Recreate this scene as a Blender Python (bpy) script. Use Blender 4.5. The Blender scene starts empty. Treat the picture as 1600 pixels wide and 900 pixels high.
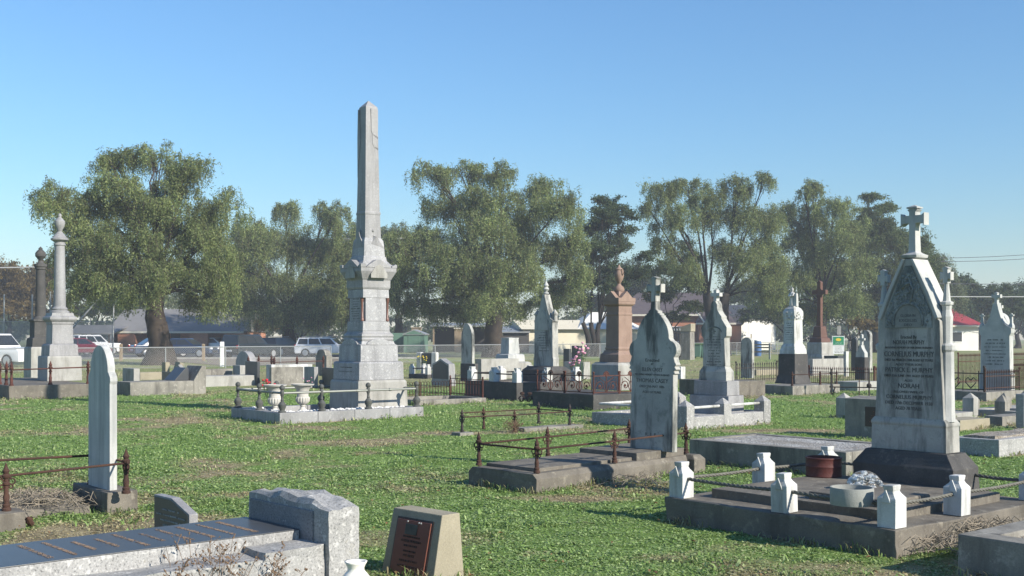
import bpy, bmesh, math, random
import numpy as np
from mathutils import Vector, Matrix, Euler
R = math.radians
PI = math.pi
random.seed(7)
SC = bpy.context.scene
COL = SC.collection

# ------------------------------------------------------------------ camera
# camera stands at the origin, 1.6 m above the lawn, looking along +Y
EYE, F, HZ = 1.6, 1800.0, 525.0
cam_d = bpy.data.cameras.new('camera')
cam = bpy.data.objects.new('camera', cam_d)
COL.objects.link(cam)
cam.location = (0, 0, EYE)
cam.rotation_euler = (R(90), 0, 0)
cam_d.sensor_width = 36
cam_d.lens = 36 * F / 1600
cam_d.shift_y = (HZ - 450) / 1600
cam_d.clip_start = 0.1
cam_d.clip_end = 3000
SC.camera = cam
SC.render.resolution_x, SC.render.resolution_y = 1024, 576


def G(px, py, z=0.0):
    d = F * (EYE - z) / (py - HZ)
    return Vector(((px - 800) / F * d, d, z))


def PD(px, d, z=0.0):
    return Vector(((px - 800) / F * d, d, z))


def Z(py, d):
    return EYE + (HZ - py) * d / F


# ------------------------------------------------------------------ world
SUN_EL, SUN_AZ = 28.5, 125.0         # azimuth clockwise from +Y
w = bpy.data.worlds.new('World')
SC.world = w
w.use_nodes = True
nt = w.node_tree
bg = nt.nodes['Background']
sky = nt.nodes.new('ShaderNodeTexSky')
sky.sky_type = 'NISHITA'
sky.sun_disc = False
sky.sun_elevation = R(SUN_EL)
sky.sun_rotation = R(SUN_AZ)
sky.air_density = 1.5
sky.dust_density = 0.0
sky.ozone_density = 10.0
nt.links.new(sky.outputs[0], bg.inputs[0])
bg.inputs[1].default_value = 0.096
sd = bpy.data.lights.new('sun', 'SUN')
sd.energy = 4.6
sd.angle = R(0.55)
sd.color = (1.0, 0.93, 0.82)
so = bpy.data.objects.new('sun', sd)
COL.objects.link(so)
sv = Vector((math.sin(R(SUN_AZ)) * math.cos(R(SUN_EL)), math.cos(R(SUN_AZ)) * math.cos(R(SUN_EL)), math.sin(R(SUN_EL))))
so.rotation_euler = sv.to_track_quat('Z', 'Y').to_euler()
so.location = (20, -20, 30)
SC.view_settings.view_transform = 'Standard'
SC.view_settings.look = 'None'
SC.view_settings.exposure = 0.8
SC.view_settings.gamma = 1


# ------------------------------------------------------------------ materials
def mat_new(name):
    m = bpy.data.materials.new(name)
    m.use_nodes = True
    n = m.node_tree
    b = n.nodes['Principled BSDF']
    return m, n, b


def coords(n, scale=(1, 1, 1), world=False):
    if world:
        g = n.nodes.new('ShaderNodeNewGeometry')
        src = g.outputs['Position']
    else:
        tc = n.nodes.new('ShaderNodeTexCoord')
        oi = n.nodes.new('ShaderNodeObjectInfo')
        ad = n.nodes.new('ShaderNodeVectorMath')
        ad.operation = 'ADD'
        mu = n.nodes.new('ShaderNodeVectorMath')
        mu.operation = 'SCALE'
        mu.inputs[0].default_value = (37, 51, 23)
        n.links.new(oi.outputs['Random'], mu.inputs['Scale'])
        n.links.new(tc.outputs['Object'], ad.inputs[0])
        n.links.new(mu.outputs[0], ad.inputs[1])
        src = ad.outputs[0]
    if scale != (1, 1, 1):
        mp = n.nodes.new('ShaderNodeVectorMath')
        mp.operation = 'MULTIPLY'
        mp.inputs[1].default_value = scale
        n.links.new(src, mp.inputs[0])
        src = mp.outputs[0]
    return src


def noise(n, src, scale, detail=4, rough=0.6):
    t = n.nodes.new('ShaderNodeTexNoise')
    t.inputs['Scale'].default_value = scale
    t.inputs['Detail'].default_value = detail
    t.inputs['Roughness'].default_value = rough
    n.links.new(src, t.inputs['Vector'])
    return t.outputs['Fac']


def ramp(n, fac, stops):
    r = n.nodes.new('ShaderNodeValToRGB')
    el = r.color_ramp.elements
    while len(el) < len(stops):
        el.new(0.5)
    for e, (p, c) in zip(el, stops):
        e.position = p
        e.color = (c, c, c, 1) if isinstance(c, (int, float)) else (*c, 1)
    n.links.new(fac, r.inputs[0])
    return r.outputs[0]


def mix(n, fac, a, b, mode='MIX'):
    m = n.nodes.new('ShaderNodeMix')
    m.data_type = 'RGBA'
    m.blend_type = mode
    for sock, v in ((m.inputs['Factor'], fac), (m.inputs['A'], a), (m.inputs['B'], b)):
        pass
    ins = {'f': m.inputs[0], 'a': m.inputs[6], 'b': m.inputs[7]}
    for k, v in (('f', fac), ('a', a), ('b', b)):
        if hasattr(v, 'links') or hasattr(v, 'is_linked'):
            n.links.new(v, ins[k])
        elif isinstance(v, (int, float)):
            ins[k].default_value = v
        else:
            ins[k].default_value = (*v, 1)
    return m.outputs[2]


def bump(n, b, h, strength=0.4, dist=0.01):
    bp = n.nodes.new('ShaderNodeBump')
    bp.inputs['Strength'].default_value = strength
    bp.inputs['Distance'].default_value = dist
    n.links.new(h, bp.inputs['Height'])
    n.links.new(bp.outputs[0], b.inputs['Normal'])


def stone(name, base, alt, stain=(0.05, 0.05, 0.045), stain_lo=0.55, stain_hi=0.75, streak=1.0, grain=0.25, gscale=90, rough=0.85, bmp=0.35, streak_amt=0.7, lichen=None):
    """weathered stone: two-tone mottling, grain, vertical run-down stains"""
    base, alt, stain = [tuple(v * ALB for v in q) for q in (base, alt, stain)]
    if lichen:
        lichen = tuple(v * ALB for v in lichen)
    m, n, b = mat_new(name)
    c = coords(n)
    col = mix(n, ramp(n, noise(n, c, 3.0, 6), [(0.35, 0.0), (0.65, 1.0)]), base, alt)
    g = noise(n, c, gscale, 2, 0.7)
    gr = ramp(n, g, [(0.3, 1 - grain), (0.7, 1 + 0.0)])
    col = mix(n, 1.0, col, gr, 'MULTIPLY')
    if streak_amt > 0:
        cs = coords(n, (4.5, 4.5, 0.9 / streak))
        s = ramp(n, noise(n, cs, 1.0, 7, 0.65), [(stain_lo, 0.0), (stain_hi, streak_amt)])
        col = mix(n, s, col, stain)
    if lichen:
        s2 = ramp(n, noise(n, c, 9.0, 8, 0.7), [(0.56, 0.0), (0.66, 0.7)])
        col = mix(n, s2, col, lichen)
    n.links.new(col, b.inputs['Base Color'])
    b.inputs['Roughness'].default_value = rough
    b.inputs['Specular IOR Level'].default_value = 0.25
    bump(n, b, noise(n, c, 45, 5, 0.7), bmp, 0.008)
    return m


def plain(name, colr, rough=0.6, metal=0.0, spec=0.4, var=0.15, vscale=6):
    m, n, b = mat_new(name)
    c = coords(n)
    f = ramp(n, noise(n, c, vscale, 5), [(0.3, 1 - var), (0.7, 1.0)])
    n.links.new(mix(n, 1.0, colr, f, 'MULTIPLY'), b.inputs['Base Color'])
    b.inputs['Roughness'].default_value = rough
    b.inputs['Metallic'].default_value = metal
    b.inputs['Specular IOR Level'].default_value = spec
    return m


def granite(name, base, light, dark, scale=140, rough=0.55, streak=0.0):
    base, light, dark = [tuple(v * ALB for v in q) for q in (base, light, dark)]
    m, n, b = mat_new(name)
    c = coords(n)
    f = noise(n, c, scale, 3, 0.75)
    col = ramp(n, f, [(0.3, dark), (0.46, base), (0.56, base), (0.72, light)])
    big = ramp(n, noise(n, c, 2.2, 6), [(0.3, 0.78), (0.7, 1.0)])
    col = mix(n, 1.0, col, big, 'MULTIPLY')
    if streak:
        bl = ramp(n, noise(n, c, 24, 2, 0.5), [(0.60, 0.0), (0.66, 0.55)])
        col = mix(n, bl, col, light)
        cs = coords(n, (5, 5, 0.7))
        st = ramp(n, noise(n, cs, 1.0, 7, 0.65), [(0.46, 0.0), (0.66, streak)])
        col = mix(n, st, col, tuple(v * 0.55 for v in dark))
        li = ramp(n, noise(n, c, 7.0, 8, 0.75), [(0.60, 0.0), (0.68, 0.5)])
        col = mix(n, li, col, (0.30, 0.28, 0.22))
    n.links.new(col, b.inputs['Base Color'])
    b.inputs['Roughness'].default_value = rough
    b.inputs['Specular IOR Level'].default_value = 0.3
    bump(n, b, noise(n, c, 60, 4, 0.7), 0.3, 0.006)
    return m


MT = {}
ALB = 0.8
MT['marble'] = stone('white_marble', (0.60, 0.60, 0.57), (0.46, 0.47, 0.45), (0.10, 0.11, 0.11), 0.50, 0.72, streak_amt=0.55, grain=0.1)
MT['marble_dirty'] = stone('lichened_marble', (0.54, 0.53, 0.485), (0.39, 0.39, 0.36), (0.055, 0.06, 0.058), 0.48, 0.61, streak=1.0, streak_amt=0.8, grain=0.12, lichen=(0.22, 0.24, 0.22))
MT['marble_tall'] = stone('stained_marble', (0.52, 0.505, 0.46), (0.39, 0.385, 0.355), (0.055, 0.06, 0.058), 0.49, 0.63, streak=0.85, streak_amt=0.68, grain=0.12, lichen=(0.28, 0.3, 0.28))
MT['marble_arch'] = stone('dull_marble', (0.36, 0.36, 0.33), (0.25, 0.255, 0.24), (0.08, 0.085, 0.08), 0.5, 0.7, streak_amt=0.5, grain=0.15, lichen=(0.2, 0.21, 0.19))
MT['marble_carved'] = stone('carved_marble', (0.46, 0.48, 0.46), (0.30, 0.32, 0.31), (0.05, 0.06, 0.06), 0.40, 0.6, streak=0.5, streak_amt=0.7, grain=0.35, gscale=40, bmp=1.0, lichen=(0.12, 0.14, 0.13))
MT['marble_streaked'] = stone('streaked_marble', (0.66, 0.66, 0.63), (0.55, 0.56, 0.54), (0.16, 0.17, 0.17), 0.46, 0.66, streak=3.0, streak_amt=0.6, grain=0.1)
MT['whitewash'] = stone('white_painted_stone', (0.74, 0.74, 0.72), (0.62, 0.63, 0.60), (0.20, 0.19, 0.16), 0.45, 0.66, streak_amt=0.75, grain=0.12, lichen=(0.5, 0.49, 0.45))
MT['concrete'] = stone('weathered_concrete', (0.36, 0.34, 0.295), (0.27, 0.255, 0.22), (0.09, 0.085, 0.075), 0.46, 0.66, streak_amt=0.7, grain=0.25, lichen=(0.46, 0.44, 0.38))
MT['concrete_brown'] = stone('brown_concrete', (0.245, 0.22, 0.18), (0.165, 0.15, 0.125), (0.07, 0.06, 0.05), 0.5, 0.7, streak_amt=0.6, grain=0.25, lichen=(0.33, 0.30, 0.24))
MT['concrete_light'] = stone('pale_concrete', (0.50, 0.49, 0.45), (0.40, 0.39, 0.36), (0.15, 0.145, 0.125), 0.47, 0.68, streak_amt=0.6, grain=0.2, lichen=(0.36, 0.34, 0.29))
MT['concrete_tan'] = stone('tan_concrete', (0.42, 0.375, 0.275), (0.34, 0.305, 0.22), (0.2, 0.17, 0.11), 0.55, 0.75, streak_amt=0.4, grain=0.2)
MT['bluestone'] = stone('bluestone', (0.115, 0.11, 0.105), (0.08, 0.078, 0.075), (0.04, 0.04, 0.04), 0.5, 0.7, streak_amt=0.4, grain=0.25, lichen=(0.17, 0.16, 0.14))
MT['sandstone'] = stone('pink_sandstone', (0.37, 0.26, 0.205), (0.30, 0.205, 0.16), (0.12, 0.075, 0.06), 0.55, 0.78, streak_amt=0.5, grain=0.18, lichen=None)
MT['browngranite'] = granite('brown_granite', (0.16, 0.08, 0.058), (0.26, 0.15, 0.11), (0.07, 0.04, 0.03), 120)
MT['granite'] = granite('grey_granite', (0.43, 0.43, 0.435), (0.62, 0.62, 0.62), (0.15, 0.15, 0.155), 95, 0.6, 0.35)
MT['granite_fine'] = granite('fine_grey_granite', (0.38, 0.375, 0.375), (0.46, 0.46, 0.46), (0.2, 0.2, 0.2), 110, 0.6, 0.4)
MT['granite_rough'] = granite('rock_faced_granite', (0.42, 0.415, 0.40), (0.68, 0.67, 0.64), (0.12, 0.12, 0.12), 75, 0.8, 0.3)
MT['granite_hewn'] = granite('hewn_granite', (0.24, 0.245, 0.255), (0.40, 0.40, 0.41), (0.10, 0.10, 0.11), 80, 0.7)
MT['granite_dark'] = granite('dark_granite', (0.075, 0.08, 0.085), (0.16, 0.165, 0.17), (0.03, 0.03, 0.035), 120, 0.35)
MT['polished'] = granite('polished_granite', (0.085, 0.092, 0.10), (0.17, 0.175, 0.18), (0.04, 0.043, 0.05), 150, 0.36)
MT['polished'].node_tree.nodes['Principled BSDF'].inputs['Specular IOR Level'].default_value = 0.38
for l in list(MT['polished'].node_tree.links):
    if l.to_socket.name == 'Normal' and l.to_node.type == 'BSDF_PRINCIPLED':
        MT['polished'].node_tree.links.remove(l)
MT['red_granite'] = granite('red_granite', (0.22, 0.115, 0.09), (0.32, 0.18, 0.15), (0.15, 0.06, 0.04), 140, 0.3)
MT['rust'] = stone('rusty_iron', (0.115, 0.058, 0.040), (0.065, 0.038, 0.030), (0.03, 0.024, 0.022), 0.5, 0.7, streak_amt=0.5, grain=0.4, gscale=140, rough=0.9)
MT['rust_red'] = stone('red_rust_iron', (0.15, 0.056, 0.040), (0.085, 0.036, 0.029), (0.05, 0.03, 0.025), 0.5, 0.7, streak_amt=0.4, grain=0.3, rough=0.9)
MT['iron_dark'] = stone('dark_iron', (0.035, 0.033, 0.033), (0.06, 0.045, 0.038), (0.09, 0.05, 0.03), 0.6, 0.75, streak_amt=0.5, grain=0.2, rough=0.7)
MT['iron_grey'] = stone('grey_painted_iron', (0.13, 0.135, 0.125), (0.09, 0.095, 0.09), (0.05, 0.045, 0.04), 0.5, 0.7, streak_amt=0.5, grain=0.2, rough=0.6)
MT['rail_grey'] = plain('galvanised_rail', (0.19, 0.20, 0.18), 0.5, 0.3)
MT['galv'] = plain('galvanised_steel', (0.36, 0.37, 0.37), 0.45, 0.4)
MT['rope'] = plain('grey_wire_rope', (0.16, 0.155, 0.13), 0.7, 0.2, var=0.4, vscale=30)
MT['lead'] = plain('lead_letters', (0.13, 0.132, 0.128), 0.85, var=0.7, vscale=9)
MT['lead_faint'] = plain('worn_letters', (0.15, 0.155, 0.155), 0.8, var=0.6, vscale=22)
MT['gilt'] = plain('gilt_letters', (0.25, 0.17, 0.11), 0.5, var=0.3)
MT['bronze'] = plain('bronze_plaque', (0.17, 0.06, 0.04), 0.45, 0.25)
MT['bronze_dark'] = plain('dark_bronze', (0.05, 0.035, 0.03), 0.5, 0.2)
MT['photo'] = plain('ceramic_photo', (0.06, 0.07, 0.06), 0.3, var=0.7, vscale=14)
MT['china'] = plain('white_glazed_china', (0.78, 0.75, 0.68), 0.25, var=0.08)
MT['urn_white'] = stone('white_urn_paint', (0.64, 0.62, 0.56), (0.50, 0.48, 0.43), (0.22, 0.2, 0.17), 0.55, 0.75, streak_amt=0.45, grain=0.08)
MT['pebble'] = plain('white_pebbles', (0.72, 0.71, 0.68), 0.8, var=0.3, vscale=40)
MT['red_flower'] = plain('red_petals', (0.55, 0.03, 0.04), 0.6)
MT['pink_flower'] = plain('pink_petals', (0.70, 0.33, 0.45), 0.6, var=0.4, vscale=30)
MT['yellow_flower'] = plain('yellow_petals', (0.75, 0.55, 0.05), 0.6)
MT['leaf_green'] = plain('leaves', (0.05, 0.10, 0.03), 0.6)
MT['tin'] = stone('rusty_tin', (0.145, 0.042, 0.034), (0.10, 0.035, 0.03), (0.05, 0.025, 0.02), 0.5, 0.75, streak_amt=0.4, grain=0.2, rough=0.6)
MT['pipe'] = stone('grey_pipe', (0.36, 0.37, 0.34), (0.30, 0.31, 0.29), (0.18, 0.17, 0.15), 0.55, 0.75, streak_amt=0.35, grain=0.1)


def gravel_mat(name, a, b_, scale=45):
    m, n, b = mat_new(name)
    c = coords(n)
    v = n.nodes.new('ShaderNodeTexVoronoi')
    v.inputs['Scale'].default_value = scale
    n.links.new(c, v.inputs['Vector'])
    col = mix(n, ramp(n, v.outputs['Color'], [(0.2, 0.0), (0.8, 1.0)]), a, b_)
    col = mix(n, ramp(n, noise(n, c, 2.5, 6), [(0.42, 0.0), (0.62, 0.6)]), col, (0.16, 0.13, 0.09))
    n.links.new(col, b.inputs['Base Color'])
    b.inputs['Roughness'].default_value = 0.95
    bump(n, b, v.outputs['Distance'], 0.9, 0.02)
    return m


MT['gravel'] = gravel_mat('grey_gravel', (0.19, 0.185, 0.175), (0.50, 0.49, 0.46))
MT['gravel_brown'] = gravel_mat('brown_gravel', (0.16, 0.13, 0.095), (0.40, 0.37, 0.32))


# ------------------------------------------------------------------ mesh helpers
class MB:
    def __init__(s):
        s.b = bmesh.new()

    def box(s, x0, x1, y0, y1, z0, z1):
        v = [s.b.verts.new(p) for p in ((x0, y0, z0), (x1, y0, z0), (x1, y1, z0), (x0, y1, z0), (x0, y0, z1), (x1, y0, z1), (x1, y1, z1), (x0, y1, z1))]
        for f in ((3, 2, 1, 0), (4, 5, 6, 7), (0, 1, 5, 4), (1, 2, 6, 5), (2, 3, 7, 6), (3, 0, 4, 7)):
            s.b.faces.new([v[i] for i in f])
        return s

    def loft(s, rows, cx=0, cy=0):
        """rows of (z, half_width, half_depth): a rectangular turned profile"""
        prev = None
        for z, a, c in rows:
            r = [s.b.verts.new((cx + i * a, cy + j * c, z)) for i, j in ((-1, -1), (1, -1), (1, 1), (-1, 1))]
            if prev:
                for k in range(4):
                    s.b.faces.new((prev[k], prev[(k + 1) % 4], r[(k + 1) % 4], r[k]))
            else:
                s.b.faces.new(r[::-1])
            prev = r
        s.b.faces.new(prev)
        return s

    def lathe(s, rows, cx=0, cy=0, n=16, rot=0.0):
        prev = None
        for z, r in rows:
            ring = [s.b.verts.new((cx + r * math.cos(2 * PI * k / n + rot), cy + r * math.sin(2 * PI * k / n + rot), z)) for k in range(n)]
            if prev:
                for k in range(n):
                    s.b.faces.new((prev[k], prev[(k + 1) % n], ring[(k + 1) % n], ring[k]))
            else:
                s.b.faces.new(ring[::-1])
            prev = ring
        s.b.faces.new(prev)
        return s

    def prism(s, pts, y0, y1):
        """outline in x,z (counter-clockwise seen from -y) pushed from y0 to y1"""
        a = [s.b.verts.new((x, y0, z)) for x, z in pts]
        c = [s.b.verts.new((x, y1, z)) for x, z in pts]
        n = len(pts)
        s.b.faces.new(a)
        s.b.faces.new(c[::-1])
        for k in range(n):
            s.b.faces.new((a[(k + 1) % n], a[k], c[k], c[(k + 1) % n]))
        return s

    def prism_x(s, pts, x0, x1):
        """outline in y,z pushed along x"""
        a = [s.b.verts.new((x0, y, z)) for y, z in pts]
        c = [s.b.verts.new((x1, y, z)) for y, z in pts]
        n = len(pts)
        s.b.faces.new(a[::-1])
        s.b.faces.new(c)
        for k in range(n):
            s.b.faces.new((a[k], a[(k + 1) % n], c[(k + 1) % n], c[k]))
        return s

    def tube(s, pts, r, n=8, taper=None):
        pts = [Vector(p) for p in pts]
        prev = None
        up = Vector((0.13, 0.21, 0.97)).normalized()
        for i, p in enumerate(pts):
            t = (pts[min(i + 1, len(pts) - 1)] - pts[max(i - 1, 0)]).normalized()
            a = t.cross(up)
            if a.length < 1e-3:
                a = t.cross(Vector((1, 0, 0)))
            a.normalize()
            c = t.cross(a)
            rr = r if taper is None else taper[i]
            ring = [s.b.verts.new(p + (a * math.cos(2 * PI * k / n) + c * math.sin(2 * PI * k / n)) * rr) for k in range(n)]
            if prev:
                for k in range(n):
                    s.b.faces.new((prev[k], prev[(k + 1) % n], ring[(k + 1) % n], ring[k]))
            else:
                s.b.faces.new(ring[::-1])
            prev = ring
        s.b.faces.new(prev)
        return s

    def ball(s, c, r, u=10, v=7, sc=(1, 1, 1)):
        m = Matrix.Translation(c) @ Matrix.Diagonal((r * sc[0], r * sc[1], r * sc[2], 1))
        bmesh.ops.create_uvsphere(s.b, u_segments=u, v_segments=v, radius=1, matrix=m)
        return s

    def quad(s, *p):
        s.b.faces.new([s.b.verts.new(q) for q in p])
        return s

    def jitter(s, amt, scale=8.0, seed=0):
        from mathutils import noise as mn
        for v in s.b.verts:
            q = v.co * scale + Vector((seed * 3.1, seed * 1.7, seed))
            v.co += Vector((mn.noise(q), mn.noise(q + Vector((9, 0, 0))), mn.noise(q + Vector((0, 9, 0))))) * amt
        return s

    def subdiv(s, cuts):
        bmesh.ops.subdivide_edges(s.b, edges=s.b.edges[:], cuts=cuts, use_grid_fill=True)
        return s

    def done(s, name, mat, parent=None, bevel=0.0, smooth=False, seg=2, label=None, loc=None, rot=None, ang=25):
        b = s.b
        bmesh.ops.recalc_face_normals(b, faces=b.faces[:])
        if bevel:
            ed = [e for e in b.edges if len(e.link_faces) == 2 and e.calc_face_angle(0) > R(ang)]
            bmesh.ops.bevel(b, geom=ed, offset=bevel, segments=seg, profile=0.6, affect='EDGES', clamp_overlap=True)
        me = bpy.data.meshes.new(name)
        b.to_mesh(me)
        b.free()
        m = MT[mat] if isinstance(mat, str) else mat
        me.materials.append(m)
        if smooth:
            me.polygons.foreach_set('use_smooth', [True] * len(me.polygons))
            if smooth == 'auto':
                me.set_sharp_from_angle(angle=R(38))
        o = bpy.data.objects.new(name, me)
        COL.objects.link(o)
        if parent:
            o.parent = parent
        if label:
            o['label'] = label
        if loc is not None:
            o.location = loc
        if rot is not None:
            o.rotation_euler = rot
        return o


def tag(o, label=None, cat=None, group=None, kind=None):
    if label:
        o['label'] = label
    if cat:
        o['category'] = cat
    if group:
        o['group'] = group
    if kind:
        o['kind'] = kind
    return o


def thing(name, label, cat, loc=(0, 0, 0), phi=0.0, group=None, lean=(0, 0)):
    o = bpy.data.objects.new(name, None)
    o.empty_display_size = 0.2
    COL.objects.link(o)
    o.location = loc
    o.rotation_euler = (R(lean[0]), R(lean[1]), -R(phi))
    return tag(o, label, cat, group)


def kids(o):
    return [c for c in COL.objects if c.parent == o]


def copy_tree(o, parent=None, label=None):
    c = o.copy()
    COL.objects.link(c)
    if parent is not None:
        c.parent = parent
    if label:
        c['label'] = label
    for ch in kids(o):
        copy_tree(ch, c)
    return c


def axes(phi):
    return Vector((math.cos(R(phi)), -math.sin(R(phi)), 0)), Vector((math.sin(R(phi)), math.cos(R(phi)), 0))


FOOT = []        # footprints kept clear of grass: (centre, phi, half width, half length)


class Plot:
    """rectangular grave plot from its near corner pixel, and where its left and right ends stand"""
    def __init__(s, px, py, left, right, phi=52.0, W=None, L=None, foot=True):
        c = G(px, py)
        e, a = axes(phi)

        def solve(v, p):
            k = (p - 800) / F
            return (k * c.y - c.x) / (v.x - k * v.y)
        s.W = W if W else solve(-e, left)
        s.L = L if L else solve(a, right)
        s.phi, s.e, s.a = phi, e, a
        s.loc = c - e * s.W / 2 + a * s.L / 2
        s.loc.z = 0
        if foot:
            FOOT.append((s.loc.copy(), phi, s.W / 2, s.L / 2))

    def at(s, lx, ly, z=0.0):
        return s.loc + s.e * lx + s.a * ly + Vector((0, 0, z))

    def local_px(s, px, side):
        """local coordinate along a side where image column px meets it"""
        k = (px - 800) / F
        if side in ('right', 'left'):
            x = s.W / 2 if side == 'right' else -s.W / 2
            o = s.at(x, 0)
            return x, (k * o.y - o.x) / (s.a.x - k * s.a.y)
        y = -s.L / 2 if side == 'front' else s.L / 2
        o = s.at(0, y)
        return (k * o.y - o.x) / (s.e.x - k * s.e.y), y


def dims(p0, pm, p1, d, phi):
    """front width and depth of a block from its left, near and right edge columns"""
    v = Vector(((pm - 800) / F, 1, 0)).normalized()
    kf = math.cos(R(phi)) * v.y + math.sin(R(phi)) * v.x
    ks = math.sin(R(phi)) * v.y - math.cos(R(phi)) * v.x
    return (pm - p0) * d / F / kf, (p1 - pm) * d / F / ks


def block_at(p0, pm, p1, d, phi=52.0, W=None, D=None):
    w_, dd = dims(p0, pm, p1, d, phi)
    W, D = W or w_, D or dd
    e, a = axes(phi)
    c = PD(pm, d) - e * W / 2 + a * D / 2
    return c, W, D


def text_part(lines, mat, parent, y, name='inscription', depth=0.002, rot=None, loc=None):
    """rows of (text, height, z, width or None) set on the plane y facing -y"""
    bm = bmesh.new()
    for t, h, z, wd in lines:
        cu = bpy.data.curves.new('t', 'FONT')
        cu.body = t
        cu.size = h
        cu.align_x = 'CENTER'
        cu.resolution_u = 2
        cu.extrude = depth
        cu.offset = 0.0
        ob = bpy.data.objects.new('t', cu)
        COL.objects.link(ob)
        dg = bpy.context.evaluated_depsgraph_get()
        me = bpy.data.meshes.new_from_object(ob.evaluated_get(dg))
        if len(me.vertices):
            xs = [v.co.x for v in me.vertices]
            k = 1.0 if not wd else wd / max(1e-4, max(xs) - min(xs))
            for v in me.vertices:
                x, yy, zz = v.co
                v.co = (x * k, y - zz, z + yy)
            bm.from_mesh(me)
        bpy.data.objects.remove(ob)
        bpy.data.curves.remove(cu)
        bpy.data.meshes.remove(me)
    me = bpy.data.meshes.new(name)
    bm.to_mesh(me)
    bm.free()
    me.materials.append(MT[mat])
    o = bpy.data.objects.new(name, me)
    COL.objects.link(o)
    o.parent = parent
    if loc is not None:
        o.location = loc
    if rot is not None:
        o.rotation_euler = rot
    return o


def worn_lines(parent, y, x0, x1, z0, z1, rows, mat='lead_faint', seed=1, name='inscription'):
    """illegible worn lettering: rows of tiny separate strokes"""
    rn = random.Random(seed)
    m = MB()
    for r in range(rows):
        z = z1 + (z0 - z1) * r / max(1, rows - 1)
        half = (x1 - x0) / 2 * rn.uniform(0.45, 1.0)
        xc = (x0 + x1) / 2
        x = xc - half
        hh = (z1 - z0) / rows * rn.choice((0.35, 0.35, 0.5))
        while x < xc + half:
            wd = rn.uniform(0.006, 0.02)
            if rn.random() < 0.82:
                m.box(x, x + wd, y - 0.002, y + 0.002, z, z + hh * rn.uniform(0.7, 1))
            x += wd + rn.uniform(0.006, 0.012)
    return m.done(name, mat, parent)


# numpy value noise ------------------------------------------------
_rs = np.random.RandomState(3)
_tab = _rs.rand(256, 256)


def vnoise(x, y, s, off=0):
    x = x * s + 31.7 * off + 1000
    y = y * s + 17.3 * off + 1000
    xi, yi = np.floor(x).astype(int), np.floor(y).astype(int)
    fx, fy = x - xi, y - yi
    fx, fy = fx * fx * (3 - 2 * fx), fy * fy * (3 - 2 * fy)
    a = _tab[xi % 256, yi % 256]
    b = _tab[(xi + 1) % 256, yi % 256]
    c = _tab[xi % 256, (yi + 1) % 256]
    d = _tab[(xi + 1) % 256, (yi + 1) % 256]
    return (a * (1 - fx) + b * fx) * (1 - fy) + (c * (1 - fx) + d * fx) * fy


def fnoise(x, y, s, off=0, oct=4):
    t, amp, tot = 0, 1.0, 0
    for k in range(oct):
        t = t + amp * vnoise(x, y, s * 2 ** k, off + k * 5)
        tot += amp
        amp *= 0.55
    return t / tot


def mesh_np(name, verts, quads, mat, parent=None, tri=False):
    me = bpy.data.meshes.new(name)
    nv, nf = len(verts), len(quads)
    k = quads.shape[1]
    me.vertices.add(nv)
    me.vertices.foreach_set('co', verts.astype(np.float32).ravel())
    me.loops.add(nf * k)
    me.loops.foreach_set('vertex_index', quads.astype(np.int32).ravel())
    me.polygons.add(nf)
    me.polygons.foreach_set('loop_start', np.arange(0, nf * k, k, dtype=np.int32))
    me.polygons.foreach_set('loop_total', np.full(nf, k, dtype=np.int32))
    me.update(calc_edges=True)
    me.materials.append(MT[mat] if isinstance(mat, str) else mat)
    o = bpy.data.objects.new(name, me)
    COL.objects.link(o)
    if parent:
        o.parent = parent
    return o
# ------------------------------------------------------------------ shared grave pieces
def kerb_ring(m, W, L, h, t, z0=-0.05):
    a, b = W / 2, L / 2
    m.box(-a, a, -b, -b + t, z0, h)
    m.box(-a, a, b - t, b, z0, h)
    m.box(-a, -a + t, -b + t + .002, b - t - .002, z0, h)
    m.box(a - t, a, -b + t + .002, b - t - .002, z0, h)
    return m


RJ = random.Random(99)


def rep(o, loc, rz=0.0, parent=None):
    c = o.copy()
    COL.objects.link(c)
    c.parent = parent or o.parent
    c.location = loc
    c.rotation_euler = (R(RJ.uniform(-1.2, 1.2)), R(RJ.uniform(-1.2, 1.2)), rz + R(RJ.uniform(-3, 3)))
    for ch in kids(o):
        g = ch.copy()
        COL.objects.link(g)
        g.parent = c
    return c


def spear_post(parent, loc, h=0.36, mat='rust', scroll=True, rz=0.0, k=1.0):
    m = MB()
    m.lathe([(0, .034 * k), (.02, .034 * k), (.03, .026 * k), (.05, .030 * k), (.06, .02 * k), (h * .30, .024 * k), (h * .34, .018 * k), (h * .52, .017 * k), (h * .54, .026 * k), (h * .58, .026 * k), (h * .60, .017 * k), (h * .66, .017 * k), (h * .70, .03 * k), (h * .74, .032 * k), (h * .77, .018 * k), (h * .83, .026 * k), (h * .88, .016 * k), (h, .003)], n=10)
    if scroll:
        for sx in (-1, 1):
            for zz, rr in ((h * .60, .026), (h * .50, .017)):
                pts = [(sx * (.02 + rr + rr * math.cos(t)), 0, zz + rr * math.sin(t)) for t in [i * PI / 5 for i in range(11)]]
                m.tube(pts, .006 * k, 5)
            m.ball((sx * .03, 0, h * .69), .012 * k, 6, 5)
    return m.done('post', mat, parent, smooth='auto', loc=loc, rot=(0, 0, rz))


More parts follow.
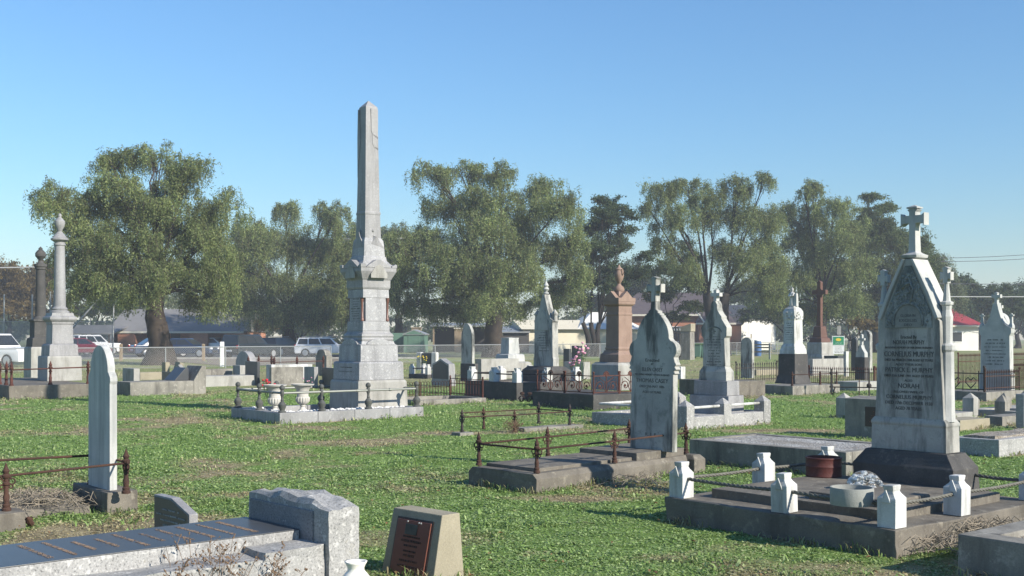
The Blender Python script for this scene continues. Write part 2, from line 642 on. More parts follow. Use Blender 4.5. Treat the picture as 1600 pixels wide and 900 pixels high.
def rope_tube(m, p, q, r=.017, sag=.03, n=14):
    p, q = Vector(p), Vector(q)
    ctr = [p.lerp(q, i / n) - Vector((0, 0, sag * 4 * (i / n) * (1 - i / n))) for i in range(n + 1)]
    # three twisted strands
    d = (q - p).normalized()
    a = d.cross(Vector((0, 0, 1))).normalized()
    c = d.cross(a)
    ln = (q - p).length
    N = max(24, int(ln / .02))
    for s in range(3):
        pts = []
        for i in range(N + 1):
            t = i / N
            o = p.lerp(q, t) - Vector((0, 0, sag * 4 * t * (1 - t)))
            an = 2 * PI * (t * ln / .14 + s / 3)
            pts.append(o + (a * math.cos(an) + c * math.sin(an)) * r * .55)
        m.tube(pts, r * .62, 5)
    return m


def notch_post(parent, loc, w=.15, h=.31, mat='whitewash', rz=0.0):
    """square white post whose top corners are cut into a notched cap"""
    a = w / 2
    m = MB()
    m.loft([(0, a, a), (h * .66, a, a), (h * .70, a, a * .98), (h * .80, a * .62, a * .72), (h * .86, a * .50, a * .62), (h * .90, a * .56, a * .66), (h * .985, a * .60, a * .70), (h, a * .52, a * .62)])
    # small gablets on the four faces give the pointed facets
    for sx in (-1, 1):
        m.prism([(-a * .52, h * .60), (a * .52, h * .60), (0, h * .90)], sx * a * .98 - .012, sx * a * .98 + .001)
    m.jitter(.006, 9, loc[0] * 7)
    return m.done('post', mat, parent, bevel=.008, seg=2, loc=loc, rot=(0, 0, rz))


def pyramid_post(parent, loc, w=.16, h=.3, cap=.1, mat='concrete_light', rz=0.0):
    a = w / 2
    m = MB()
    m.loft([(0, a, a), (h, a, a), (h + cap, a * .06, a * .06)])
    return m.done('post', mat, parent, bevel=.006, loc=loc, rot=(0, 0, rz))


def latin_cross(m, z0, z1, zarm, hw, arm, y0, y1, flare=0.0):
    """cross with slightly flared ends"""
    t = hw
    f = hw + flare
    m.prism([(-t, z0), (t, z0), (t, zarm - t), (arm - t * .9, zarm - t), (arm, zarm - f), (arm, zarm + f), (arm - t * .9, zarm + t), (t, zarm + t), (t, z1 - t * .9), (f, z1 - t * .3), (0, z1 + t * .25), (-f, z1 - t * .3), (-t, z1 - t * .9), (-t, zarm + t), (-arm + t * .9, zarm + t), (-arm, zarm + f), (-arm, zarm - f), (-arm + t * .9, zarm - t), (-t, zarm - t)], y0, y1)
    return m


def mirror(pts):
    """right-hand half outline bottom to top -> closed outline"""
    return pts + [(-x, z) for x, z in reversed(pts) if x > 1e-5]


def arc(cx, cz, r, a0, a1, n=8, rz=None):
    rz = rz or r
    return [(cx + r * math.cos(R(a0 + (a1 - a0) * i / n)), cz + rz * math.sin(R(a0 + (a1 - a0) * i / n))) for i in range(n + 1)]


# ================================================================== obelisk plot
P = Plot(437, 662, 361, 662, 52)
t = thing('grave_surround', 'pale granite kerb with grey baluster posts and rails round the tall obelisk', 'grave surround', P.loc, 52)
W, L = P.W, P.L
ob_plot = t
m = MB()
for s_, n_, ln in ((-1, 4, L), (1, 4, L)):
    for k in range(n_):
        y0, y1 = -L / 2 + ln * k / n_, -L / 2 + ln * (k + 1) / n_
        m.box(s_ * W / 2 - .1 - s_ * .1, s_ * W / 2 + .1 - s_ * .1, y0 + .003, y1 - .003, -.05, .19 + RJ.uniform(-.004, .004))
for s_ in (-1, 1):
    for k in range(3):
        w0 = (W - .404) / 3
        x0 = -W / 2 + .202 + w0 * k
        m.box(x0 + .003, x0 + w0 - .003, s_ * L / 2 - .1 - s_ * .1, s_ * L / 2 + .1 - s_ * .1, -.05, .19 + RJ.uniform(-.004, .004))
m.done('kerb', 'granite_fine', t, bevel=.01)
MB().box(-W / 2 + .202, W / 2 - .202, -L / 2 + .202, L / 2 - .202, -.04, .06).done('infill', 'concrete_light', t)
pm = MB()
rn = random.Random(2)
for i in range(420):
    if rn.random() < .7:
        x, y = W / 2 - .24 - rn.random() * .22, rn.uniform(-L / 2 + .22, L / 2 - .25)
    else:
        x, y = rn.uniform(-W / 2 + .22, W / 2 - .22), -L / 2 + .24 + rn.random() * .2
    pm.ball((x, y, .13 + rn.random() * .06), rn.uniform(.025, .045), 6, 4, (1, 1, .7))
tag(pm.done('pebbles', 'pebble', t), kind='stuff')


def baluster(parent, loc, h=.50):
    m = MB()
    m.lathe([(0, .075), (.025, .075), (.04, .05), (.06, .05), (.10, .072), (.15, .075), (.19, .045), (.21, .026), (.23, .032), (.245, .024), (.30, .024), (.32, .036), (.40, .036), (.415, .028), (.43, .045), (.46, .052), (.49, .04), (.51, .012)], n=14)
    return m.done('post', 'iron_grey', parent, smooth='auto', loc=loc)


a, b = W / 2 - .1, L / 2 - .1
ys = [P.local_px(p, 'right')[1] for p in (507, 580)]
spots = [(a, -b), (a, ys[0]), (a, ys[1]), (a, b), (0, -b), (-a, -b), (-a, ys[0]), (-a, ys[1]), (-a, b), (0, b)]
p0 = baluster(t, (a, -b, .19))
for x, y in spots[1:]:
    rep(p0, (x, y, .19))
r = MB()
zr = .19 + .36
for q in (((a, -b, zr), (a, b, zr)), ((-a, -b, zr), (-a, b, zr)), ((-a, -b, zr), (a, -b, zr)), ((-a, b, zr), (a, b, zr))):
    rl = MB().tube([q[0], q[1]], .022, 8)
    d = (Vector(q[1]) - Vector(q[0]))
    for k in range(1, 4):
        c = Vector(q[0]) + d * (k / 4 + .04)
        u = d.normalized() * .025
        rl.tube([c - u, c + u], .03, 8)
    rl.done('rail', 'rail_grey', t, smooth='auto')

# the obelisk
c0, _, _ = block_at(515, 559.5, 637, 22.66, 52, 1.16, 1.16)
t = thing('obelisk_monument', 'tall grey granite obelisk with carved drape on a gabled pedestal', 'obelisk', c0, 52)
t.scale = (1, 1, 1.025)
z0 = .19
MB().loft([(.05, .58, .58), (z0, .58, .58), (.66, .565, .565), (.70, .54, .54)]).done('base_step', 'concrete_light', t, bevel=.012)
MB().loft([(.702, .522, .522), (1.03, .515, .515), (1.06, .49, .49)]).done('second_step', 'granite', t, bevel=.012)
m = MB()
m.loft([(1.062, .44, .44), (1.38, .43, .43)])
for k in range(4):
    bm2 = MB()
    n0 = len(m.b.verts)
    m.prism([(-.425, 1.382), (.425, 1.382), (.36, 1.40), (.31, 1.405)] + arc(0, 1.36, .30, 12, 168, 10, .145) + [(-.31, 1.405), (-.36, 1.40)], -.428, -.33)
    m.b.verts.ensure_lookup_table()
    bmesh.ops.rotate(m.b, verts=m.b.verts[n0:], cent=(0, 0, 0), matrix=Matrix.Rotation(k * PI / 2, 3, 'Z'))
m.loft([(1.38, .40, .40), (1.46, .37, .37)])
m.done('die_base', 'granite', t, bevel=.008)
MB().loft([(1.462, .36, .36), (1.50, .372, .372), (1.53, .36, .36), (1.56, .375, .375), (1.60, .36, .36), (1.63, .325, .325), (1.66, .315, .315)]).done('moulding', 'granite_fine', t, bevel=.006)
# die with cut corners that hold red columns
dm = MB()
dm.loft([(1.662, .315, .315), (1.83, .31, .31), (1.85, .31, .31)])
dm.box(-.24, .24, -.298, .298, 1.852, 2.31)
dm.box(-.298, -.242, -.24, .24, 1.852, 2.31)
dm.box(.242, .298, -.24, .24, 1.852, 2.31)
dm.loft([(2.312, .305, .305), (2.48, .30, .30)])
dm.done('die', 'granite', t, bevel=.006)
q = None
for sx in (-1, 1):
    for sy in (-1, 1):
        if q is None:
            q = MB().lathe([(1.853, .036), (1.90, .038), (1.92, .024), (2.22, .024), (2.24, .032), (2.309, .042)], n=10).done('colonnette', 'red_granite', t, smooth='auto', loc=(sx * .268, sy * .268, 0))
        else:
            rep(q, (sx * .268, sy * .268, 0))
m = MB()
m.loft([(2.482, .31, .31), (2.52, .325, .325), (2.66, .325, .325), (2.68, .34, .34), (2.74, .37, .37), (2.80, .40, .40), (2.83, .415, .415), (2.90, .415, .415)])
for k in range(4):
    n0 = len(m.b.verts)
    m.prism([(-.30, 2.902), (.30, 2.902), (.27, 2.93), (.10, 3.03), (.04, 3.06), (-.04, 3.06), (-.10, 3.03), (-.27, 2.93)], -.425, -.26)
    m.prism([(.30, 2.902), (.425, 2.902), (.425, 2.965), (.385, 2.975), (.35, 2.95), (.31, 2.94)], -.424, -.31)
    m.b.verts.ensure_lookup_table()
    bmesh.ops.rotate(m.b, verts=m.b.verts[n0:], cent=(0, 0, 0), matrix=Matrix.Rotation(k * PI / 2, 3, 'Z'))
m.done('gabled_cap', 'granite_fine', t, bevel=.006)
# pale recessed arch panel on each face of the cap, under its gable
for k in range(4):
    MB().prism([(-.19, 2.70), (.19, 2.70), (.19, 2.78), (.09, 2.92), (0, 2.965), (-.09, 2.92), (-.19, 2.78)], -.4285, -.418).done('arch_panel', 'concrete_light', t, rot=(0, 0, k * PI / 2))
MB().loft([(2.902, .40, .40), (2.98, .33, .33), (3.04, .275, .275), (3.12, .262, .262), (3.14, .245, .245), (3.36, .232, .232), (3.44, .222, .222), (3.50, .19, .19)]).done('shaft_foot', 'granite', t, bevel=.008)
m = MB()
for k in range(4):
    n0 = len(m.b.verts)
    m.prism([(-.23, 3.30), (.23, 3.30), (.06, 3.52), (.02, 3.62), (-.02, 3.62), (-.06, 3.52)], -.236, -.15)
    m.ball((0, -.18, 3.64), .03, 8, 6)
    m.b.verts.ensure_lookup_table()
    bmesh.ops.rotate(m.b, verts=m.b.verts[n0:], cent=(0, 0, 0), matrix=Matrix.Rotation(k * PI / 2, 3, 'Z'))
m.done('gablet', 'granite_fine', t, bevel=.005)
MB().loft([(3.40, .19, .19), (3.96, .174, .174), (3.965, .182, .182), (4.0, .182, .182), (4.03, .170, .170), (6.02, .137, .137), (6.10, .135, .135), (6.23, .012, .012)]).done('shaft', 'granite_fine', t, bevel=.006)
# carved drapery hanging over the top corner
m = MB()
xs = .139
for pts in ([(-.03, 6.06), (-.02, 5.62), (.02, 5.52), (.138, 5.46), (.138, 6.06)], [(.0, 5.58), (.01, 5.36), (.05, 5.29), (.143, 5.24), (.143, 5.50)], [(.06, 5.32), (.065, 5.18), (.10, 5.08), (.145, 5.05), (.145, 5.28)]):
    m.prism_x(pts, xs - .03, xs + .016)
for pts in ([(-.10, 6.06), (-.05, 5.40), (-.14, 4.85), (-.155, 4.70), (-.16, 5.5), (-.139, 6.06)],):
    m.prism(pts[::-1], -.165, -.12)
for i in range(9):
    z = 5.95 - i * .14
    m.ball((-.147 - i * .0013, -.06 + .03 * (i % 2), z), .035, 7, 5, (.6, 1, 1.5))
m.done('drape', 'granite_fine', t, bevel=.008)
worn_lines(t, -.299, -.2, .2, 1.90, 2.28, 9, 'granite_dark', 3)
m = MB().quad((-.2, -.3005, 1.9), (.2, -.3005, 1.9), (.2, -.3005, 1.9), (-.2, -.3005, 1.9)) if False else None
worn_lines(t, -.5195, -.3, .3, .86, .94, 2, 'granite_dark', 5, 'base_lettering')


def planter_urn(px, d, label, scale=1.0):
    u = thing('planter_urn', label, 'urn', PD(px, d, .06), 52, 'white urns inside the obelisk railing')
    u.scale = (scale,) * 3
    MB().loft([(0, .11, .11), (.07, .11, .11), (.075, .10, .10)]).done('plinth', 'urn_white', u, bevel=.005)
    m = MB()
    m.lathe([(.074, .095), (.10, .09), (.13, .055), (.17, .042), (.19, .055), (.21, .05)], n=20)
    n0 = len(m.b.verts)
    rows = [(.205, .05), (.23, .10), (.28, .135), (.34, .14), (.37, .115)]
    m.lathe(rows, n=32)
    m.b.verts.ensure_lookup_table()
    for i, v in enumerate(m.b.verts[n0:]):
        if i % 2:
            v.co.x *= .9
            v.co.y *= .9
    m.lathe([(.368, .118), (.39, .108), (.50, .125), (.56, .16), (.585, .215), (.61, .225), (.612, .20), (.56, .13)], n=24)
    m.done('bowl', 'urn_white', u, smooth='auto')
    return u


planter_urn(429.5, 22.0, 'fluted white planter urn with red flowers behind its rim')
planter_urn(473, 22.35, 'fluted white planter urn nearest the obelisk base')


def bunch(loc, mat, n, rad, seed, label, cat='flowers', name='flower_bunch', h=.0):
    u = thing(name, label, cat, loc)
    rn = random.Random(seed)
    m, g = MB(), MB()
    for i in range(n):
        p = Vector((rn.gauss(0, rad), rn.gauss(0, rad), rad * 1.2 + rn.gauss(0, rad * .5) + h))
        m.ball(p, rn.uniform(.25, .4) * rad, 7, 5, (1, 1, .7))
        g.tube([(p.x * .2, p.y * .2, 0), p], .006, 4)
        g.ball(p * .8, rad * .22, 5, 4, (1.6, .6, .5))
    m.done('petals', mat, u)
    g.done('stems', 'leaf_green', u)
    return u


bunch(PD(417, 22.6, .40), 'red_flower', 9, .09, 4, 'red flowers spilling beside the left white urn', h=.18)

# ================================================================== plot with iron rails and cross-topped lobed stone
P = Plot(838, 772, 733, 1086, 45, W=1.0)
t = thing('grave_surround', 'brown concrete grave bed under the cross-topped lobed headstone', 'grave surround', P.loc, 45)
W, L = P.W, P.L
m = MB()
m.prism([(-W / 2, -.05), (W / 2, -.05), (W / 2, .15), (W / 2 - .05, .2), (-W / 2 + .05, .2), (-W / 2, .15)], -L / 2, L / 2)
m.subdiv(3).jitter(.012, 5)
m.done('kerb', 'concrete_brown', t, bevel=.006)
MB().box(-W / 2 + .10, W / 2 - .14, -L / 2 + .16, .35, .18, .235).done('slab', 'concrete_brown', t, bevel=.006)
MB().box(-W / 2 + .06, W / 2 - .08, .36, L / 2 - .08, .18, .285).done('head_slab', 'concrete_brown', t, bevel=.008)
MB().loft([(-.04, .15, .11), (.16, .15, .11), (.21, .10, .07)], W / 2 - .05, L / 2 - .04).done('corner_block', 'concrete_brown', t, bevel=.01)
cas = P
fz = .2
f = thing('iron_grave_fence', 'rusty iron rail fence with spear posts round the lobed headstone', 'grave fence', P.at(0, 0, fz), 45)
a, b = W / 2 - .07, L / 2 - .08
ymr = P.local_px(968, 'right')[1]
sp = spear_post(f, (a, -b, 0), .36, rz=0)
pts = [(-a, -b), (-a, ymr - .15), (a, ymr), (-a, b), (a, b)]
for i, (x, y) in enumerate(pts):
    rep(sp, (x, y, .01 if i < 3 else .02), PI / 2 if i in (1, 2) else 0)
zr = .36 * .67
MB().tube([(a, -b, zr), (a, ymr, zr + .005), (a, b, zr + .02)], .011, 7).done('rail', 'rust', f, smooth=True)
MB().tube([(-a, -b, zr), (-a, b, zr + .02)], .011, 7).done('rail', 'rust', f, smooth=True)
MB().tube([(-a, -b, zr), (a, -b, zr)], .011, 7).done('rail', 'rust', f, smooth=True)

hs = thing('headstone', 'grey lichened headstone with lobed shoulders and a small cross on top', 'headstone', PD(1050, 13.15) - P.e * .31 + P.a * .045, 45, lean=(-.8, .5))
half = [(.31, .27), (.305, 1.165), (.33, 1.17), (.315, 1.20), (.345, 1.22), (.325, 1.25), (.345, 1.275), (.325, 1.305)]
half += arc(.235, 1.44, .112, -48, 78, 8) + [(.235, 1.575)]
half += [(.233, 1.62), (.222, 1.67), (.205, 1.715), (.178, 1.76), (.148, 1.80), (.122, 1.825), (.122, 1.84), (.098, 1.845), (.098, 1.862), (.07, 1.868), (.07, 1.89), (.04, 1.91), (.034, 2.0)]
m = MB().prism(mirror(half), -.045, .045)
m.done('tablet', 'marble_dirty', hs, bevel=.008)
m = MB()
latin_cross(m, 2.0, 2.285, 2.155, .034, .105, -.044, .044, .016)
m.done('cross', 'marble_dirty', hs, bevel=.006)
text_part([('Erected', .055, 1.30, .20), ('BY', .03, 1.262, None), ('ELLEN CASEY', .062, 1.19, .30), ('IN LOVING MEMORY OF HER HUSBAND', .03, 1.14, .50), ('THOMAS CASEY', .068, 1.06, .47), ('DIED 27th MAY 1886', .04, 1.0, .36), ('AGED 60 YEARS', .04, .935, .27), ('R. I. P.', .052, .44, .17)], 'lead', hs, -.0455)

# ================================================================== white-post plot with the big gothic headstone
P = Plot(1401, 872, 1035, 1600, 50, W=2.24, L=2.35)
mur = P
W, L = P.W, P.L
t = thing('grave_surround', 'dark concrete plot with six white notched posts linked by rope', 'grave surround', P.loc, 50)
m = MB()
m.box(-W / 2, W / 2, -L / 2, L / 2, -.05, .2)
m.subdiv(7).jitter(.016, 4).jitter(.006, 14)
m.done('kerb', 'concrete_brown', t, bevel=.01)
MB().box(-W / 2 + .25, W / 2 - .25, -L / 2 + .32, L / 2 - .35, .18, .275).subdiv(3).jitter(.006, 5).done('slab', 'concrete_brown', t, bevel=.01)
MB().box(.05, W / 2 - .34, -L / 2 + .44, -L / 2 + 1.05, .26, .335).done('slab_step', 'concrete_brown', t, bevel=.012)
a, b = W / 2 - .1, L / 2 - .1
xm = P.local_px(1209, 'front')[0] + .03
yl = P.local_px(1180, 'left')[1]
yr = P.local_px(1517, 'right')[1]
pf = notch_post(t, (a, -b, .2), rz=0)
for x, y in ((xm, -b), (-a, -b), (-a, yl), (-a, b), (a, yr - .03), (a, b)):
    rep(pf, (x, y, .2))
zr = .2 + .17
for p, q in (((-a, -b, zr), (xm, -b, zr)), ((xm, -b, zr), (a, -b, zr)), ((-a, -b, zr), (-a, yl, zr)), ((-a, yl, zr), (-a, b, zr)), ((a, -b, zr), (a, yr, zr)), ((a, yr, zr), (a, b, zr)), ((-a, b, zr), (-.5, b, zr)), ((.5, b, zr), (a, b, zr))):
    rope_tube(MB(), p, q, .0145, .012).done('rope', 'rope', t, smooth=True)

hs = thing('headstone', 'tall gothic white headstone with steep gable, centre cross and two pinnacles', 'headstone', P.at(.02, L / 2 - .26, 0), 50)
hs.scale = (.87, .95, .985)
m = MB()
m.loft([(.18, .57, .24), (.44, .57, .24), (.46, .55, .225), (.555, .48, .17), (.57, .47, .16)])
m.subdiv(2).jitter(.012, 6)
m.done('plinth', 'bluestone', hs, bevel=.01)
m = MB().loft([(.572, .43, .122), (.80, .425, .120), (.815, .432, .128), (.835, .43, .126), (.87, .40, .112)])
m.done('base', 'marble_tall', hs, bevel=.006)
half = [(.395, .84), (.36, 1.45), (.35, 1.76), (.30, 1.80), (.045, 2.315), (.045, 2.33)]
MB().prism(mirror(half), -.108, .108).done('tablet', 'marble_tall', hs, bevel=.006)
# raked coping on the gable, thicker than the tablet
for sx in (-1, 1):
    pts = [(sx * .315, 1.775), (sx * .345, 1.79), (sx * .24, 2.02), (sx * .065, 2.33), (sx * .035, 2.33), (sx * .20, 2.02)]
    MB().prism(pts, -.135, .135).done('coping', 'marble', hs, bevel=.006)
MB().prism([(-.27, 1.70), (.27, 1.70), (.262, 1.82), (.035, 2.27), (-.035, 2.27), (-.262, 1.82)], -.1165, -.107).subdiv(1).done('carved_panel', 'marble_carved', hs)
# oval wreath ring and bands of leaf carving
m = MB()
rn = random.Random(11)
for i in range(30):
    an = R(-10 + 200 * i / 29)
    p = Vector((.165 * math.cos(an), -.121, 1.76 + .165 * math.sin(an)))
    m.ball(p, .017, 6, 4, (1, .5, 1))
for i in range(330):
    z = rn.uniform(1.72, 2.2)
    hw = .262 if z < 1.82 else .262 - (z - 1.82) / .45 * .225
    x = rn.uniform(-hw + .01, hw - .01)
    if (x / .17) ** 2 + ((z - 1.76) / .16) ** 2 < 1.05:
        continue
    m.ball((x, -.117, z), rn.uniform(.008, .017), 5, 4, (1, .5, 1))
m.tube([(-.07, -.121, 2.06), (-.02, -.123, 2.10), (.03, -.123, 2.11), (.06, -.123, 2.06), (.045, -.123, 2.0), (.03, -.121, 1.93)], .012, 6)
m.done('leaf_carving', 'marble_carved', hs, smooth=True)
MB().prism([(-.15, 1.703), (.15, 1.703)] + arc(0, 1.76, .15, 0, 180, 14), -.1180, -.1168).done('arch_field', 'marble_arch', hs)
text_part([('GLORIA IN', .036, 1.80, .17), ('EXCELSIS', .036, 1.755, .2), ('DEO', .035, 1.715, .09)], 'lead_faint', hs, -.1186, 'arch_lettering')
for sx in (-1, 1):
    m = MB()
    m.lathe([(.85, .085), (.90, .08), (1.48, .07), (1.50, .085), (1.54, .088), (1.56, .06), (1.58, .058), (1.72, .058), (1.80, .062), (1.86, .046), (1.90, .052), (1.905, .064), (1.93, .066), (1.94, .04), (2.08, .024), (2.12, .024)], sx * .36, 0, 8, PI / 8)
    o = m.done('pinnacle', 'marble', hs, bevel=.004)
    m = MB()
    latin_cross(m, 2.10, 2.245, 2.165, .026, .06, -.03, .03, .012)
    for v in m.b.verts:
        v.co.x += sx * .36
    m.done('pinnacle_cross', 'marble', o, bevel=.004)
m = MB().loft([(2.332, .055, .07), (2.345, .085, .10), (2.37, .09, .11), (2.385, .06, .07), (2.40, .042, .05), (2.55, .036, .045)])
m.done('cross_foot', 'marble', hs, bevel=.005)
m = MB()
latin_cross(m, 2.54, 2.80, 2.70, .036, .135, -.045, .045, .022)
m.box(-.06, .06, -.055, .055, 2.80, 2.815)
m.loft([(2.816, .052, .05), (2.835, .004, .004)])
m.done('cross', 'marble', hs, bevel=.006)
text_part([('Erected By', .045, 1.60, .18), ('NORAH MURPHY', .056, 1.548, .36), ('IN LOVING MEMORY OF HER DEAR HUSBAND', .028, 1.508, .54), ('CORNELIUS MURPHY', .07, 1.435, .57), ('DIED 1st MARCH 1908 AGED 63 YEARS', .034, 1.392, .55), ('ALSO THEIR SON', .03, 1.352, .30), ('PATRICK E. MURPHY', .062, 1.292, .54), ('DIED 12th JUNE 1901 AGED 24 YEARS', .032, 1.248, .56), ('ALSO', .03, 1.205, .09), ('NORAH', .062, 1.145, .24), ('BELOVED WIFE OF', .03, 1.10, .34), ('CORNELIUS MURPHY', .052, 1.045, .52), ('DIED 17th DECEMBER 1938', .042, .995, .54), ('AGED 78 YEARS', .042, .945, .30)], 'lead', hs, -.1095)

# things standing on that plot
tn = thing('tin', 'round rusty red tin standing on the white-post plot', 'tin', G(1287, 744, .275) + Vector((0, 0, 0)), 0)
m = MB()
m.lathe([(0, .165), (.01, .17), (.03, .165), (.09, .165), (.10, .17), (.11, .165), (.165, .165), (.175, .172), (.183, .17), (.183, .155), (.10, .152), (.10, .001)], n=32)
m.done('body', 'tin', tn, smooth='auto')
m = MB()
for i in range(9):
    m.ball((random.uniform(-.07, .07), random.uniform(-.07, .07), .13), .04, 6, 5, (1, 1, .6))
m.done('contents', 'pebble', tn)
pi = thing('pipe_ring', 'short grey pipe section standing on the white-post plot', 'pipe', G(1331, 788, .335), 0)
m = MB()
m.lathe([(0, .158), (.006, .16), (.125, .16), (.13, .158), (.13, .148), (.05, .146), (.05, .001)], n=36)
m.done('body', 'pipe', pi, smooth='auto')
dm_ = thing('glass_dome', 'clear glass dome over white china flowers beside the grey pipe', 'dome', G(1351, 766, .275), 0)
m = MB()
rn = random.Random(5)
for i in range(70):
    an, rr = rn.uniform(0, 2 * PI), .13 * math.sqrt(rn.random())
    m.ball((rr * math.cos(an), rr * math.sin(an), .02 + .12 * (1 - (rr / .15) ** 2) * rn.uniform(.5, 1)), rn.uniform(.015, .028), 6, 4, (1, 1, .55))
m.done('china_flowers', 'china', dm_)
gm, gn, gb = mat_new('dome_glass')
gb.inputs['Base Color'].default_value = (.95, .97, .97, 1)
gb.inputs['Roughness'].default_value = .04
gb.inputs['Transmission Weight'].default_value = 1.0
gb.inputs['IOR'].default_value = 1.12
MT['dome_glass'] = gm
m = MB()
prof = [(0, .163)] + [(.165 * math.sin(R(a_)) + .005, .163 * math.cos(R(a_))) for a_ in range(8, 90, 8)] + [(.172, .004)]
m.lathe(prof, n=32)
m.done('glass', 'dome_glass', dm_, smooth='auto')

# ================================================================== gravel topped plot behind
P = Plot(1322, 748, 1077, 1420, 48)
t = thing('grave_surround', 'low concrete plot topped with grey gravel behind the white-post plot', 'grave surround', P.loc, 48)
W, L = P.W, P.L
kerb_ring(MB(), W, L, .295, .13).done('kerb', 'concrete', t, bevel=.008)
MB().box(-W / 2 + .131, W / 2 - .131, -L / 2 + .131, L / 2 - .131, 0, .285).subdiv(5).jitter(.012, 9).done('infill', 'gravel', t)

# ================================================================== bottom right kerb
c = G(1496, 834.7, .28)
e, aa = axes(50)
W, L = 1.3, 2.2
ctr = c + e * W / 2 + aa * L / 2
ctr.z = 0
FOOT.append((ctr.copy(), 50, W / 2, L / 2))
t = thing('grave_surround', 'grey concrete kerb filled with gravel cut by the lower right corner', 'grave surround', ctr, 50)
kerb_ring(MB(), W, L, .28, .2).subdiv(2).jitter(.006, 5).done('kerb', 'concrete', t, bevel=.01)
MB().box(-W / 2 + .201, W / 2 - .201, -L / 2 + .201, L / 2 - .201, 0, .24).done('infill', 'gravel_brown', t)

# ================================================================== polished slab grave lower left
HSW, HSD = .98, .22
e, aa = axes(48)
c = PD(514, 7.08)
ctr = c - e * HSW / 2 + aa * HSD / 2
t = thing('headstone', 'low rock-topped granite headstone at the head of the polished slab', 'headstone', ctr, 48)
m = MB()
m.box(-HSW / 2, HSW / 2, -HSD / 2, HSD / 2, -.05, .54)
m.subdiv(9)
for v in m.b.verts:
    from mathutils import noise as mn
    if v.co.z > .49:
        v.co.z += .035 * mn.noise(v.co * 7) + .015 * mn.noise(v.co * 22) + .03 * min(1, (HSW / 2 - abs(v.co.x)) * 3) * (1 if v.co.y > -HSD / 2 + .02 else 0) + (v.co.y > -HSD/2 + .02) * .01
    elif v.co.y > HSD / 2 - .01 or abs(v.co.x) > HSW / 2 - .01:
        v.co += Vector((mn.noise(v.co * 9), mn.noise(v.co * 9 + Vector((5, 0, 0))), 0)) * .008
m.done('block', 'granite_rough', t, smooth=False)
worn_lines(t, -HSD / 2 - .0125, -.3, .12, .36, .40, 1, 'granite_fine', 91, 'carved_name')
fr = MB()
fr.box(-HSW / 2 + .03, HSW / 2 - .17, -HSD / 2 - .012, -HSD / 2 + .01, .30, .505)
fr.done('polished_face', 'granite_hewn', t, bevel=.004)
FOOT.append((ctr.copy(), 48, HSW / 2, HSD / 2))
SL = 2.3
base_c = c - e * .54 - aa * (SL / 2 + .002)
base_c.z = 0
b_ = thing('grave_slab', 'polished dark granite slab with gilt lettering on a rough pale granite base', 'grave slab', base_c, 48)
m = MB().box(-.50, .50, -SL / 2, SL / 2, -.05, .28)
m.subdiv(12)
for v in m.b.verts:
    if v.co.x > .49 or v.co.z > .27:
        v.co += Vector((mn.noise(v.co * 6), 0, mn.noise(v.co * 5 + Vector((3, 3, 3))))) * .022
m.done('base', 'granite_rough', b_)
MB().box(-.44, .235, -SL / 2 + .05, SL / 2 - .02, .255, .372).done('slab', 'granite_rough', b_, bevel=.006)
sl = MB().box(-.438, .233, -SL / 2 + .052, SL / 2 - .022, .3725, .379).done('polished_top', 'polished', b_, bevel=.003)
rows = [('IN LOVING MEMORY OF', .055), ('A DEAR HUSBAND', .04), ('AND LOVING FATHER', .045), ('CALLED TO REST', .04), ('AT PEACE', .036), ('ALSO HIS WIFE', .045), ('REUNITED', .04), ('SADLY MISSED', .045), ('EVER REMEMBERED', .04), ('REST IN PEACE', .045)]
bmx = []
for i, (s_, h_) in enumerate(rows):
    bmx.append((s_, h_, SL / 2 - .30 - i * .14, .5 if len(s_) > 12 else .33))
text_part(bmx, 'gilt', b_, 0, 'lettering', .001, rot=(R(-90), 0, 0), loc=(-.10, 0, .3815))
FOOT.append((base_c.copy(), 48, .5, SL / 2))
# lit ledge block against the headstone
MB().box(.235, .50, SL / 2 - .42, SL / 2 - .004, .262, .315).subdiv(3).jitter(.012, 7).done('ledge', 'granite_rough', b_)

vs = thing('vase', 'white china vase with a flared lip standing by the granite headstone', 'vase', PD(556, 6.8), 0)
m = MB()
m.lathe([(0, .05), (.01, .055), (.06, .075), (.12, .092), (.17, .09), (.20, .066), (.218, .05), (.235, .05), (.26, .062), (.272, .068), (.27, .055), (.235, .04), (.2, .04)], n=28)
m.done('body', 'china', vs, smooth=True)

# small grey granite tablet behind the slab
W, D = dims(240, 295.6, 309, 8.35, 48)
c = PD(295.6, 8.35)
ctr = c - e * W / 2 + aa * D / 2
t = thing('headstone', 'small grey granite tablet with one sloping shoulder behind the polished slab', 'headstone', ctr, 48)
h = Z(773, 8.75)
MB().prism([(-W / 2, -.03), (W / 2, -.03), (W / 2, h - .09), (.0, h), (-W / 2, h)], -D / 2, D / 2).done('tablet', 'granite_fine', t, bevel=.005)
MB().prism([(-W / 2 + .015, .02), (W / 2 - .015, .02), (W / 2 - .015, h - .10), (-.005, h - .015), (-W / 2 + .015, h - .015)], -D / 2 - .004, -D / 2 + .004).done('polished_face', 'polished', t)
worn_lines(t, -D / 2 - .006, -W / 2 + .05, W / 2 - .05, h - .26, h - .1, 5, 'granite', 8)

